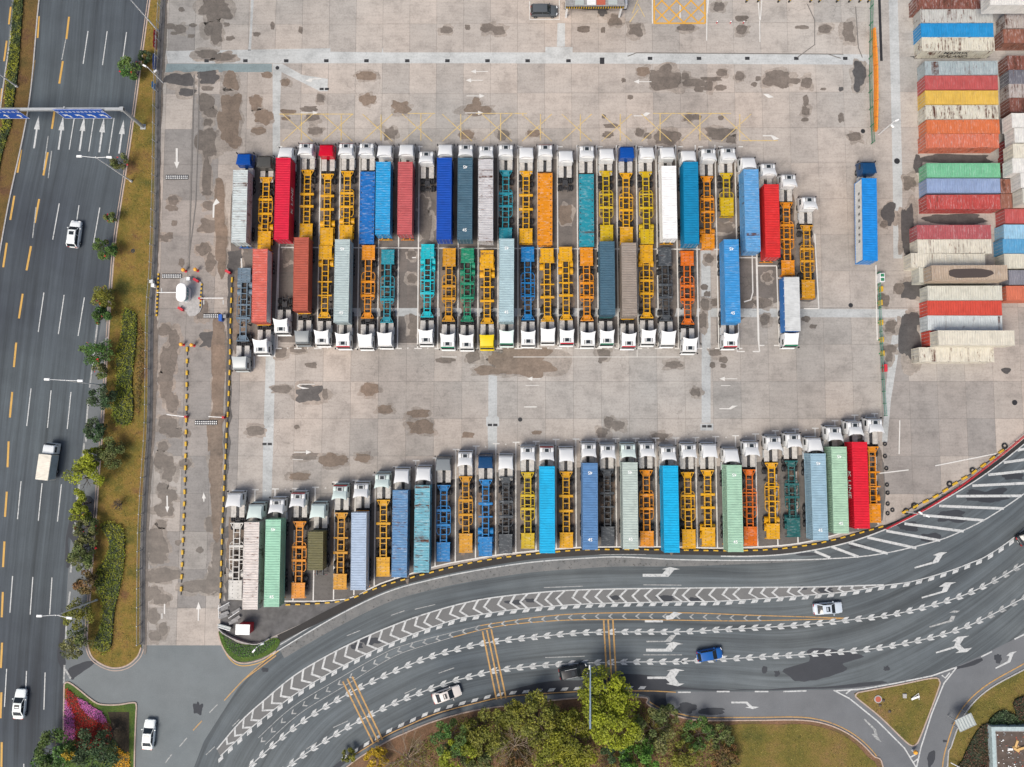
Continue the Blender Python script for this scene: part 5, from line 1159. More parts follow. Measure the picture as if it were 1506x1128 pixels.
build_row(ROW_A, 1, 'top', 100); build_row(ROW_B, -1, 'middle', 200); build_row(ROW_C, 1, 'bottom', 300)

# lone truck waiting by the green fence
f = P(1277, 236, 2.75)
root = ob('container_truck', None, None, (f.x, f.y, TOPZ + 0.04), -0.004, label='dark blue-cab truck standing alone beside the green fence', cat='truck', group='trucks parked in rows')
tractor(root, 'navy', 'low')
trailer(root, -3.6, 'to', 'skel', None, 77, True)
g = P(1281, 262, DECK + 2.95)
r = container(45, (P(1279, 325, DECK + 2.9).x, g.y - 6.86, DECK + TOPZ + 0.045), -0.02, (0.012, 0.22, 0.60), 'bright blue container with white lettered side on the lone truck', 0.05, 2.9, (0.70, 0.71, 0.69), 'containers on parked trucks')
tk_ = [o for o in COL.objects if o.get('label', '').startswith('dark blue-cab truck standing alone')][0]
ob('side_guard', MB().box(-1.32, -9.2, 0.95, 0.10, 3.6, 0.45).box(1.32, -9.2, 0.95, 0.10, 3.6, 0.45).mesh('side_guard', 'orange_plain'), tk_)
rgx = random.Random(3)
for k in range(8):
    mbx = MB()
    for q in range(3): mbx.box(0, rgx.uniform(-0.05, 0.05), -0.22 + 0.22 * q, 0.012, rgx.uniform(0.30, 0.55), 0.09)
    mbx.box(0, rgx.uniform(-0.12, 0.12), 0, 0.012, 0.09, 0.62)
    ob('lettering', mbx.mesh('lettering', 'black_plain'), r, (-CWD / 2 - 0.014, 4.6 - k * 1.15, 1.75))
# rigid box truck at the right end of the middle row
f = P(1164, 510, 2.75)
root = ob('box_truck', None, None, (f.x, f.y, TOPZ + 0.04), math.pi, label='white rigid box truck with blue sides and ribbed pale roof, middle row right end', cat='truck', group='trucks parked in rows')
tractor(root, 'white', 'low', 'tgr', deck=False)
bl = f.y; tp = P(1166, 408, 3.6).y
Lb = abs(tp - bl) - 2.45
mb = MB().box(0, -2.5 - Lb / 2, 2.35, 2.46, Lb, 2.4); ob('cargo_box', mb.mesh('cargo_box', 'paint'), root, col=(0.02, 0.17, 0.50, 0.1))
mb = MB(); nr = 26
for i in range(nr): mb.box(0, -2.5 - (i + 0.5) * Lb / nr, 3.585, 2.48, Lb / nr * 0.62, 0.05)
mb.box(0, -2.5 - Lb / 2, 3.56, 2.50, Lb + 0.04, 0.03); ob('box_roof', mb.mesh('box_roof', 'paint'), root, col=(0.56, 0.58, 0.58, 0.1))
for k in range(7): ob('side_marker', shared('smk', lambda: MB().box(0, 0, 0, 0.02, 0.16, 0.16).mesh('side_marker', 'white_plain')), root, (1.245, -3.2 - k * (Lb - 1.2) / 6, 3.2))
# ------------------------------------------------------------------ container stacks on the right (length along X)
S = dict(rust=(0.24, 0.085, 0.06), rustw=(0.45, 0.40, 0.37), greyw=(0.52, 0.52, 0.49), blue=(0.01, 0.28, 0.62), cream=(0.66, 0.63, 0.52), grey=(0.36, 0.43, 0.45), red=(0.50, 0.095, 0.09), yellow=(0.72, 0.46, 0.07), orange=(0.66, 0.17, 0.055), orange2=(0.64, 0.17, 0.09), green=(0.17, 0.50, 0.29), lav=(0.27, 0.36, 0.56), red2=(0.50, 0.07, 0.06), pinkred=(0.44, 0.10, 0.11), cream2=(0.70, 0.66, 0.55), creamg=(0.62, 0.62, 0.54), beige=(0.46, 0.36, 0.27), vred=(0.64, 0.075, 0.045), white=(0.62, 0.67, 0.68), brown=(0.30, 0.12, 0.08), dgrey=(0.16, 0.16, 0.19), white2=(0.74, 0.73, 0.69), sky=(0.10, 0.36, 0.62), sky2=(0.30, 0.55, 0.74), gpurple=(0.24, 0.24, 0.28), dred=(0.32, 0.03, 0.035))
SN = dict(rust='rusty brown', rustw='rust-blotched white', greyw='grey-white', blue='bright blue', cream='cream', grey='blue-grey', red='red', yellow='yellow', orange='orange', orange2='orange-red', green='green', lav='lavender blue', red2='dark red', pinkred='pinkish red', cream2='pale cream', creamg='greyish cream', beige='puddled beige', vred='vivid red', white='pale blue-white', brown='brown', dgrey='dark grey', white2='white', sky='mid blue', sky2='light blue', gpurple='purple-grey', dred='dark red')
HC = 2.59
S.update({kk: vivid(S[kk], 0.95, 0.86) for kk in S})
def stack_at(xg, ymid, level, ck, rust, label, H=HC, sidetext=None, size=40, door_left=True):
    """xg: picture x of the near (left) door end of the roof, ymid: picture y of the roof's middle line"""
    z0 = TOPZ + 0.012 + level * (HC + 0.02); top = z0 + H
    p = P(xg, ymid, top); L = CH[size]
    rz = -math.pi / 2 if door_left else math.pi / 2       # door end (-Y) towards -X
    r = container(size, (p.x + L / 2, p.y, z0), rz + RNG.uniform(-0.004, 0.004), S[ck], label, rust, H, None, 'stacked containers at the right', sidetext=sidetext)
    return r
def lab(ck, where): return f'{SN[ck]} container, {where}'
col1 = [ # x of roof left edge, roof mid y, level, colour, rust
 (1348, 3.5, 0, 'rust', 0.9, 'second from the top edge of left stack column'), (1354, 23.5, 0, 'greyw', 0.78, 'above the bright blue one, left stack column'), (1354.5, 44.5, 0, 'blue', 0.12, 'left stack column near the top'), (1356, 65, 0, 'cream', 0.85, 'with black lettering on its side, left stack column'),
 (1360.5, 100, 0, 'grey', 0.72, 'below the dark gap, left stack column'), (1360.5, 121.5, 0, 'red', 0.22, 'just above the yellow one, left stack column'), (1361, 143.5, 0, 'yellow', 0.2, 'left stack column, the only yellow container'), (1361, 165, 0, 'cream', 0.85, 'directly below the yellow one, left stack column'), (1362.5, 186.5, 0, 'orange', 0.55, 'upper one of two orange neighbours, left stack column'), (1361.5, 207, 0, 'orange2', 0.66, 'lower one of two orange neighbours, left stack column'),
 (1363, 250.5, 0, 'green', 0.5, 'left stack column, the only green roof'), (1363, 273, 0, 'lav', 0.22, 'below the green one, left stack column'), (1363, 297, 0, 'red2', 0.7, 'with dark rust stripes below the lavender one, left stack column'),
 (1349, 341.5, 0, 'pinkred', 0.55, 'below the second dark gap, left stack column'), (1349.5, 362.5, 0, 'cream2', 0.72, 'below the pinkish red one, left stack column'), (1340, 383, 0, 'cream2', 0.66, 'jutting furthest left of the stacks'), (1352, 404, 0, 'creamg', 0.6, 'beneath the puddled beige one'), (1364.5, 431, 0, 'creamg', 0.5, 'right above the vivid red one, left stack column'), (1364, 453, 0, 'vred', 0.06, 'left stack column, brightest red'), (1364.5, 475, 0, 'white', 0.62, 'directly below the vivid red one'), (1367, 497, 0, 'vred', 0.08, 'beneath the pale cream one near the bottom'), (1352, 521.5, 0, 'cream2', 0.72, 'lowest of the left stack column')]
for x, y, lv, ck, ru, wh in col1:
    st = ('MAERSK\nSEALAND', 1.15, 1, 'black_plain', 1.3) if y == 65 else None
    stack_at(x, y, lv, ck, ru, lab(ck, wh), sidetext=st)
r = stack_at(1370.5, 401, 1, 'beige', 0.45, 'beige container with a dark puddle on its roof, upper tier')
mb = MB(); pb = [(0.0 + x * 0.09, y * 0.09) for x, y in blob_px(0, 0, 8.5, 40, 91, rough=0.12)]
ob('puddle', MB().prism(ccw([(max(-1.0, min(1.0, x)), y) for x, y in pb]), HC - 0.006, HC + 0.003).mesh('puddle', 'puddle'), r, (0.1, 0.2, 0))
stack_at(1380, 497, 1, 'cream2', 0.36, 'pale cream container, upper tier on the red one near the bottom')
stack_at(1372, -18, 0, 'rust', 0.85, lab('rust', 'cut by the top edge, left stack column')); stack_at(1456, -3, 2, 'white2', 0.15, 'white container high on the right stack column, cut by the top edge')
col2 = [ (1478, 31, 0, 'rustw', 0.85, 'right stack column near the top'), (1476, 53, 0, 'brown', 0.75, 'rust-edged, right stack column above the gap'), (1482, 92, 0, 'rust', 0.85, 'right stack column beside the grey one'), (1484, 113, 0, 'dgrey', 0.6, 'right stack column with a blue door end'), (1484, 133.5, 0, 'rustw', 0.85, 'right stack column beside the yellow one'), (1485, 154, 0, 'rust', 0.8, 'dark, right stack column'),
 (1482, 236, 0, 'dred', 0.2, 'under the white ones, right stack column'), (1483, 214, 0, 'dred', 0.2, 'under the white ones, right stack column, second of two'), (1472, 274, 0, 'brown', 0.8, 'rust-holed, beside the lavender one'), (1472, 296, 0, 'brown', 0.5, 'plain, beside the rust-striped red one'), (1478, 318, 0, 'red', 0.2, 'right stack column beside the second dark gap'), (1476.5, 341, 0, 'sky2', 0.6, 'right stack column'), (1475, 362, 0, 'sky', 0.3, 'right stack column below the light blue one'), (1477, 384, 0, 'cream', 0.4, 'right stack column below the mid blue one'), (1484, 408, 0, 'gpurple', 0.45, 'right stack column beside the puddled one'), (1480, 431, 0, 'orange2', 0.12, 'lowest of the right stack column')]
for x, y, lv, ck, ru, wh in col2: stack_at(x, y, lv, ck, ru, lab(ck, wh))
for y, x, ck, wh in [(177, 1488, 'white2', 'first'), (199, 1492, 'white2', 'second'), (222, 1490, 'cream2', 'third'), (243.5, 1489, 'white2', 'fourth'), (265.5, 1501, 'white2', 'fifth'), (288, 1504, 'creamg', 'sixth')]:
    stack_at(x, y, 1, ck, 0.2, f'{SN[ck]} upper-tier container, {wh} from top of the pale group at right edge')
for y in (265.5, 288): stack_at(1490, y, 0, 'white2', 0.2, f'white container under the {"fifth" if y < 270 else "sixth"} pale upper-tier one at right edge')

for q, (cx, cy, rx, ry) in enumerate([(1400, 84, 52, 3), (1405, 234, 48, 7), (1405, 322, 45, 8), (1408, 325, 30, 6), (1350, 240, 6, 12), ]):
    sheet('wet_or_shaded_patch', blob_px(cx, cy, rx, ry, 700 + q, rough=0.4), TOPZ + 0.0375 + 0.0001 * q, 'black_stain_or_shade', yard)  # black patches in the stack gaps: mud with shadow painted in
# ------------------------------------------------------------------ cars
def car_meshes(kind):
    L, W, zb, zr = dict(sedan=(4.75, 1.84, 0.92, 1.45), suv=(4.65, 1.90, 1.08, 1.70), hatch=(4.2, 1.78, 0.98, 1.55))[kind]
    h = L / 2; w = W / 2; d = {'L': L, 'W': W, 'zr': zr}
    if kind == 'sedan': x = (h - 1.28, h - 1.95, -h + 1.35, -h + 0.62); hood, boot = 0.86, 0.95
    elif kind == 'suv': x = (h - 1.15, h - 1.75, -h + 0.45, -h + 0.10); hood, boot = 1.02, 1.06
    else: x = (h - 1.02, h - 1.70, -h + 0.55, -h + 0.12); hood, boot = 0.92, 1.0
    st = [(h, 0.62 * w, 0.42, 0.60), (h - 0.06, 0.80 * w, 0.32, 0.70), (h - 0.22, 0.92 * w, 0.24, hood - 0.12), (h - 0.6, 0.98 * w, 0.22, hood - 0.03), (x[0], w, 0.22, zb), (0.3, w, 0.22, zb), (-0.8, w, 0.22, zb), (x[3] if kind == 'sedan' else -h + 0.5, 0.985 * w, 0.22, boot), (-h + 0.2, 0.93 * w, 0.26, boot - 0.04), (-h + 0.05, 0.84 * w, 0.34, boot - 0.16), (-h, 0.70 * w, 0.44, 0.62)]
    R = []
    for y, ww, z0, z1 in st:
        half = [(ww * 0.9, z0), (ww, z0 + 0.12), (ww * 1.0, (z0 + z1) / 2 + 0.05), (ww * 0.975, z1 - 0.10), (ww * 0.90, z1 - 0.02), (ww * 0.72, z1 + 0.015), (ww * 0.3, z1 + 0.03)]
        R.append([(a, y, b) for a, b in half] + [(-a, y, b) for a, b in half[::-1]])
    d['body'] = MB().loft(R[::-1], True, True, True).mesh('body', 'cab_paint', 40)
    def cabin(shrink, x, dz):
        R = []
        for y, f, zt in ((x[0], 0.0, zb + 0.0), (x[1], 1.0, zr), ((x[1] + x[2]) / 2, 1.0, zr + 0.03), (x[2], 1.0, zr - 0.02), (x[3], 0.0, zb)):
            wt = w * (0.86 - 0.10 * f) * shrink; wb = w * 0.90 * shrink
            half = [(wb, zb - 0.06), (wb * 0.97, zb + 0.04 + 0 * f), (wt + 0.03 if f else wb * 0.9, max(zt - 0.10, zb + 0.045)), (wt * 0.93 if f else wb * 0.85, max(zt - 0.01, zb + 0.05)), (wt * 0.4, max(zt + 0.015 * f, zb + 0.055))]
            R.append([(a, y, b + dz) for a, b in half] + [(-a, y, b + dz) for a, b in half[::-1]])
        return R
    d['glass'] = MB().loft(cabin(1.0, x, 0.0)[::-1], True, True, True).mesh('windows', 'glass', 30)
    rf = []
    for y, zt, wk in ((x[1] - 0.02, zr - 0.015, 0.70), (x[1] - 0.12, zr + 0.015, 0.725), ((x[1] + x[2]) / 2, zr + 0.042, 0.735), (x[2] + 0.12, zr + 0.008, 0.72), (x[2] - 0.02, zr - 0.02, 0.70)):
        ww = w * (wk + 0.035); half = [(ww, zt - 0.07), (ww * 0.97, zt - 0.01), (ww * 0.8, zt + 0.012), (ww * 0.35, zt + 0.022)]
        rf.append([(a, y, b) for a, b in half] + [(-a, y, b) for a, b in half[::-1]])
    mb = MB().loft(rf[::-1], True, True, True)
    for s in (-1, 1):
        mb.beam((s * w * 0.86, x[0] + 0.02, zb + 0.02), (s * w * 0.735, x[1] - 0.06, zr - 0.03), 0.07, 0.05)
        mb.beam((s * w * 0.86, x[3] - 0.0, zb + 0.04), (s * w * 0.72, x[2] + 0.06, zr - 0.03), 0.14, 0.05)
        mb.beam((s * w * 0.895, -0.25, zb), (s * w * 0.775, -0.25, zr - 0.05), 0.05, 0.05)
    d['roof'] = mb.mesh('roof', 'cab_paint', 40)
    d['sun'] = MB().cbox(0, x[1] - 0.62, zr + 0.045, 0.82, 0.62, 0.03, 0.01).mesh('sunroof', 'glass')
    d['mirror'] = MB().cbox(0.10, 0, 0.06, 0.22, 0.16, 0.14, 0.03).box(-0.03, 0, 0.03, 0.10, 0.06, 0.05).mesh('mirror', 'cab_paint')
    d['wheel'] = wheel_mesh(0.34, 0.23); d['mx'] = (x[0] - 0.25, zb); d['fx'] = (h - 0.86, -h + 0.88)
    d['hl'] = MB().cbox(0, 0, 0, 0.42, 0.26, 0.12, 0.03).mesh('headlight', 'headlight'); d['tl'] = MB().cbox(0, 0, 0, 0.40, 0.16, 0.14, 0.03).mesh('tail_light', 'taillight')
    d['rail'] = MB().box(0, 0, 0, 0.05, 1.9, 0.05).mesh('roof_rail', 'steel'); d['hood'] = hood; d['boot'] = boot
    d['plate'] = MB().box(0, 0, 0, 0.44, 0.02, 0.12).mesh('number_plate', 'white_plain')
    return d
def car(kind, px, py, head, col, label, sunroof=True, rails=False, z=0.0, sunpx=None):
    d = shared(('car', kind), lambda: car_meshes(kind))
    p = P(px, py, z + 0.9)
    r = ob('car', None, None, (p.x, p.y, z), head, label=label, cat='car', group='cars on and beside the roads')
    c = (*col, 0.0); w = d['W'] / 2; h = d['L'] / 2
    b = ob('body', d['body'], r, col=c); ob('windows', d['glass'], r); rf = ob('roof', d['roof'], r, col=c)
    if sunroof: ob('sunroof', d['sun'], rf)
    for s in (-1, 1):
        ob('mirror', d['mirror'], r, (s * (w + 0.02), d['mx'][0], d['mx'][1]), scale=(s, 1, 1), col=c)
        for y in d['fx']: ob('wheel', d['wheel'], r, (s * (w - 0.10), y, 0.34))
        ob('headlight', d['hl'], b, (s * w * 0.66, h - 0.17, d['hood'] - 0.22), rz=-s * 0.35)
        ob('tail_light', d['tl'], b, (s * w * 0.70, -h + 0.10, d['boot'] - 0.16), rz=s * 0.2)
        if rails: ob('roof_rail', d['rail'], rf, (s * w * 0.70, -0.35, d['zr'] + 0.05))
    ob('number_plate', d['plate'], b, (0, -h - 0.0, 0.62))
    return r
def hd(x0, y0, x1, y1):
    a, b = P(x0, y0), P(x1, y1); return math.atan2(b.y - a.y, b.x - a.x) - math.pi / 2
car('suv', 109, 344, hd(107, 362, 112, 325), (0.74, 0.77, 0.77), 'white sports utility car driving up the left road', True, True)
car('sedan', 28, 1036, hd(26, 1058, 30, 1014), (0.74, 0.79, 0.78), 'white saloon car at the bottom left, wide sunroof, on the left road')
car('sedan', 218, 1081, hd(216, 1102, 220, 1058), (0.76, 0.80, 0.79), 'white saloon car on the apron beside the flower island')
car('sedan', 657, 1022, hd(636, 1029, 679, 1014), (0.62, 0.58, 0.55), 'beige saloon car on the lowest lane of the curved road')
car('suv', 843, 988, hd(822, 992, 866, 983), (0.02, 0.022, 0.026), 'black sports utility car with silver roof rails under the blue mast arm', True, True)
car('hatch', 1044, 963, hd(1024, 966, 1066, 959), (0.015, 0.10, 0.34), 'blue hatchback on the feathered lane line of the curved road', False)
car('sedan', 1218, 895, hd(1240, 894, 1197, 897) + math.pi, (0.52, 0.58, 0.64), 'silver saloon car below the tip of the chevron band')
car('suv', 800, 15, hd(780, 15, 822, 15), (0.085, 0.095, 0.105), 'dark grey car parked in the white bay at the top', False, False, TOPZ + 0.045)
car('sedan', 1516, 786, hd(1498, 797, 1536, 772), (0.03, 0.035, 0.04), 'black car cut off by the right edge on the curved road', False)
# white delivery truck on the left road
p = P(72, 678, 1.5); hdg = hd(68, 704, 76, 650)
r = ob('delivery_truck', None, None, (p.x, p.y, 0.0), hdg, label='white box delivery truck driving up the left road', cat='truck')
mb = MB(); R = []
for y, zt, zb in ((2.98, 1.25, 0.45), (2.90, 1.45, 0.4), (2.62, 2.05, 0.4), (2.40, 2.2, 0.4), (1.25, 2.22, 0.5)):
    half = [(0.95, zb), (0.98, 1.1), (0.93, zt - 0.1), (0.84, zt)]; R.append([(a, y, b) for a, b in half] + [(-a, y, b) for a, b in half[::-1]])
cb = ob('cab', MB().loft(R[::-1], True, True, True).mesh('cab', 'cab_paint', 35), r, col=(0.74, 0.77, 0.77, 0))
ob('windscreen', MB().loft([[(-0.86, 2.905, 1.47), (0.86, 2.905, 1.47)], [(-0.80, 2.64, 2.05), (0.80, 2.64, 2.05)]], False).mesh('windscreen', 'glass'), cb)
for s in (-1, 1):
    ob('side_window', MB().box(0, 1.95, 1.65, 0.02, 0.9, 0.5).mesh('side_window', 'glass'), cb, (s * 0.96, 0, 0))
    ob('mirror', MB().box(0.12, 2.75, 1.6, 0.14, 0.1, 0.3).mesh('mirror', 'black_plain'), cb, scale=(s, 1, 1), loc=(s * 0.95, 0, 0))
    for y, k in ((2.1, 'wheel1'), (-1.7, 'wheel2')): ob('wheel', TM[k], r, (s * 0.80, y, 0.42), scale=(0.84, 0.84, 0.84))
bx = ob('cargo_box', MB().cbox(0, -0.95, 1.75, 2.1, 4.15, 2.15, 0.04).mesh('cargo_box', 'paint'), r, col=(0.74, 0.70, 0.60, 0.02))
for s in (-1, 1): ob('side_panel', MB().box(0, -0.95, 1.75, 0.03, 3.9, 1.9).mesh('side_panel', 'paint'), bx, (s * 1.06, 0, 0), col=(0.45, 0.52, 0.54, 0.05))
ob('chassis', MB().box(0, -0.6, 0.55, 0.8, 4.9, 0.22).mesh('chassis', 'dark_metal'), r)
ob('rear_door', MB().box(-0.5, -3.04, 1.75, 0.96, 0.03, 2.0).box(0.5, -3.04, 1.75, 0.96, 0.03, 2.0).mesh('rear_door', 'white_steel'), bx)
# ------------------------------------------------------------------ vegetation
leaf_mat('leaf_green', (0.065, 0.150, 0.026), 0.65, (0.111, 0.163, 0.033))
leaf_mat('leaf_dark', (0.037, 0.085, 0.027), 0.65, (0.062, 0.094, 0.037))
leaf_mat('leaf_lime', (0.270, 0.311, 0.011), 0.6, (0.189, 0.223, 0.014))
leaf_mat('leaf_olive', (0.150, 0.163, 0.021), 0.6, (0.195, 0.189, 0.016))
leaf_mat('leaf_yolive', (0.224, 0.224, 0.010), 0.6, (0.154, 0.173, 0.015))
leaf_mat('leaf_dull', (0.111, 0.153, 0.039), 0.6, (0.156, 0.150, 0.046))
leaf_mat('leaf_bright', (0.085, 0.21, 0.02), 0.5)
leaf_mat('leaf_gold', (0.42, 0.28, 0.01), 0.5)
leaf_mat('leaf_rust', (0.19, 0.095, 0.03), 0.5, (0.10, 0.10, 0.03))
leaf_mat('leaf_redbrown', (0.095, 0.035, 0.022), 0.5, (0.07, 0.06, 0.025))
leaf_mat('hedge_leaf', (0.154, 0.193, 0.011), 0.75, (0.259, 0.259, 0.014))
leaf_mat('hedge_yellow', (0.069, 0.098, 0.023), 0.7, (0.345, 0.345, 0.011))
leaf_mat('flower_red', (0.50, 0.020, 0.012), 0.45)
leaf_mat('flower_pink', (0.62, 0.16, 0.46), 0.45)
leaf_mat('flower_yellow', (0.80, 0.42, 0.01), 0.45)
leaf_mat('blossom_red', (0.62, 0.02, 0.03), 0.4)
leaf_mat('dry_grass', (0.26, 0.20, 0.05), 0.5, (0.14, 0.13, 0.03))

def leaves_mesh(name, pts, size, mat, seed, flat=0.5, tint=None):
    """many small leaf faces, each its own quad"""
    rs = np.random.RandomState(seed); n = len(pts)
    nrm = rs.normal(size=(n, 3)); nrm[:, 2] = np.abs(nrm[:, 2]) + flat; nrm /= np.linalg.norm(nrm, axis=1)[:, None]
    ref = rs.normal(size=(n, 3)); a = np.cross(nrm, ref); a /= np.linalg.norm(a, axis=1)[:, None]; b = np.cross(nrm, a)
    sz = size * rs.uniform(0.6, 1.35, size=(n, 1))
    v = np.stack([pts - a * sz, pts - b * sz * 0.5, pts + a * sz, pts + b * sz * 0.5], 1).reshape(-1, 3)
    me = bpy.data.meshes.new(name); me.vertices.add(4 * n); me.vertices.foreach_set('co', v.ravel())
    me.loops.add(4 * n); me.loops.foreach_set('vertex_index', np.arange(4 * n, dtype=np.int32))
    me.polygons.add(n); me.polygons.foreach_set('loop_start', np.arange(0, 4 * n, 4, dtype=np.int32))
    me.update(calc_edges=True)
    at = me.attributes.new('tint', 'FLOAT', 'POINT')
    t = rs.uniform(0, 1, n) * 0.55 + (tint if tint is not None else rs.uniform(0, 0.45, n))
    at.data.foreach_set('value', np.repeat(np.clip(t, 0, 1), 4).astype(np.float32))
    me.materials.append(M[mat]); me.validate(); return me
def crown_pts(rs, rx, ry, rz, n, nclump, spread=0.34):
    c = []
    while len(c) < nclump:
        p = rs.uniform(-1, 1, 3); l = np.linalg.norm(p)
        if 0.35 < l < 1.0 and p[2] > -0.55: c.append(p * (0.72 + 0.25 * rs.rand()) / max(l, 0.6))
    c = np.array(c); k = rs.randint(0, nclump, n); w = rs.uniform(0.6, 1.25, nclump)
    d = rs.normal(size=(n, 3)); d /= np.linalg.norm(d, axis=1)[:, None]; d *= rs.uniform(0.25, 1, (n, 1)) ** 0.5
    p = c[k] + d * spread * w[k][:, None]
    tint = rs.uniform(0.0, 0.45, nclump)[k]
    return p * np.array([rx, ry, rz]), tint
def limbs(mb, base, top, r, rs, crown_r, n=6):
    mb.tube(base, top, r, r * 0.6, 8)
    for k in range(n):
        a = 2 * math.pi * (k + rs.rand() * 0.6) / n; st = Vector(base).lerp(Vector(top), 0.55 + 0.45 * rs.rand())
        e = st + Vector((math.cos(a) * crown_r * 0.75, math.sin(a) * crown_r * 0.75, crown_r * (0.25 + 0.4 * rs.rand())))
        mb.tube(st, e, r * 0.45, r * 0.12, 6)
        for q in range(2):
            f = st.lerp(e, 0.5 + 0.2 * q); b2 = a + (0.8 if q else -0.8)
            mb.tube(f, f + Vector((math.cos(b2), math.sin(b2), 0.5)) * crown_r * 0.35, r * 0.22, r * 0.06, 5)
def tree(px, py, rpx, mat, label, h=5.5, seed=1, n=1600, name='tree', squash=0.75, ry=None, nclump=22, leaf=0.17, blossoms=0, bark='bark', spread=0.34, group=None):
    """crown centre seen at px, py; rpx its radius in the picture"""
    rs = np.random.RandomState(seed); p = P(px, py, h * 0.72); R_ = rpx / 8.9; Ry = (ry or rpx) / 8.9; Rz = min(h * 0.42, R_ * squash + 0.4)
    r = ob(name, None, None, (p.x, p.y, 0.08), label=label, cat='tree' if name.endswith('tree') else 'shrub', group=group)
    mb = MB(); limbs(mb, (0, 0, -0.15), (0, 0, h * 0.62), 0.05 + 0.018 * h, rs, R_, 6); ob('trunk', mb.mesh('trunk', bark), r)
    pts, tint = crown_pts(rs, R_, Ry, Rz, n, nclump, spread); pts[:, 2] += h - Rz
    cr = ob('crown', leaves_mesh('crown', pts, leaf, mat, seed, 0.55, tint), r)
    if blossoms:
        bp, bt = crown_pts(rs, R_ * 1.15, Ry * 1.15, Rz, blossoms, 4, 0.12); bp[:, 2] += h - Rz
        ob('blossoms', leaves_mesh('blossoms', bp, 0.16, 'blossom_red', seed + 5), cr)
    return r
def bare_tree(px, py, rpx, label, h=6.0, seed=1, bark='pale_bark'):
    rs = np.random.RandomState(seed); p = P(px, py, h * 0.6); R_ = rpx / 8.9
    r = ob('bare_tree', None, None, (p.x, p.y, 0.08), label=label, cat='tree')
    mb = MB(); mb.tube((0, 0, -0.15), (0, 0, h * 0.45), 0.17, 0.12, 8); ob('trunk', mb.mesh('trunk', bark), r)
    mb = MB()
    def br(p0, d, L, rad, lev):
        p1 = p0 + d * L; mb.tube(p0, p1, rad, rad * 0.55, 5 if lev < 2 else 4)
        if lev < 3:
            for k in range(3 if lev < 2 else 2):
                nd = (d + Vector(rs.normal(size=3)) * 0.42); nd.z = abs(nd.z) * 0.6 + 0.08; nd.normalize()
                br(p0 + d * L * (0.45 + 0.5 * rs.rand()), nd, L * (0.55 + 0.2 * rs.rand()), rad * 0.6, lev + 1)
    for k in range(15):
        a = 2 * math.pi * (k + rs.rand() * 0.5) / 15; el = 0.15 + 0.75 * rs.rand()
        br(Vector((0, 0, h * (0.25 + 0.2 * rs.rand()))), Vector((math.cos(a) * math.cos(el), math.sin(a) * math.cos(el), math.sin(el))), R_ * (0.45 + 0.25 * rs.rand()), 0.055, 0)
    ob('branches', mb.mesh('branches', bark), r); return r
def inside(poly, x, y):
    c = False; j = len(poly) - 1
    for i in range(len(poly)):
        if (poly[i][1] > y) != (poly[j][1] > y) and x < (poly[j][0] - poly[i][0]) * (y - poly[i][1]) / (poly[j][1] - poly[i][1]) + poly[i][0]: c = not c
        j = i
    return c
def scatter(polypx, dens, rs, z0, z1, k=4):
    poly = [tuple(P(x, y, 0))[:2] for x, y in smooth(polypx, k, True)]
    a = np.array(poly); x0, y0 = a.min(0); x1, y1 = a.max(0); n = int((x1 - x0) * (y1 - y0) * dens)
    q = np.stack([rs.uniform(x0, x1, n), rs.uniform(y0, y1, n)], 1)
    q = np.array([p for p in q if inside(poly, *p)])
    z = rs.uniform(z0, z1, len(q)) if len(q) else []
    return np.column_stack([q, z]), poly
def hedge(name, polypx, mat, label, h=0.9, dens=55, seed=3, leaf=0.13, cat='hedge', kind=None, core=True):
    rs = np.random.RandomState(seed)
    pts, poly = scatter(polypx, dens, rs, h * 0.45, h)
    # bumpy top
    hh = np.array([0.75 + 0.5 * mnoise.noise((p[0] * 0.9, p[1] * 0.9, seed)) for p in pts]); pts[:, 2] *= hh; pts[:, 2] += 0.08
    pts[:, :2] += rs.normal(size=(len(pts), 2)) * 0.10
    r = ob(name, None, None, (0, 0, 0), label=label, cat=cat, kind=kind)
    cx, cy = np.mean(poly, 0)
    tint = np.array([0.22 + 0.4 * mnoise.noise((p[0] * 1.3, p[1] * 1.3, seed + 3)) for p in pts])
    if core:
        ob('stems', MB().prism(ccw([(cx + (x - cx) * 0.93, cy + (y - cy) * 0.96) for x, y in poly]), 0.0, h * 0.42).mesh('stems', 'leaf_dark'), r)
    ob('foliage', leaves_mesh('foliage', pts, leaf, mat, seed, 0.6, tint), r); return r
for m_ in ('leaf_dark',): pass
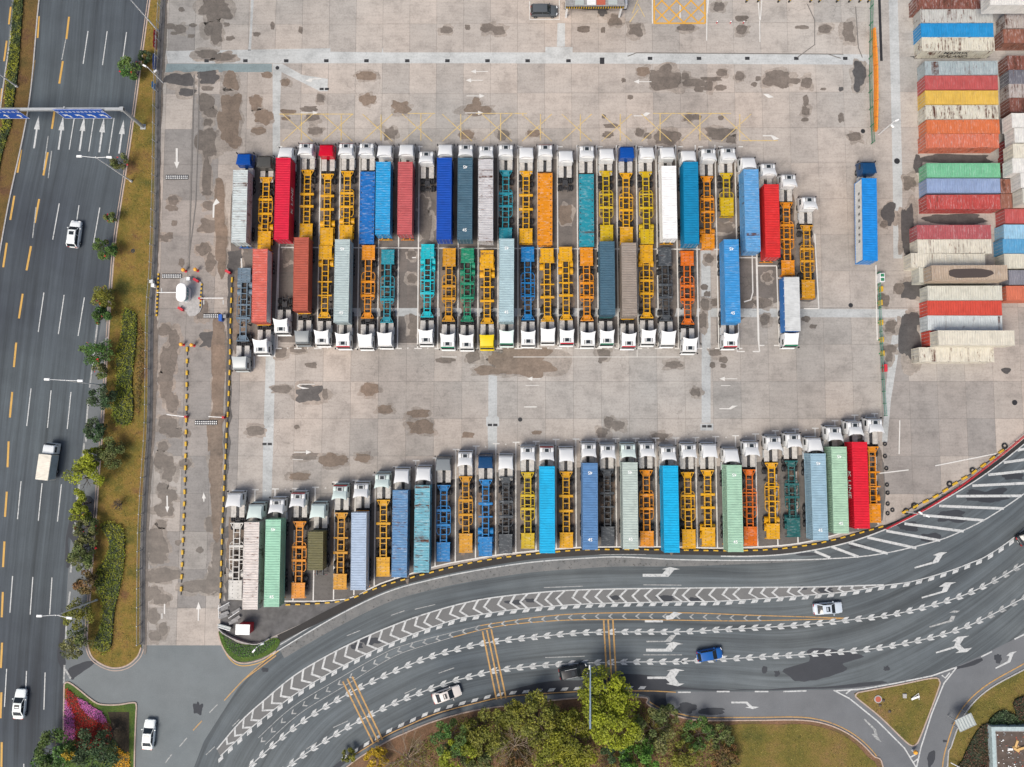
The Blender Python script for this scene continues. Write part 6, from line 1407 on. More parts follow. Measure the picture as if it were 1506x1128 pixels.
# verge street trees with red blossoms
vt = [(190, 98, 14, 'leaf_green', 4.0, 60, 'round green street tree beside the upper verge kerb'), (212, 83, 7, 'leaf_dark', 2.2, 0, 'small dark tree above the round green street tree'), (174, 237, 10, 'leaf_dull', 3.6, 40, 'sparse street tree with red blossom near the double street lamp'), (152, 364, 13, 'leaf_green', 4.0, 50, 'green street tree beside the verge, level with the gate booth cones'), (163, 320, 7, 'leaf_dull', 3.0, 30, 'tiny sparse street tree with red blossom above the level of the booth'), (151, 436, 13, 'leaf_olive', 4.0, 40, 'olive street tree above the dark pair beside the long hedge'), (148, 466, 11, 'leaf_green', 4.0, 20, 'green street tree directly below the olive one'), (138, 515, 17, 'leaf_green', 4.8, 30, 'fullest green street tree beside the long hedge'), (147, 546, 9, 'leaf_dull', 3.2, 25, 'small dull tree just above the middle street lamp arm'), (147, 582, 15, 'leaf_dark', 4.2, 0, 'dark green tree below the middle street lamp arm'), (137, 632, 13, 'leaf_dark', 3.8, 25, 'dark tree with red blossom below the end of the long hedge'), (160, 666, 16, 'leaf_dull', 3.4, 0, 'low dull green tree standing inside the verge above the lime tree'), (136, 672, 11, 'leaf_lime', 4.4, 15, 'small yellow-green tree touching the big lime tree'), (121, 741, 9, 'leaf_lime', 3.6, 0, 'small lime tree just below the big lime tree'), (116, 758, 10, 'leaf_lime', 3.4, 25, 'lowest small lime tree with a red blossom'), (124, 776, 12, 'leaf_dull', 3.6, 50, 'dull grey-green tree with several red blossoms'), (122, 805, 14, 'leaf_dull', 3.8, 40, 'dull olive tree above the curved hedge'), (116, 824, 13, 'leaf_dull', 3.6, 0, 'grey-green tree leaning over the side lane'), (124, 858, 13, 'leaf_rust', 3.6, 0, 'brownish olive tree beside the curved hedge'), (113, 905, 16, 'leaf_olive', 4.2, 0, 'olive tree under the lowest street lamp arm'), (110, 947, 17, 'leaf_dull', 4.4, 0, 'green-grey tree at the lower tip of the verge')]
for i, (x, y, rp, mt, h, bl, lb) in enumerate(vt):
    tree(x, y, rp * 1.22, mt, lb, h, 40 + i, 1000 if rp < 11 else 2100, 'street_tree', blossoms=bl // 3, nclump=12 if rp < 12 else 20, leaf=0.155, group='street trees along the verge', spread=0.36)
tree(122, 703, 25, 'leaf_lime', 'big bright lime tree leaning over the side lane', 5.6, 90, 2600, 'street_tree', ry=28, nclump=24, leaf=0.17, group='street trees along the verge', spread=0.3)
bare_tree(172, 742, 9, 'small bare reddish tree lying across the lower verge', 2.4, 8, 'bark')
hedge('hedge', [(183, 456), (197, 455), (203, 466), (202, 500), (196, 560), (198, 600), (195, 622), (183, 628), (170, 622), (167, 605), (172, 560), (172, 520), (180, 490)], 'hedge_leaf', 'long yellow-green hedge in the middle of the verge', 0.9, 60, 3)
hedge('hedge', [(150, 772), (166, 766), (183, 776), (186, 800), (184, 835), (177, 870), (170, 900), (167, 935), (164, 955), (150, 962), (138, 950), (146, 930), (152, 905), (150, 880), (138, 862), (138, 848), (148, 832), (160, 812), (162, 792)], 'hedge_leaf', 'curved yellow-green hedge at the lower end of the verge', 0.9, 60, 4)
hedge('hedge', [(205, 470), (214, 500), (212, 560), (205, 610), (200, 600), (202, 550), (204, 500)], 'leaf_rust', 'thin brown dried hedge between the long hedge and the fence', 0.5, 40, 9, core=False)
hedge('hedge', [(26, -60), (38, -60), (36, 0), (32, 60), (28, 110), (22, 150), (18, 185), (10, 210), (2, 240), (-8, 300), (-16, 300), (-6, 235), (4, 190), (9, 150), (13, 100), (18, 50), (22, 0)], 'hedge_yellow', 'yellow-edged green hedge along the left median', 0.8, 70, 5)
hedge('grass_cover', [(236, -100), (225, 0), (214, 80), (202, 170), (190, 253), (175, 360), (167, 466), (162, 546), (158, 613), (150, 720), (142, 826), (137, 900), (136, 955), (165, 978), (200, 960), (204, 881), (204, 799), (209, 693), (213, 621), (215, 466), (220, 394), (225, 307), (225, 130), (233, 0), (238, -100)], 'dry_grass', 'short dry olive grass covering the verge', 0.14, 9, 6, 0.10, 'grass', 'stuff', False)
# park below the curved road
pt = [(665, 1086, 27, 'leaf_green', 5.0, 'dark green round tree at left of the park'), (674, 1117, 26, 'leaf_lime', 5.2, 'bright lime tree at the bottom edge below the dark round one'), (714, 1078, 32, 'leaf_olive', 5.0, 'sparse grey-olive tree in the park'), (756, 1052, 22, 'leaf_olive', 4.5, 'low olive tree close to the road kerb'), (790, 1062, 34, 'leaf_olive', 6.0, 'olive tree left of the blue mast arm'), (890, 1022, 36, 'leaf_lime', 7.0, 'tall yellow-green tree overhanging the rumble bars'), (902, 1062, 42, 'leaf_lime', 7.5, 'largest yellow-green tree in the park'), (845, 1092, 40, 'leaf_yolive', 6.5, 'yellow-olive tree below the blue mast arm base'), (820, 1122, 30, 'leaf_yolive', 6.0, 'yellow tree cut by the bottom edge'), (960, 1075, 29, 'leaf_dull', 4.2, 'dull green tree right of the largest yellow-green tree'), (985, 1054, 16, 'leaf_dull', 2.6, 'small dull green tree beside the kerb corner'), (900, 1122, 24, 'leaf_dark', 4.5, 'dark bush at the bottom edge under the largest tree'), (942, 1122, 28, 'leaf_bright', 4.8, 'vivid green tree at the bottom edge'), (1028, 1080, 24, 'leaf_green', 3.2, 'mid green tree left of the lawn'), (1060, 1085, 18, 'leaf_dull', 2.6, 'dull green bush touching the lawn'), (1008, 1112, 20, 'leaf_olive', 3.4, 'olive bush at the bottom edge near the lawn'), (1068, 1116, 20, 'leaf_rust', 3.0, 'orange-brown bush at the lawn edge'), (552, 1118, 17, 'leaf_gold', 3.0, 'golden bush at the left end of the park'), (512, 1113, 10, 'leaf_olive', 2.2, 'small olive bush growing over the road edge'), (700, 1120, 22, 'leaf_dull', 4.0, 'dull bush beside the bright lime tree'), (760, 1124, 24, 'leaf_rust', 4.0, 'brown bush at the bottom edge')]
for i, (x, y, rp, mt, h, lb) in enumerate(pt):
    big = rp > 28
    tree(x, y, rp, mt, lb, h, 140 + i, int(3.4 * rp * rp) + 500, 'park_tree', nclump=34 if big else 20, leaf=0.20 if big else 0.17, group='trees and bushes in the park', spread=0.27)
bare_tree(598, 1118, 42, 'bare pale tree with spreading branches at left of the park', 5.0, 5)
bare_tree(757, 1100, 34, 'bare tree among the olive trees of the park', 6.0, 6)
hedge('undergrowth', [(640, 1075), (700, 1052), (800, 1042), (940, 1034), (1000, 1062), (1070, 1072), (1060, 1150), (800, 1180), (600, 1180), (560, 1140)], 'leaf_olive', 'rough undergrowth between the park trees', 0.7, 26, 21, 0.15, 'undergrowth', 'stuff', False)
hedge('grass_cover', [(1080, 1070), (1190, 1070), (1240, 1086), (1280, 1130), (1280, 1200), (1060, 1200), (1065, 1120)], 'dry_grass', 'short olive grass covering the park lawn', 0.12, 10, 22, 0.10, 'grass', 'stuff', False)
hedge('grass_cover', [(1266, 1022), (1321, 1011), (1374, 1002), (1350, 1082), (1340, 1092), (1296, 1052)], 'dry_grass', 'short olive grass covering the triangular island', 0.12, 12, 23, 0.10, 'grass', 'stuff', False)
hedge('grass_cover', [(1405, 1110), (1425, 1055), (1455, 1022), (1520, 988), (1600, 960), (1600, 1040), (1480, 1060), (1440, 1090), (1400, 1200)], 'dry_grass', 'short olive grass covering the roadside bank', 0.12, 10, 24, 0.10, 'grass', 'stuff', False)
# flower island
hedge('flower_bed', [(97, 1014), (102, 1014), (116, 1028), (122, 1042), (140, 1055), (162, 1062), (165, 1085), (150, 1100), (112, 1100), (110, 1060), (100, 1035)], 'flower_red', 'deep red flower bed in the corner island', 0.35, 130, 31, 0.09, 'flower bed', 'stuff')
hedge('flower_bed', [(116, 1027), (122, 1028), (140, 1040), (150, 1046), (158, 1060), (150, 1062), (134, 1054), (122, 1042)], 'flower_pink', 'pink flower strip across the corner island', 0.38, 150, 32, 0.09, 'flower bed', 'stuff')
hedge('flower_bed', [(97, 1031), (101, 1032), (110, 1052), (112, 1075), (110, 1088), (96, 1086)], 'flower_pink', 'pink flower strip along the left kerb of the corner island', 0.38, 150, 33, 0.09, 'flower bed', 'stuff')
hedge('flower_bed', [(170, 1095), (175, 1098), (185, 1108), (191, 1110), (190, 1180), (165, 1180), (168, 1120)], 'flower_yellow', 'yellow flower bed in the corner island', 0.38, 130, 34, 0.09, 'flower bed', 'stuff')
sheet('bed_soil', [(158, 1047), (190, 1047), (190, 1110), (176, 1100), (165, 1085), (163, 1062)], 0.094, 'bed_soil', kind='structure')
tree(78, 1108, 30, 'leaf_green', 'dark green tree over the left kerb of the corner island', 5.0, 61, 3600, 'park_tree', nclump=30, leaf=0.19, spread=0.3)
tree(136, 1108, 32, 'leaf_dark', 'dark tree in the middle of the corner island', 5.0, 62, 3600, 'park_tree', nclump=30, leaf=0.18, spread=0.3)
tree(103, 1108, 8, 'leaf_gold', 'small golden bush between the two dark island trees', 5.4, 63, 300, 'shrub', nclump=8)
bare_tree(160, 1078, 16, 'bare reddish tree over the red flower bed', 3.0, 64, 'bark')
# dry brush on the right bank
hedge('brush', [(1420, 1100), (1436, 1072), (1450, 1062), (1458, 1085), (1460, 1140), (1462, 1200), (1400, 1200), (1402, 1135), (1412, 1118)], 'leaf_redbrown', 'dark red-brown brush beside the walled roof', 0.9, 45, 41, 0.14, 'brush', 'stuff')
hedge('brush', [(1452, 1058), (1470, 1044), (1490, 1050), (1500, 1062), (1480, 1066), (1456, 1066)], 'leaf_dark', 'dark green brush above the walled roof', 1.0, 55, 42, 0.14, 'brush', 'stuff')
hedge('brush', [(1488, 1030), (1506, 1022), (1560, 1010), (1560, 1060), (1500, 1058), (1490, 1045)], 'leaf_redbrown', 'red-brown brush at the right edge', 0.9, 45, 43, 0.14, 'brush', 'stuff')
hedge('corner_hedge', [(325, 930), (335, 938), (350, 946), (365, 950), (388, 946), (404, 940), (408, 944), (388, 960), (365, 967), (348, 964), (334, 952)], 'leaf_bright', 'bright green low planting in the yard corner lawn', 0.3, 60, 44, 0.10)

# ------------------------------------------------------------------ fences
def fence(name, w, h, step, label, postmat, railmat, z0=0.0, rails=(0.35, 0.95), mesh_mat=None, cat='fence'):
    pts, tg = resample(w, step)
    r = ob(name, None, None, (pts[0].x, pts[0].y, z0), label=label, cat=cat)
    o = pts[0]
    pm = shared(('post', h, postmat), lambda: MB().box(0, 0, h / 2, 0.09, 0.09, h).box(0, 0, h + 0.02, 0.13, 0.13, 0.04).mesh('post', postmat))
    for p in pts: ob('post', pm, r, (p.x - o.x, p.y - o.y, 0))
    for rl in rails:
        mb = MB()
        for a, b in zip(pts, pts[1:]): mb.beam((a.x - o.x, a.y - o.y, rl * h), (b.x - o.x, b.y - o.y, rl * h), 0.06, 0.07)
        ob('rail', mb.mesh('rail', railmat), r)
    mb = MB()
    for a, b in zip(pts, pts[1:]):
        n = max(2, int((b - a).length / 0.17))
        for k in range(1, n):
            q = a.lerp(b, k / n) - o; mb.box(q.x, q.y, h * 0.6, 0.025, 0.025, h * 0.75)
    ob('pickets', mb.mesh('pickets', mesh_mat or railmat), r, kind='stuff'); return r
FL = [(243, -60), (239, 0), (232, 130), (230, 260), (226, 394), (221, 466), (219, 621), (214, 700), (209, 799), (208, 948)]
fence('steel_fence', Wp(FL), 1.7, 3.0, 'long grey steel fence between the verge and the yard', 'steel', 'scrap')
wall = ob('fence_footing', band(Wp(FL), 0.75, 0.12, -0.1, 0.25).mesh('fence_footing', 'dark_yard'), kind='structure')
for px, m_, lb in [([(231.5, 48), (230.5, 74)], 'red_plain', 'red banner hung on the steel fence'), ([(230.5, 84), (230, 106)], 'blue_plain', 'longer blue banner hung on the steel fence'), ([(229, 124), (228.6, 134)], 'sky_blue', 'short light blue banner hung on the steel fence')]:
    if m_ == 'sky_blue': plain('sky_blue', (0.05, 0.32, 0.75), 0.5)
    a, b = P(*px[0]), P(*px[1]); d = (b - a); L = d.length
    o = ob('banner', None, None, (a.x, a.y, 0), math.atan2(d.y, d.x), label=lb, cat='banner')
    mb = MB(); n = 12
    mb.loft([[(L * k / n, 0.05 + 0.02 * math.sin(k * 1.7), 0.15), (L * k / n, -0.02 + 0.03 * math.sin(k * 1.3), 1.35), (L * k / n, -0.04 + 0.03 * math.sin(k * 1.3), 1.37), (L * k / n, 0.03, 0.14)] for k in range(n + 1)], True, True, True)
    ob('cloth', mb.mesh('cloth', m_), o)
    for k in range(5): ob('lettering', shared(('stroke', m_), lambda: MB().box(0, 0, 0, 0.28, 0.02, 0.05).box(0, 0, 0.1, 0.2, 0.02, 0.05).box(0.02, 0, -0.05, 0.05, 0.02, 0.3).mesh('lettering', 'white_plain')), o, (L * (k + 0.7) / 5.6, 0.03, 0.85))
    for t in (0.05, 0.95): ob('stay', MB().beam((L * t, 0.0, 0), (L * t, 1.1, 0.05), 0.05, 0.05).mesh('stay', 'steel'), o)
# green mesh fence on the right with the orange barrier
fence('green_fence', Wp([(1281, -60), (1279, 0), (1277, 120), (1280, 200), (1282, 225)]), 1.5, 3.0, 'green mesh fence beside the orange barrier', 'green_plain', 'green_plain', mesh_mat='green_mesh')
fence('green_fence', Wp([(1290, 402), (1292, 470), (1296, 558), (1300, 612)]), 1.1, 2.0, 'low green and yellow fence below the lone truck', 'green_plain', 'green_mesh', mesh_mat='green_mesh')
for k, (a, b) in enumerate([((1283, 45), (1285, 72)), ((1285.2, 73), (1286.5, 98)), ((1286.6, 99), (1287, 124)), ((1287, 125), (1287, 150)), ((1287, 151), (1286.6, 174)), ((1286.5, 175), (1286, 194))]):
    pa, pb = P(*a), P(*b); d = pb - pa; L = d.length
    o = ob('water_barrier', None, None, (pa.x, pa.y, TOPZ + 0.05), math.atan2(d.y, d.x), label=f'orange plastic road barrier, {ORD[k]} from the top along the green fence', cat='barrier', group='orange plastic barriers')
    mb = MB(); mb.loft([[(x, -0.27, 0), (x, 0.27, 0), (x, 0.24, 0.3), (x, 0.12, 0.95), (x, -0.12, 0.95), (x, -0.24, 0.3)] for x in (0, L)], True, True, True)
    ob('body', mb.mesh('body', 'orange_plain'), o)
    for q in range(4): ob('rib', shared('wrib', lambda: MB().box(0, 0, 0.96, 0.08, 0.28, 0.05).mesh('rib', 'yellow_plain')), o, (L * (q + 0.5) / 4, 0, 0))
for i, (x, y) in enumerate([(1294, 426), (1293, 446), (1294, 475), (1295, 500), (1296, 520)]):
    o = ob('guard_post', None, None, P(x, y), label=f'yellow guard block, {ORD[i]} from the top along the low green fence', cat='guard block', group='yellow guard blocks along the fence')
    ob('body', shared('gb', lambda: MB().cbox(0, 0, 0.45, 0.38, 0.9, 0.9, 0.06).mesh('body', 'yellow_plain')), o); ob('cap', shared('gc', lambda: MB().cbox(0, 0, 0.94, 0.3, 0.8, 0.06, 0.02).mesh('cap', 'yellow_plain')), o)
    ob('foot', shared('gf', lambda: MB().box(0, 0, 0.05, 0.8, 0.25, 0.08).mesh('foot', 'green_plain')), o)
o = ob('fire_cabinet', None, None, P(1298, 542), label='red upright cabinet near the foot of the low green fence', cat='cabinet')
ob('body', MB().cbox(0, 0, 0.6, 0.42, 1.2, 1.2, 0.03).mesh('body', 'red_plain'), o); ob('lid', MB().cbox(0, 0, 1.22, 0.48, 1.26, 0.05, 0.02).mesh('lid', 'red_plain'), o)
o = ob('switch_box', None, None, P(1293, 410), label='white box with dark green panels atop the low green fence', cat='box')
ob('body', MB().cbox(0, 0, 0.6, 0.8, 1.5, 1.2, 0.03).mesh('body', 'white_steel'), o)
for y in (-0.36, 0.36): ob('panel', MB().box(0, y, 1.21, 0.55, 0.5, 0.04).mesh('panel', 'green_plain'), o)
# red pipe rail along the ramp
w = Wp([(1300, 777), (1330, 762), (1360, 747), (1395, 725), (1425, 703), (1460, 676), (1506, 638), (1560, 590)], 5)
r = ob('red_rail', None, None, (0, 0, 0), label='long red pipe rail along the ramp beside the hatched bars', cat='railing')
pts, tg = resample(w, 2.4)
for zr_ in (0.55, 1.0):
    mb = MB()
    for a, b in zip(pts, pts[1:]): mb.tube((a.x, a.y, zr_), (b.x, b.y, zr_), 0.07, n=6)
    ob('pipe', mb.mesh('pipe', 'red_plain'), r)
pm = MB().tube((0, 0, 0), (0, 0, 1.02), 0.05).mesh('post', 'red_plain')
for p in pts: ob('post', pm, r, (p.x, p.y, 0))
# short yellow-black kerb blocks and tyres beside the rail
def block_mesh(l, wd, hh):
    mb = MB(); mb.loft([[(x, -wd / 2, 0), (x, wd / 2, 0), (x, wd / 2 * 0.8, hh), (x, -wd / 2 * 0.8, hh)] for x in (-l / 2, l / 2)], True, True, True, 0); return mb
def blocks(pts_tg, label, group, frm, yl=0.75, wd=0.38, hh=0.30, z=TOPZ + 0.045):
    ym = shared(('yb', yl, wd, hh), lambda: block_mesh(yl, wd, hh).mesh('yellow_block', 'yellow_plain'))
    km = shared(('kb', yl, wd, hh), lambda: MB().box(0, 0, hh * 0.35, yl * 1.35, 0.09, 0.09).mesh('black_core', 'black_plain'))
    for bi, (p, t) in enumerate(pts_tg):
        o = ob('barrier_block', None, None, (p.x, p.y, z), math.atan2(t.y, t.x) + RNG.uniform(-0.06, 0.06), label=f'{label}, {ordinal(bi)} from {frm}', cat='barrier block', group=group)
        ob('yellow_block', ym, o); ob('black_core', km, o, (yl * 0.7, 0, 0))
ln = Wp([(276, 514), (275, 600), (273, 700), (270, 790), (267, 876)], 4); pts, tg = resample(ln, 1.98); blocks(zip(pts, tg), 'yellow and black barrier block down the middle of the gate lanes', 'barrier blocks down the lane middle', 'the top')
ln = Wp([(342, 412), (340, 470), (338, 560), (334, 640), (330, 720), (327, 800), (325, 876)], 4); pts, tg = resample(ln, 1.75); blocks(zip(pts, tg), 'yellow and black barrier block left of the parked rows', 'barrier blocks left of the rows', 'the top', 0.85, 0.30)
ln = Wp([(424, 889), (470, 887), (510, 882), (545, 868), (580, 856), (640, 840), (700, 826), (760, 817), (820, 811), (870, 808), (960, 808), (1060, 809.5), (1130, 808), (1190, 801), (1240, 790), (1297, 774)], 5); pts, tg = resample(ln, 1.62); blocks(zip(pts, tg), 'yellow and black kerb block behind the bottom truck row', 'kerb blocks behind the bottom row', 'left', 0.78, 0.26, 0.22)
ln = Wp([(1330, 752), (1350, 742), (1380, 727), (1400, 713), (1425, 698), (1445, 684), (1470, 665), (1482, 655)], 4); pts, tg = resample(ln, 1.9); blocks(zip(pts, tg), 'yellow and black kerb block inside the red pipe rail', 'kerb blocks inside the red rail', 'lower left', 0.95, 0.42, 0.3)
def tyre_lying():
    mb = MB(); n = 20; prof = [(0.28, 0.02), (0.46, 0.0), (0.52, 0.13), (0.46, 0.26), (0.28, 0.24)]
    rg = [[(a * math.cos(2 * math.pi * k / n), a * math.sin(2 * math.pi * k / n), z) for a, z in prof] for k in range(n)]
    mb.loft(rg + [rg[0]], True); return mb.mesh('old_tyre', 'tyre', 50)
tm = tyre_lying()
for i, (x, y) in enumerate([(1301, 653), (1301, 671), (1303, 689), (1304, 713), (1305, 725), (1305, 741), (1305, 755), (1312, 750)]):
    ob('old_tyre', tm, None, P(x, y, TOPZ + 0.045), scale=(0.66, 0.66, 0.9), label=f'old black tyre right of the bottom truck row, {ordinal(i)} from the top', cat='tyre', group='old tyres right of the bottom row')
for i, (x, y, lb) in enumerate([(1332, 752, 'lowest'), (1344, 744, 'second lowest'), (1396, 712, 'middle'), (1430, 692, 'second highest'), (1477, 656, 'highest')]):
    ob('old_tyre', tm, None, P(x, y, TOPZ + 0.045), label=f'old black tyre beside the red pipe rail, {lb} of five', cat='tyre', group='old tyres beside the red rail')

# ------------------------------------------------------------------ street lamps, gantry, mast
def lamp(bx, by, h, arms, label, head=(0, 1), camera=False, z=0.08, mat='white_steel'):
    p = P(bx, by, 0); r = ob('street_lamp', None, None, (p.x, p.y, z), label=label, cat='street lamp', group='street lamps and camera poles')
    ob('pole', MB().tube((0, 0, 0), (0, 0, h), 0.13, 0.075, 10).tube((0, 0, 0), (0, 0, 0.5), 0.2, 0.18, 10).mesh('pole', mat, 40), r)
    for dx, dy in arms:
        e = Vector((dx, dy, h + 0.35)); a = ob('arm', MB().tube((0, 0, h - 0.3), e, 0.06, 0.045, 8).mesh('arm', mat), r)
        d = math.atan2(dy, dx)
        ob('lamp_head', shared('lamphead', lambda: MB().cbox(0.25, 0, 0, 0.85, 0.36, 0.16, 0.05).box(0.28, 0, -0.09, 0.6, 0.26, 0.03).mesh('lamp_head', 'white_plain')), a, (e.x, e.y, e.z), d)
    return r
lamp(194, 267, 11.5, [(-2.1, 0.0), (2.1, -0.15)], 'double-armed street lamp below the road sign gantry')
lamp(154, 567, 11.5, [(-2.3, 0.1), (2.3, -0.1)], 'double-armed street lamp in the middle of the verge')
lamp(143, 882, 11.5, [(-2.0, 0.0), (2.0, -0.25)], 'double-armed street lamp at the lower end of the verge')
lamp(233, 46, 11.5, [(-2.1, 0.0), (2.1, 0.0)], 'street lamp at the top whose head is outside the picture')
lamp(26, 128, 11.5, [(-2.1, 0.0), (2.1, 0.0)], 'street lamp on the left median')
def cctv(bx, by, h, arms, label, z=TOPZ):
    p = P(bx, by, 0); r = ob('camera_pole', None, None, (p.x, p.y, z), label=label, cat='camera pole', group='street lamps and camera poles')
    ob('pole', MB().tube((0, 0, 0), (0, 0, h), 0.09, 0.07, 8).mesh('pole', 'white_steel'), r)
    for (dx, dy, dz) in arms:
        b = ob('bracket', MB().tube((0, 0, h + dz), (dx, dy, h + dz), 0.04).mesh('bracket', 'white_steel'), r)
        ob('camera_body', shared('cctv', lambda: MB().cbox(0, 0, 0, 0.62, 0.26, 0.24, 0.04).mesh('camera_body', 'white_plain')), b, (dx, dy, h + dz + 0.1), math.atan2(dy, dx))
    return r
cctv(240, 122, 5.6, [(-0.5, 0.25, 0), (0.35, 0.3, -2.0)], 'white camera pole leaning beside the teal strip')
cctv(1292, 198, 5.4, [(0.5, 0.2, 0), (0.3, -0.3, -1.2)], 'white camera pole at the end of the orange barrier')
cctv(394, 939, 5.5, [(-0.4, -0.5, 0), (0.3, 0.1, -1.8)], 'white camera pole in the yard corner lawn')
cctv(1331, 752, 6.0, [(0.5, -0.2, 0), (-0.5, 0.3, -0.2)], 'white camera pole beside the hatched bars')
# blue mast arm over the curved road
p = P(862, 1042, 0); r = ob('traffic_mast', None, None, (p.x, p.y, 0.08), label='blue-white mast arm reaching over the black car from the park trees', cat='mast')
plain('mast_blue', (0.15, 0.22, 0.31), 0.45, 0.1)
ob('pole', MB().tube((0, 0, 0), (0, 0, 7.2), 0.17, 0.13, 10).mesh('pole', 'steel', 40), r)
ob('mast_arm', MB().tube((0, -0.6, 7.1), (0.05, 8.9, 7.5), 0.17, 0.10, 10).mesh('mast_arm', 'mast_blue', 40), r)
ob('camera_body', MB().cbox(0.0, 8.6, 7.2, 0.3, 0.7, 0.3, 0.05).mesh('camera_body', 'white_plain'), r)
# sign gantry
GB = P(211, 187, 0); GT = P(178, 157, 7.4)
r = ob('sign_gantry', None, None, (GB.x, GB.y, 0.08), label='grey overhead gantry with two blue road signs across the left road', cat='gantry')
ob('post', MB().tube((0, 0, 0), (0, 0, 7.3), 0.30, 0.24, 12).box(0, 0, 0.06, 0.9, 0.9, 0.12).mesh('post', 'steel', 40), r)
beam = ob('beam', MB().box(-11.5, 0, 7.2, 23.6, 0.42, 0.42).box(-9.3, 0, 7.2, 0.2, 0.7, 0.7).box(0, 0, 7.2, 0.6, 0.6, 0.6).mesh('beam', 'steel'), r)
def arrow_mesh(bent_):
    mb = MB()
    if bent_: mb.add([(0.10, 0, -0.55), (0.30, 0, -0.55), (0.30, 0, 0.05), (0.05, 0, 0.30), (0.20, 0, 0.45), (-0.40, 0, 0.50), (-0.30, 0, -0.05), (-0.12, 0, 0.12), (0.10, 0, -0.08)], [tuple(range(9))])
    else: mb.add([(-0.09, 0, -0.55), (0.09, 0, -0.55), (0.09, 0, 0.1), (0.32, 0, 0.1), (0, 0, 0.6), (-0.32, 0, 0.1), (-0.09, 0, 0.1)], [tuple(range(7))])
    return mb.mesh('sign_arrow', 'white_plain')
def glyph(seed):
    rg = random.Random(seed); mb = MB()
    for k in range(3): mb.box(rg.uniform(-0.03, 0.03), 0, -0.16 + k * 0.16, rg.uniform(0.22, 0.40), 0.006, 0.05)
    for k in range(2): mb.box(-0.12 + k * 0.22 + rg.uniform(-0.04, 0.04), 0, rg.uniform(-0.04, 0.06), 0.05, 0.006, rg.uniform(0.28, 0.42))
    return mb.mesh('lettering', 'white_plain')
am1, am2 = arrow_mesh(True), arrow_mesh(False)
for k, (pxa, pxb, na, two) in enumerate([((78, 157), (150, 157), 4, False), ((-55, 157), (25, 157), 4, True)]):
    a, b = P(*pxa, 7.9).x - GB.x, P(*pxb, 7.9).x - GB.x; wv = b - a; zc, sh = 6.2, 3.5
    sg = ob('sign_panel', MB().box((a + b) / 2, -0.32, zc, wv, 0.06, sh).mesh('sign_panel', 'sign_blue'), r)
    mb = MB()
    for zt in (zc - sh / 2 + 0.03, zc + sh / 2 - 0.03): mb.box((a + b) / 2, -0.357, zt, wv, 0.012, 0.05)
    for xt in (a + 0.03, b - 0.03): mb.box(xt, -0.357, zc, 0.05, 0.012, sh)
    ob('sign_border', mb.mesh('sign_border', 'white_plain'), sg)
    for q in range(na): ob('sign_arrow', am1 if k == 0 else am2, sg, (a + wv * (q + 0.55) / na, -0.365, zc - 0.72), scale=(1.5, 1, 1.15))
    for q in range(na * 3): ob('lettering', glyph(q + k * 50), sg, (a + wv * (q + 0.5) / (na * 3) + 0.0, -0.365, zc + 0.85), scale=(1.2, 1, 1.3))
    for q in (0.25, 0.75): ob('bracket', MB().box(a + wv * q, -0.18, 7.0, 0.12, 0.3, 1.2).mesh('bracket', 'steel'), sg)

# ------------------------------------------------------------------ gate lanes: booth, barriers, cones, speed humps
isl = raised('booth_island', zz(200, 360, [(620, 470), (720, 440), (850, 470), (925, 540), (918, 860), (890, 930), (820, 985), (740, 990), (690, 920), (640, 880), (600, 830), (600, 620)], 9.4), 0.0, 0.20, 'kerb_grey', kind='structure')
p = P(272.5, 434, 2.6); p2 = P(276, 434, 0)
r = ob('gate_booth', None, None, (p2.x, p2.y, 0.2), label='white gate booth with rounded roof between the entry lanes', cat='booth')
def stadium(hx, hy, n=10):
    o = []
    for k in range(n + 1): a = math.pi * k / n; o.append((hx * math.cos(a), hy - hx + hx * math.sin(a)))
    for k in range(n + 1): a = math.pi + math.pi * k / n; o.append((hx * math.cos(a), -hy + hx + hx * math.sin(a)))
    return o
ob('base', MB().prism(stadium(0.68, 1.30), 0, 0.95).mesh('base', 'white_steel'), r)
ob('glazing', MB().prism(stadium(0.66, 1.28), 0.95, 2.2).mesh('glazing', 'teal_glass'), r)
ob('roof', MB().loft([[(x, y, z) for x, y in stadium(hx, hy)] for hx, hy, z in ((0.84, 1.55, 2.2), (0.86, 1.57, 2.34), (0.80, 1.50, 2.44), (0.55, 1.2, 2.50))], True, True, True).mesh('roof', 'white_plain', 40), r)
for y in (-0.5, 0.1, 0.6): ob('mullion', MB().box(0.67, y, 1.57, 0.04, 0.06, 1.24).mesh('mullion', 'white_steel'), r)
ob('roof_seam', MB().box(0, -0.45, 2.512, 1.0, 0.04, 0.02).mesh('roof_seam', 'steel'), r)
def zb(x, y): return (200 + x / 9.4, 360 + y / 9.4)
def beacon(px, label):
    o = ob('beacon_post', None, None, P(*px), label=label, cat='beacon', group='orange beacons at the gate')
    ob('post', shared('bp', lambda: MB().tube((0, 0, 0), (0, 0, 1.0), 0.12, 0.10, 10).tube((0, 0, 0), (0, 0, 0.1), 0.26, 0.24, 12).mesh('post', 'red_plain')), o)
    ob('dome', shared('bd', lambda: MB().loft([[(rr * math.cos(2 * math.pi * k / 16), rr * math.sin(2 * math.pi * k / 16), z) for k in range(16)] for rr, z in ((0.30, 0.95), (0.33, 1.08), (0.30, 1.22), (0.16, 1.34))], True, True, True).mesh('dome', 'beacon_orange', 50)), o)
for xy, lb in [((690, 365), 'left orange beacon above the booth'), ((855, 360), 'right orange beacon above the booth'), ((660, 1385), 'left orange beacon below the booth'), ((805, 1395), 'right orange beacon below the booth')]: beacon(zb(*xy), lb)
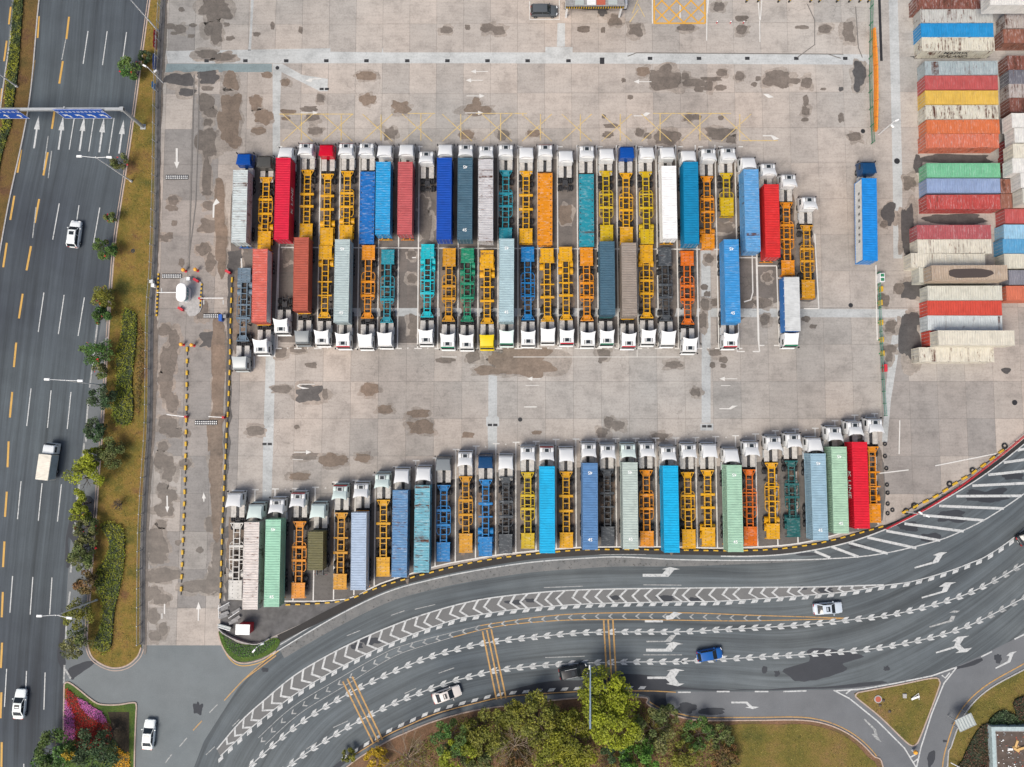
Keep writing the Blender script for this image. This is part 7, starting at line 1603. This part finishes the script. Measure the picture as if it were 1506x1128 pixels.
def boom(px, px2, label, teeth=True):
    a, b = P(*px), P(*px2); d = b - a; L = d.length
    o = ob('barrier_gate', None, None, (a.x, a.y, TOPZ), math.atan2(d.y, d.x), label=label, cat='barrier gate', group='boom barriers at the gate')
    ob('housing', MB().cbox(-0.1, 0, 0.5, 0.36, 0.36, 1.0, 0.03).mesh('housing', 'red_plain'), o)
    am = ob('boom', MB().box(L / 2, 0, 0.95, L, 0.10, 0.10).mesh('boom', 'white_plain'), o)
    return o
boom(zb(600, 675), zb(325, 675), 'white boom barrier left of the booth'); boom(zb(915, 752), zb(1240, 752), 'white boom barrier right of the booth')
boom((330, 614), (310, 613), 'short white boom barrier across the exit lane'); boom((275, 613), (249, 610), 'white boom barrier across the left lane below')
for px in [[zb(355, 600), zb(360, 665)], [zb(940, 765), zb(940, 825)], [zb(1208, 765), zb(1208, 825)]]: lmark('bay_line', px, 0.16, 'white_line', yard, ZY)
for i, (x, y, lb) in enumerate([(850, 500, 'above the booth'), (640, 895, 'below the booth'), (1290, 385, 'beside the barrier line at right of the lanes')]):
    o = ob('fire_point', None, None, P(*zb(x, y)), 2.6, label=f'red equipment box {lb}', cat='box', group='red equipment boxes at the gate')
    ob('body', shared('rb', lambda: MB().cbox(0, 0, 0.4, 0.9, 0.36, 0.8, 0.05).mesh('body', 'red_plain')), o); ob('lid', shared('rl', lambda: MB().cbox(0, 0, 0.82, 0.96, 0.42, 0.05, 0.02).mesh('lid', 'red_plain')), o)
def stripes(a, b, label):
    pa, pb = P(*a), P(*b); d = pb - pa; L = d.length; n = int(L / 0.34)
    o = ob('striped_kerb', None, None, (pa.x, pa.y, TOPZ), math.atan2(d.y, d.x), label=label, cat='kerb', group='yellow and black striped kerbs')
    for m_, off, nm in (('yellow_plain', 0, 'yellow_stripe'), ('black_plain', 1, 'black_stripe')):
        me = MB().loft([[(x, -0.13, 0), (x, 0.13, 0), (x, 0.13, 0.22), (x, -0.13, 0.22)] for x in (0, 0.33)], True, True, True).mesh(nm, m_)
        for k in range(off, n, 2): ob(nm, me, o, (k * L / n, 0, 0))
stripes(zb(318, 400), zb(290, 990), 'yellow and black striped kerb along the fence at the gate'); stripes(zb(915, 540), zb(893, 880), 'yellow and black striped kerb on the booth island')
def hump(px0, px1, label):
    pa, pb = P(*px0), P(*px1); L = (pb - pa).length
    o = ob('speed_hump', None, None, (pa.x, pa.y, TOPZ + 0.07), math.atan2(pb.y - pa.y, pb.x - pa.x), label=label, cat='speed hump', group='speed humps in the gate lanes')
    ob('base', MB().loft([[(x, -0.42, 0), (x, 0.42, 0), (x, 0.22, 0.06), (x, -0.22, 0.06)] for x in (0, L)], True, True, True).mesh('base', 'black_plain'), o)
    n = int(L / 0.30); sm = shared('hs', lambda: MB().box(0, 0, 0.064, 0.17, 0.2, 0.012).mesh('stud', 'white_steel'))
    for k in range(2 * n): ob('stud', sm, o, ((k // 2 + 0.5) * L / n, 0.17 if k % 2 else -0.17, 0))
hump((244, 261), (277, 261), 'dark speed hump under the upper white arrow'); hump(zb(365, 435), zb(635, 435), 'dark speed hump at the gate left lane'); hump(zb(935, 985), zb(1170, 985), 'dark speed hump at the gate right lane'); hump((287, 621.5), (320, 621.5), 'dark speed hump in the lower right lane')
for i, (x, y, m_, lb) in enumerate([(1195, 1020, 'blue_plain', 'blue waste bin beside the right gate lane'), (245, 520, 'white_plain', 'small white box on the fence side of the gate'), (268, 575, 'white_plain', 'second small white box on the fence side of the gate'), (755, 487, 'white_plain', 'small white cabinet above the booth'), (1255, 1000, 'scrap', 'grey machine cabinet right of the gate lane')]):
    o = ob('cabinet', None, None, P(*zb(x, y)), label=lb, cat='cabinet'); ob('body', MB().cbox(0, 0, 0.5, 0.5, 0.55 if i else 1.1, 1.0, 0.05).mesh('body', m_), o); ob('lid', MB().cbox(0, 0, 1.02, 0.55, 0.6 if i else 1.15, 0.05, 0.02).mesh('lid', m_), o)
# gate canopy and bins at the top edge
a = P(832, 12, 4.2); b = P(918, 12, 4.2)
r = ob('gate_canopy', None, None, ((a.x + b.x) / 2, a.y, TOPZ), label='gate canopy with striped edge cut off by the top of the picture', cat='canopy')
W2 = (b.x - a.x)
ob('roof', MB().box(0, 3.2, 4.1, W2, 6.0, 0.3).mesh('roof', 'scrap'), r); ob('fascia', MB().box(0, 0.16, 4.1, W2, 0.08, 0.5).mesh('fascia', 'black_plain'), r)
for k in range(24): ob('stripe', shared('cst', lambda: MB().box(0, 0.10, 4.1, 0.16, 0.05, 0.5).mesh('stripe', 'yellow_plain')), r, (-W2 / 2 + (k + 0.5) * W2 / 24, 0, 0))
for i, (x, m_) in enumerate([(-2.6, 'roof_panel'), (-0.6, 'white_steel'), (1.0, 'tile_red'), (3.0, 'roof_panel')]): ob('roof_panel', MB().box(x, 1.5, 4.28, 1.5, 2.0, 0.05).mesh('roof_panel', m_), r)
for x in (-W2 / 2 + 0.3, W2 / 2 - 0.3): ob('column', MB().box(x, 0.8, 2.0, 0.3, 0.3, 4.0).mesh('column', 'white_steel'), r)
for x, lb in [(833, 'left'), (919, 'right')]:
    o = ob('gate_pillar', None, None, P(x, 10), label=f'white gate pillar at the {lb} end of the canopy', cat='pillar', group='gate pillars'); ob('body', MB().cbox(0, 0, 0.8, 0.45, 1.0, 1.6, 0.04).mesh('body', 'white_plain'), o); ob('foot', MB().cbox(0, 0, 0.1, 0.6, 1.15, 0.2, 0.04).mesh('foot', 'black_plain'), o)
for i, x in enumerate([1097, 1114, 1144, 1160, 1191, 1204, 1230, 1248, 1263, 1276]):
    o = ob('bollard', None, None, P(x, 3), label=f'yellow-topped bollard at the upper right edge, {ordinal(i)} from left', cat='bollard', group='bollards at the upper right edge')
    ob('shaft', shared('bs', lambda: MB().tube((0, 0, 0), (0, 0, 0.8), 0.16, 0.15, 10).mesh('shaft', 'black_plain')), o); ob('cap', shared('bc', lambda: MB().tube((0, 0, 0.8), (0, 0, 1.0), 0.2, 0.14, 10).mesh('cap', 'yellow_plain')), o)
for i, x in enumerate([1054, 1074, 1093]):
    o = ob('stud_post', None, None, P(x, 34), label=f'small red-white post right of the yellow grid box, {ordinal(i)} from left', cat='bollard', group='small posts by the yellow box'); ob('shaft', shared('ss', lambda: MB().tube((0, 0, 0), (0, 0, 0.5), 0.11, 0.10, 8).mesh('shaft', 'red_plain')), o); ob('cap', shared('sc2', lambda: MB().tube((0, 0, 0.5), (0, 0, 0.6), 0.12, 0.1, 8).mesh('cap', 'white_plain')), o)
# corner shed and scrap
p = P(364, 921, 0)
r = ob('guard_shed', None, None, (p.x, p.y, TOPZ), -0.02, label='small shed with white roof and red sides in the yard corner', cat='shed')
ob('wall', MB().box(0.1, 0, 1.1, 1.9, 1.45, 2.2).mesh('wall', 'red_plain'), r)
ob('roof', MB().cbox(0, 0, 2.24, 2.3, 1.65, 0.10, 0.02).box(0, 0, 2.30, 0.04, 1.6, 0.03).box(0, 0, 2.30, 2.2, 0.04, 0.03).mesh('roof', 'white_plain'), r); ob('door', MB().box(0.3, -0.74, 1.0, 0.8, 0.03, 1.9).mesh('door', 'white_steel'), r)
r = ob('scrap_panel_heap', None, None, P(336, 902, TOPZ), label='heap of grey metal panels and frames in the yard corner', cat='scrap heap')
rg = random.Random(4)
for k in range(7): ob('panel', MB().box(0, 0, 0, 1.5, 0.5, 0.04).mesh('panel', 'scrap'), r, (rg.uniform(-1.2, 1.6), 1.2 - k * 0.4, 0.15 + 0.07 * k), rot=(rg.uniform(-0.2, 0.2), 0.1, 0.45 + rg.uniform(-0.2, 0.2)))
for k, (x, y, a_) in enumerate([(-1.4, 0.4, 1.6), (-0.6, 1.4, 0.5), (-0.4, -1.9, -0.25), (1.2, 0.0, 0.6)]): ob('pipe', MB().tube((-1.1, 0, 0.5), (1.1, 0, 0.65), 0.06).mesh('pipe', 'white_steel'), r, (x, y, 0.1 * k), a_)
r = ob('bench_frame', None, None, P(332, 921, TOPZ), -0.3, label='white-edged steel trough below the panel heap', cat='trough')
ob('tray', MB().box(0, 0, 0.5, 2.1, 0.55, 0.08).mesh('tray', 'roof_panel'), r); ob('edge', MB().box(0, -0.3, 0.56, 2.2, 0.1, 0.12).mesh('edge', 'white_plain'), r)
for s in (-0.9, 0.9): ob('leg', MB().box(s, 0, 0.24, 0.1, 0.4, 0.48).mesh('leg', 'scrap'), r)
wl = band(Wp([(322, 921), (330, 930), (345, 938), (362, 944), (380, 946), (398, 938)], 3), 0.12, 0.7, 0.0); ob('low_wall', wl.mesh('low_wall', 'kerb_grey'), label='low grey wall curving above the yard corner lawn', cat='wall')
# shelter on the right bank
p = P(1420, 1062.5, 2.6); r = ob('roadside_shelter', None, None, (p.x, p.y, 0.08), 0.42, label='grey corrugated shelter roof beside the slip road', cat='shelter')
mb = MB(); n = 12
mb.loft([[(-1.4 + 2.8 * k / n, y, 2.5 + (0.06 if k % 2 else 0)) for k in range(n + 1)] for y in (-0.95, 0.95)], False); me = mb.mesh('roof', 'roof_panel')
ob('roof', me, r); ob('roof_edge', MB().box(0, -0.97, 2.5, 2.85, 0.06, 0.14).box(0, 0.97, 2.5, 2.85, 0.06, 0.14).box(-1.42, 0, 2.5, 0.06, 1.9, 0.12).box(1.42, 0, 2.5, 0.06, 1.9, 0.12).mesh('roof_edge', 'steel'), r)
for sx in (-1.2, 1.2):
    for sy in (-0.75, 0.75): ob('post', shared('shp', lambda: MB().box(0, 0, 1.25, 0.1, 0.1, 2.5).mesh('post', 'steel')), r, (sx, sy, 0))
# walled flat roof at bottom right
p = P(1458, 1069, 1.5); p.z = -1.9; Lx, Ly = 12.0, 11.0
r = ob('flat_roof_building', None, None, (p.x, p.y, p.z), 0.0, label='low building with pale parapet and littered brown roof, bottom right corner', cat='building')
ob('wall', MB().box(Lx / 2, -Ly / 2, 1.5, Lx, Ly, 3.0).mesh('wall', 'parapet'), r); ob('roof', MB().box(Lx / 2, -Ly / 2, 3.03, Lx - 1.2, Ly - 1.2, 0.06).mesh('roof', 'roof_deck'), r)
ob('parapet', MB().box(Lx / 2, -0.3, 3.2, Lx, 0.6, 0.4).box(0.3, -Ly / 2 - 0.3, 3.2, 0.6, Ly - 0.6, 0.4).box(Lx - 0.3, -Ly / 2 - 0.3, 3.2, 0.6, Ly - 0.6, 0.4).mesh('parapet', 'parapet'), r)
ob('inner_ledge', MB().box(Lx / 2, -0.72, 3.12, Lx - 1.3, 0.2, 0.2).box(0.72, -Ly / 2 - 0.3, 3.12, 0.2, Ly - 1.6, 0.2).mesh('inner_ledge', 'scrap'), r)
rg = random.Random(12); lm = MB()
for k in range(90): lm.box(rg.uniform(1, 6), -rg.uniform(1, 7), 3.1, rg.uniform(0.05, 0.22), rg.uniform(0.05, 0.22), 0.05, rg.choice([0, 1, 2]))
ob('litter', lm.mesh('litter', ['white_plain', 'scrap', 'tile_red']), r, kind='stuff')
plain('timber', (0.62, 0.40, 0.16), 0.7)
for k, (x, y, a_, l) in enumerate([(4.1, -3.3, 0.0, 1.4), (4.0, -2.7, 1.2, 1.1), (3.9, -3.6, -0.6, 1.0), (4.6, -3.4, 0.3, 1.2)]): ob('timber_board', MB().box(0, 0, 0.05, l, 0.36, 0.06).mesh('timber_board', 'timber'), r, (x, y, 3.08 + 0.07 * k), a_)
ob('basin', MB().cbox(0, 0, 0.15, 0.7, 0.35, 0.3, 0.05).mesh('basin', 'white_plain'), r, (3.0, -3.5, 3.06))
ob('pipe', MB().tube((-0.9, 0.45, 0.5), (0.9, -0.45, 0.7), 0.07).mesh('pipe', 'white_steel'), label='white pipe lying in the red-brown brush', cat='pipe', loc=P(1404, 1124, 0.3))
# things on the triangular island
o = ob('manhole_ring', MB().tube((0, 0, 0), (0, 0, 0.14), 0.62, 0.62, 20, 0).tube((0, 0, 0.14), (0, 0, 0.16), 0.46, 0.46, 18, 1).mesh('manhole_ring', ['kerb_grey', 'tile_red']), None, P(1291, 1028, 0.10), label='round brick manhole ring on the triangular island', cat='manhole cover')
o = ob('hoarding', None, None, P(1345, 1025, 0.1), 0.35, label='white folded sign frame lying on the triangular island', cat='sign'); ob('panel', MB().box(0, 0, 0.25, 1.4, 0.35, 0.05).mesh('panel', 'white_plain'), o, rot=(0.3, 0, 0)); ob('frame', MB().tube((-0.7, 0, 0.2), (0.7, 0.5, 0.4), 0.04).tube((0.7, 0.5, 0.4), (0.5, -0.6, 0.1), 0.04).mesh('frame', 'white_steel'), o)
o = ob('stone_slab', MB().cbox(0, 0, 0.12, 0.6, 0.7, 0.24, 0.03).mesh('stone_slab', 'kerb_grey'), None, P(1330, 1023, 0.1), label='grey square block on the triangular island', cat='block')
o = ob('road_beacon', None, None, P(1342, 1103, 0.0), label='yellow-topped beacon at the lower tip of the triangular island', cat='beacon'); ob('post', MB().tube((0, 0, 0), (0, 0, 0.9), 0.2, 0.16, 10).mesh('post', 'white_steel'), o); ob('dome', MB().loft([[(rr * math.cos(2 * math.pi * k / 14), rr * math.sin(2 * math.pi * k / 14), z) for k in range(14)] for rr, z in ((0.34, 0.9), (0.36, 1.05), (0.2, 1.25))], True, True, True).mesh('dome', 'beacon_orange', 50), o)
for i, (x, y) in enumerate([(1299, 1030), (1294, 1037), (1308, 1046)]): ob('dark_rock', MB().loft([[(rr * (0.26 + 0.07 * math.sin(k * 2.1 + i)) * math.cos(2 * math.pi * k / 9), rr * 0.26 * math.sin(2 * math.pi * k / 9), z) for k in range(9)] for rr, z in ((1, 0), (0.9, 0.14), (0.4, 0.22))], True, True, True).mesh('dark_rock', 'bark', 60), None, P(x, y, 0.1), label=f'dark clod on the triangular island grass, {["first", "second", "third"][i]} from the top', cat='clod', group='dark clods on the island')
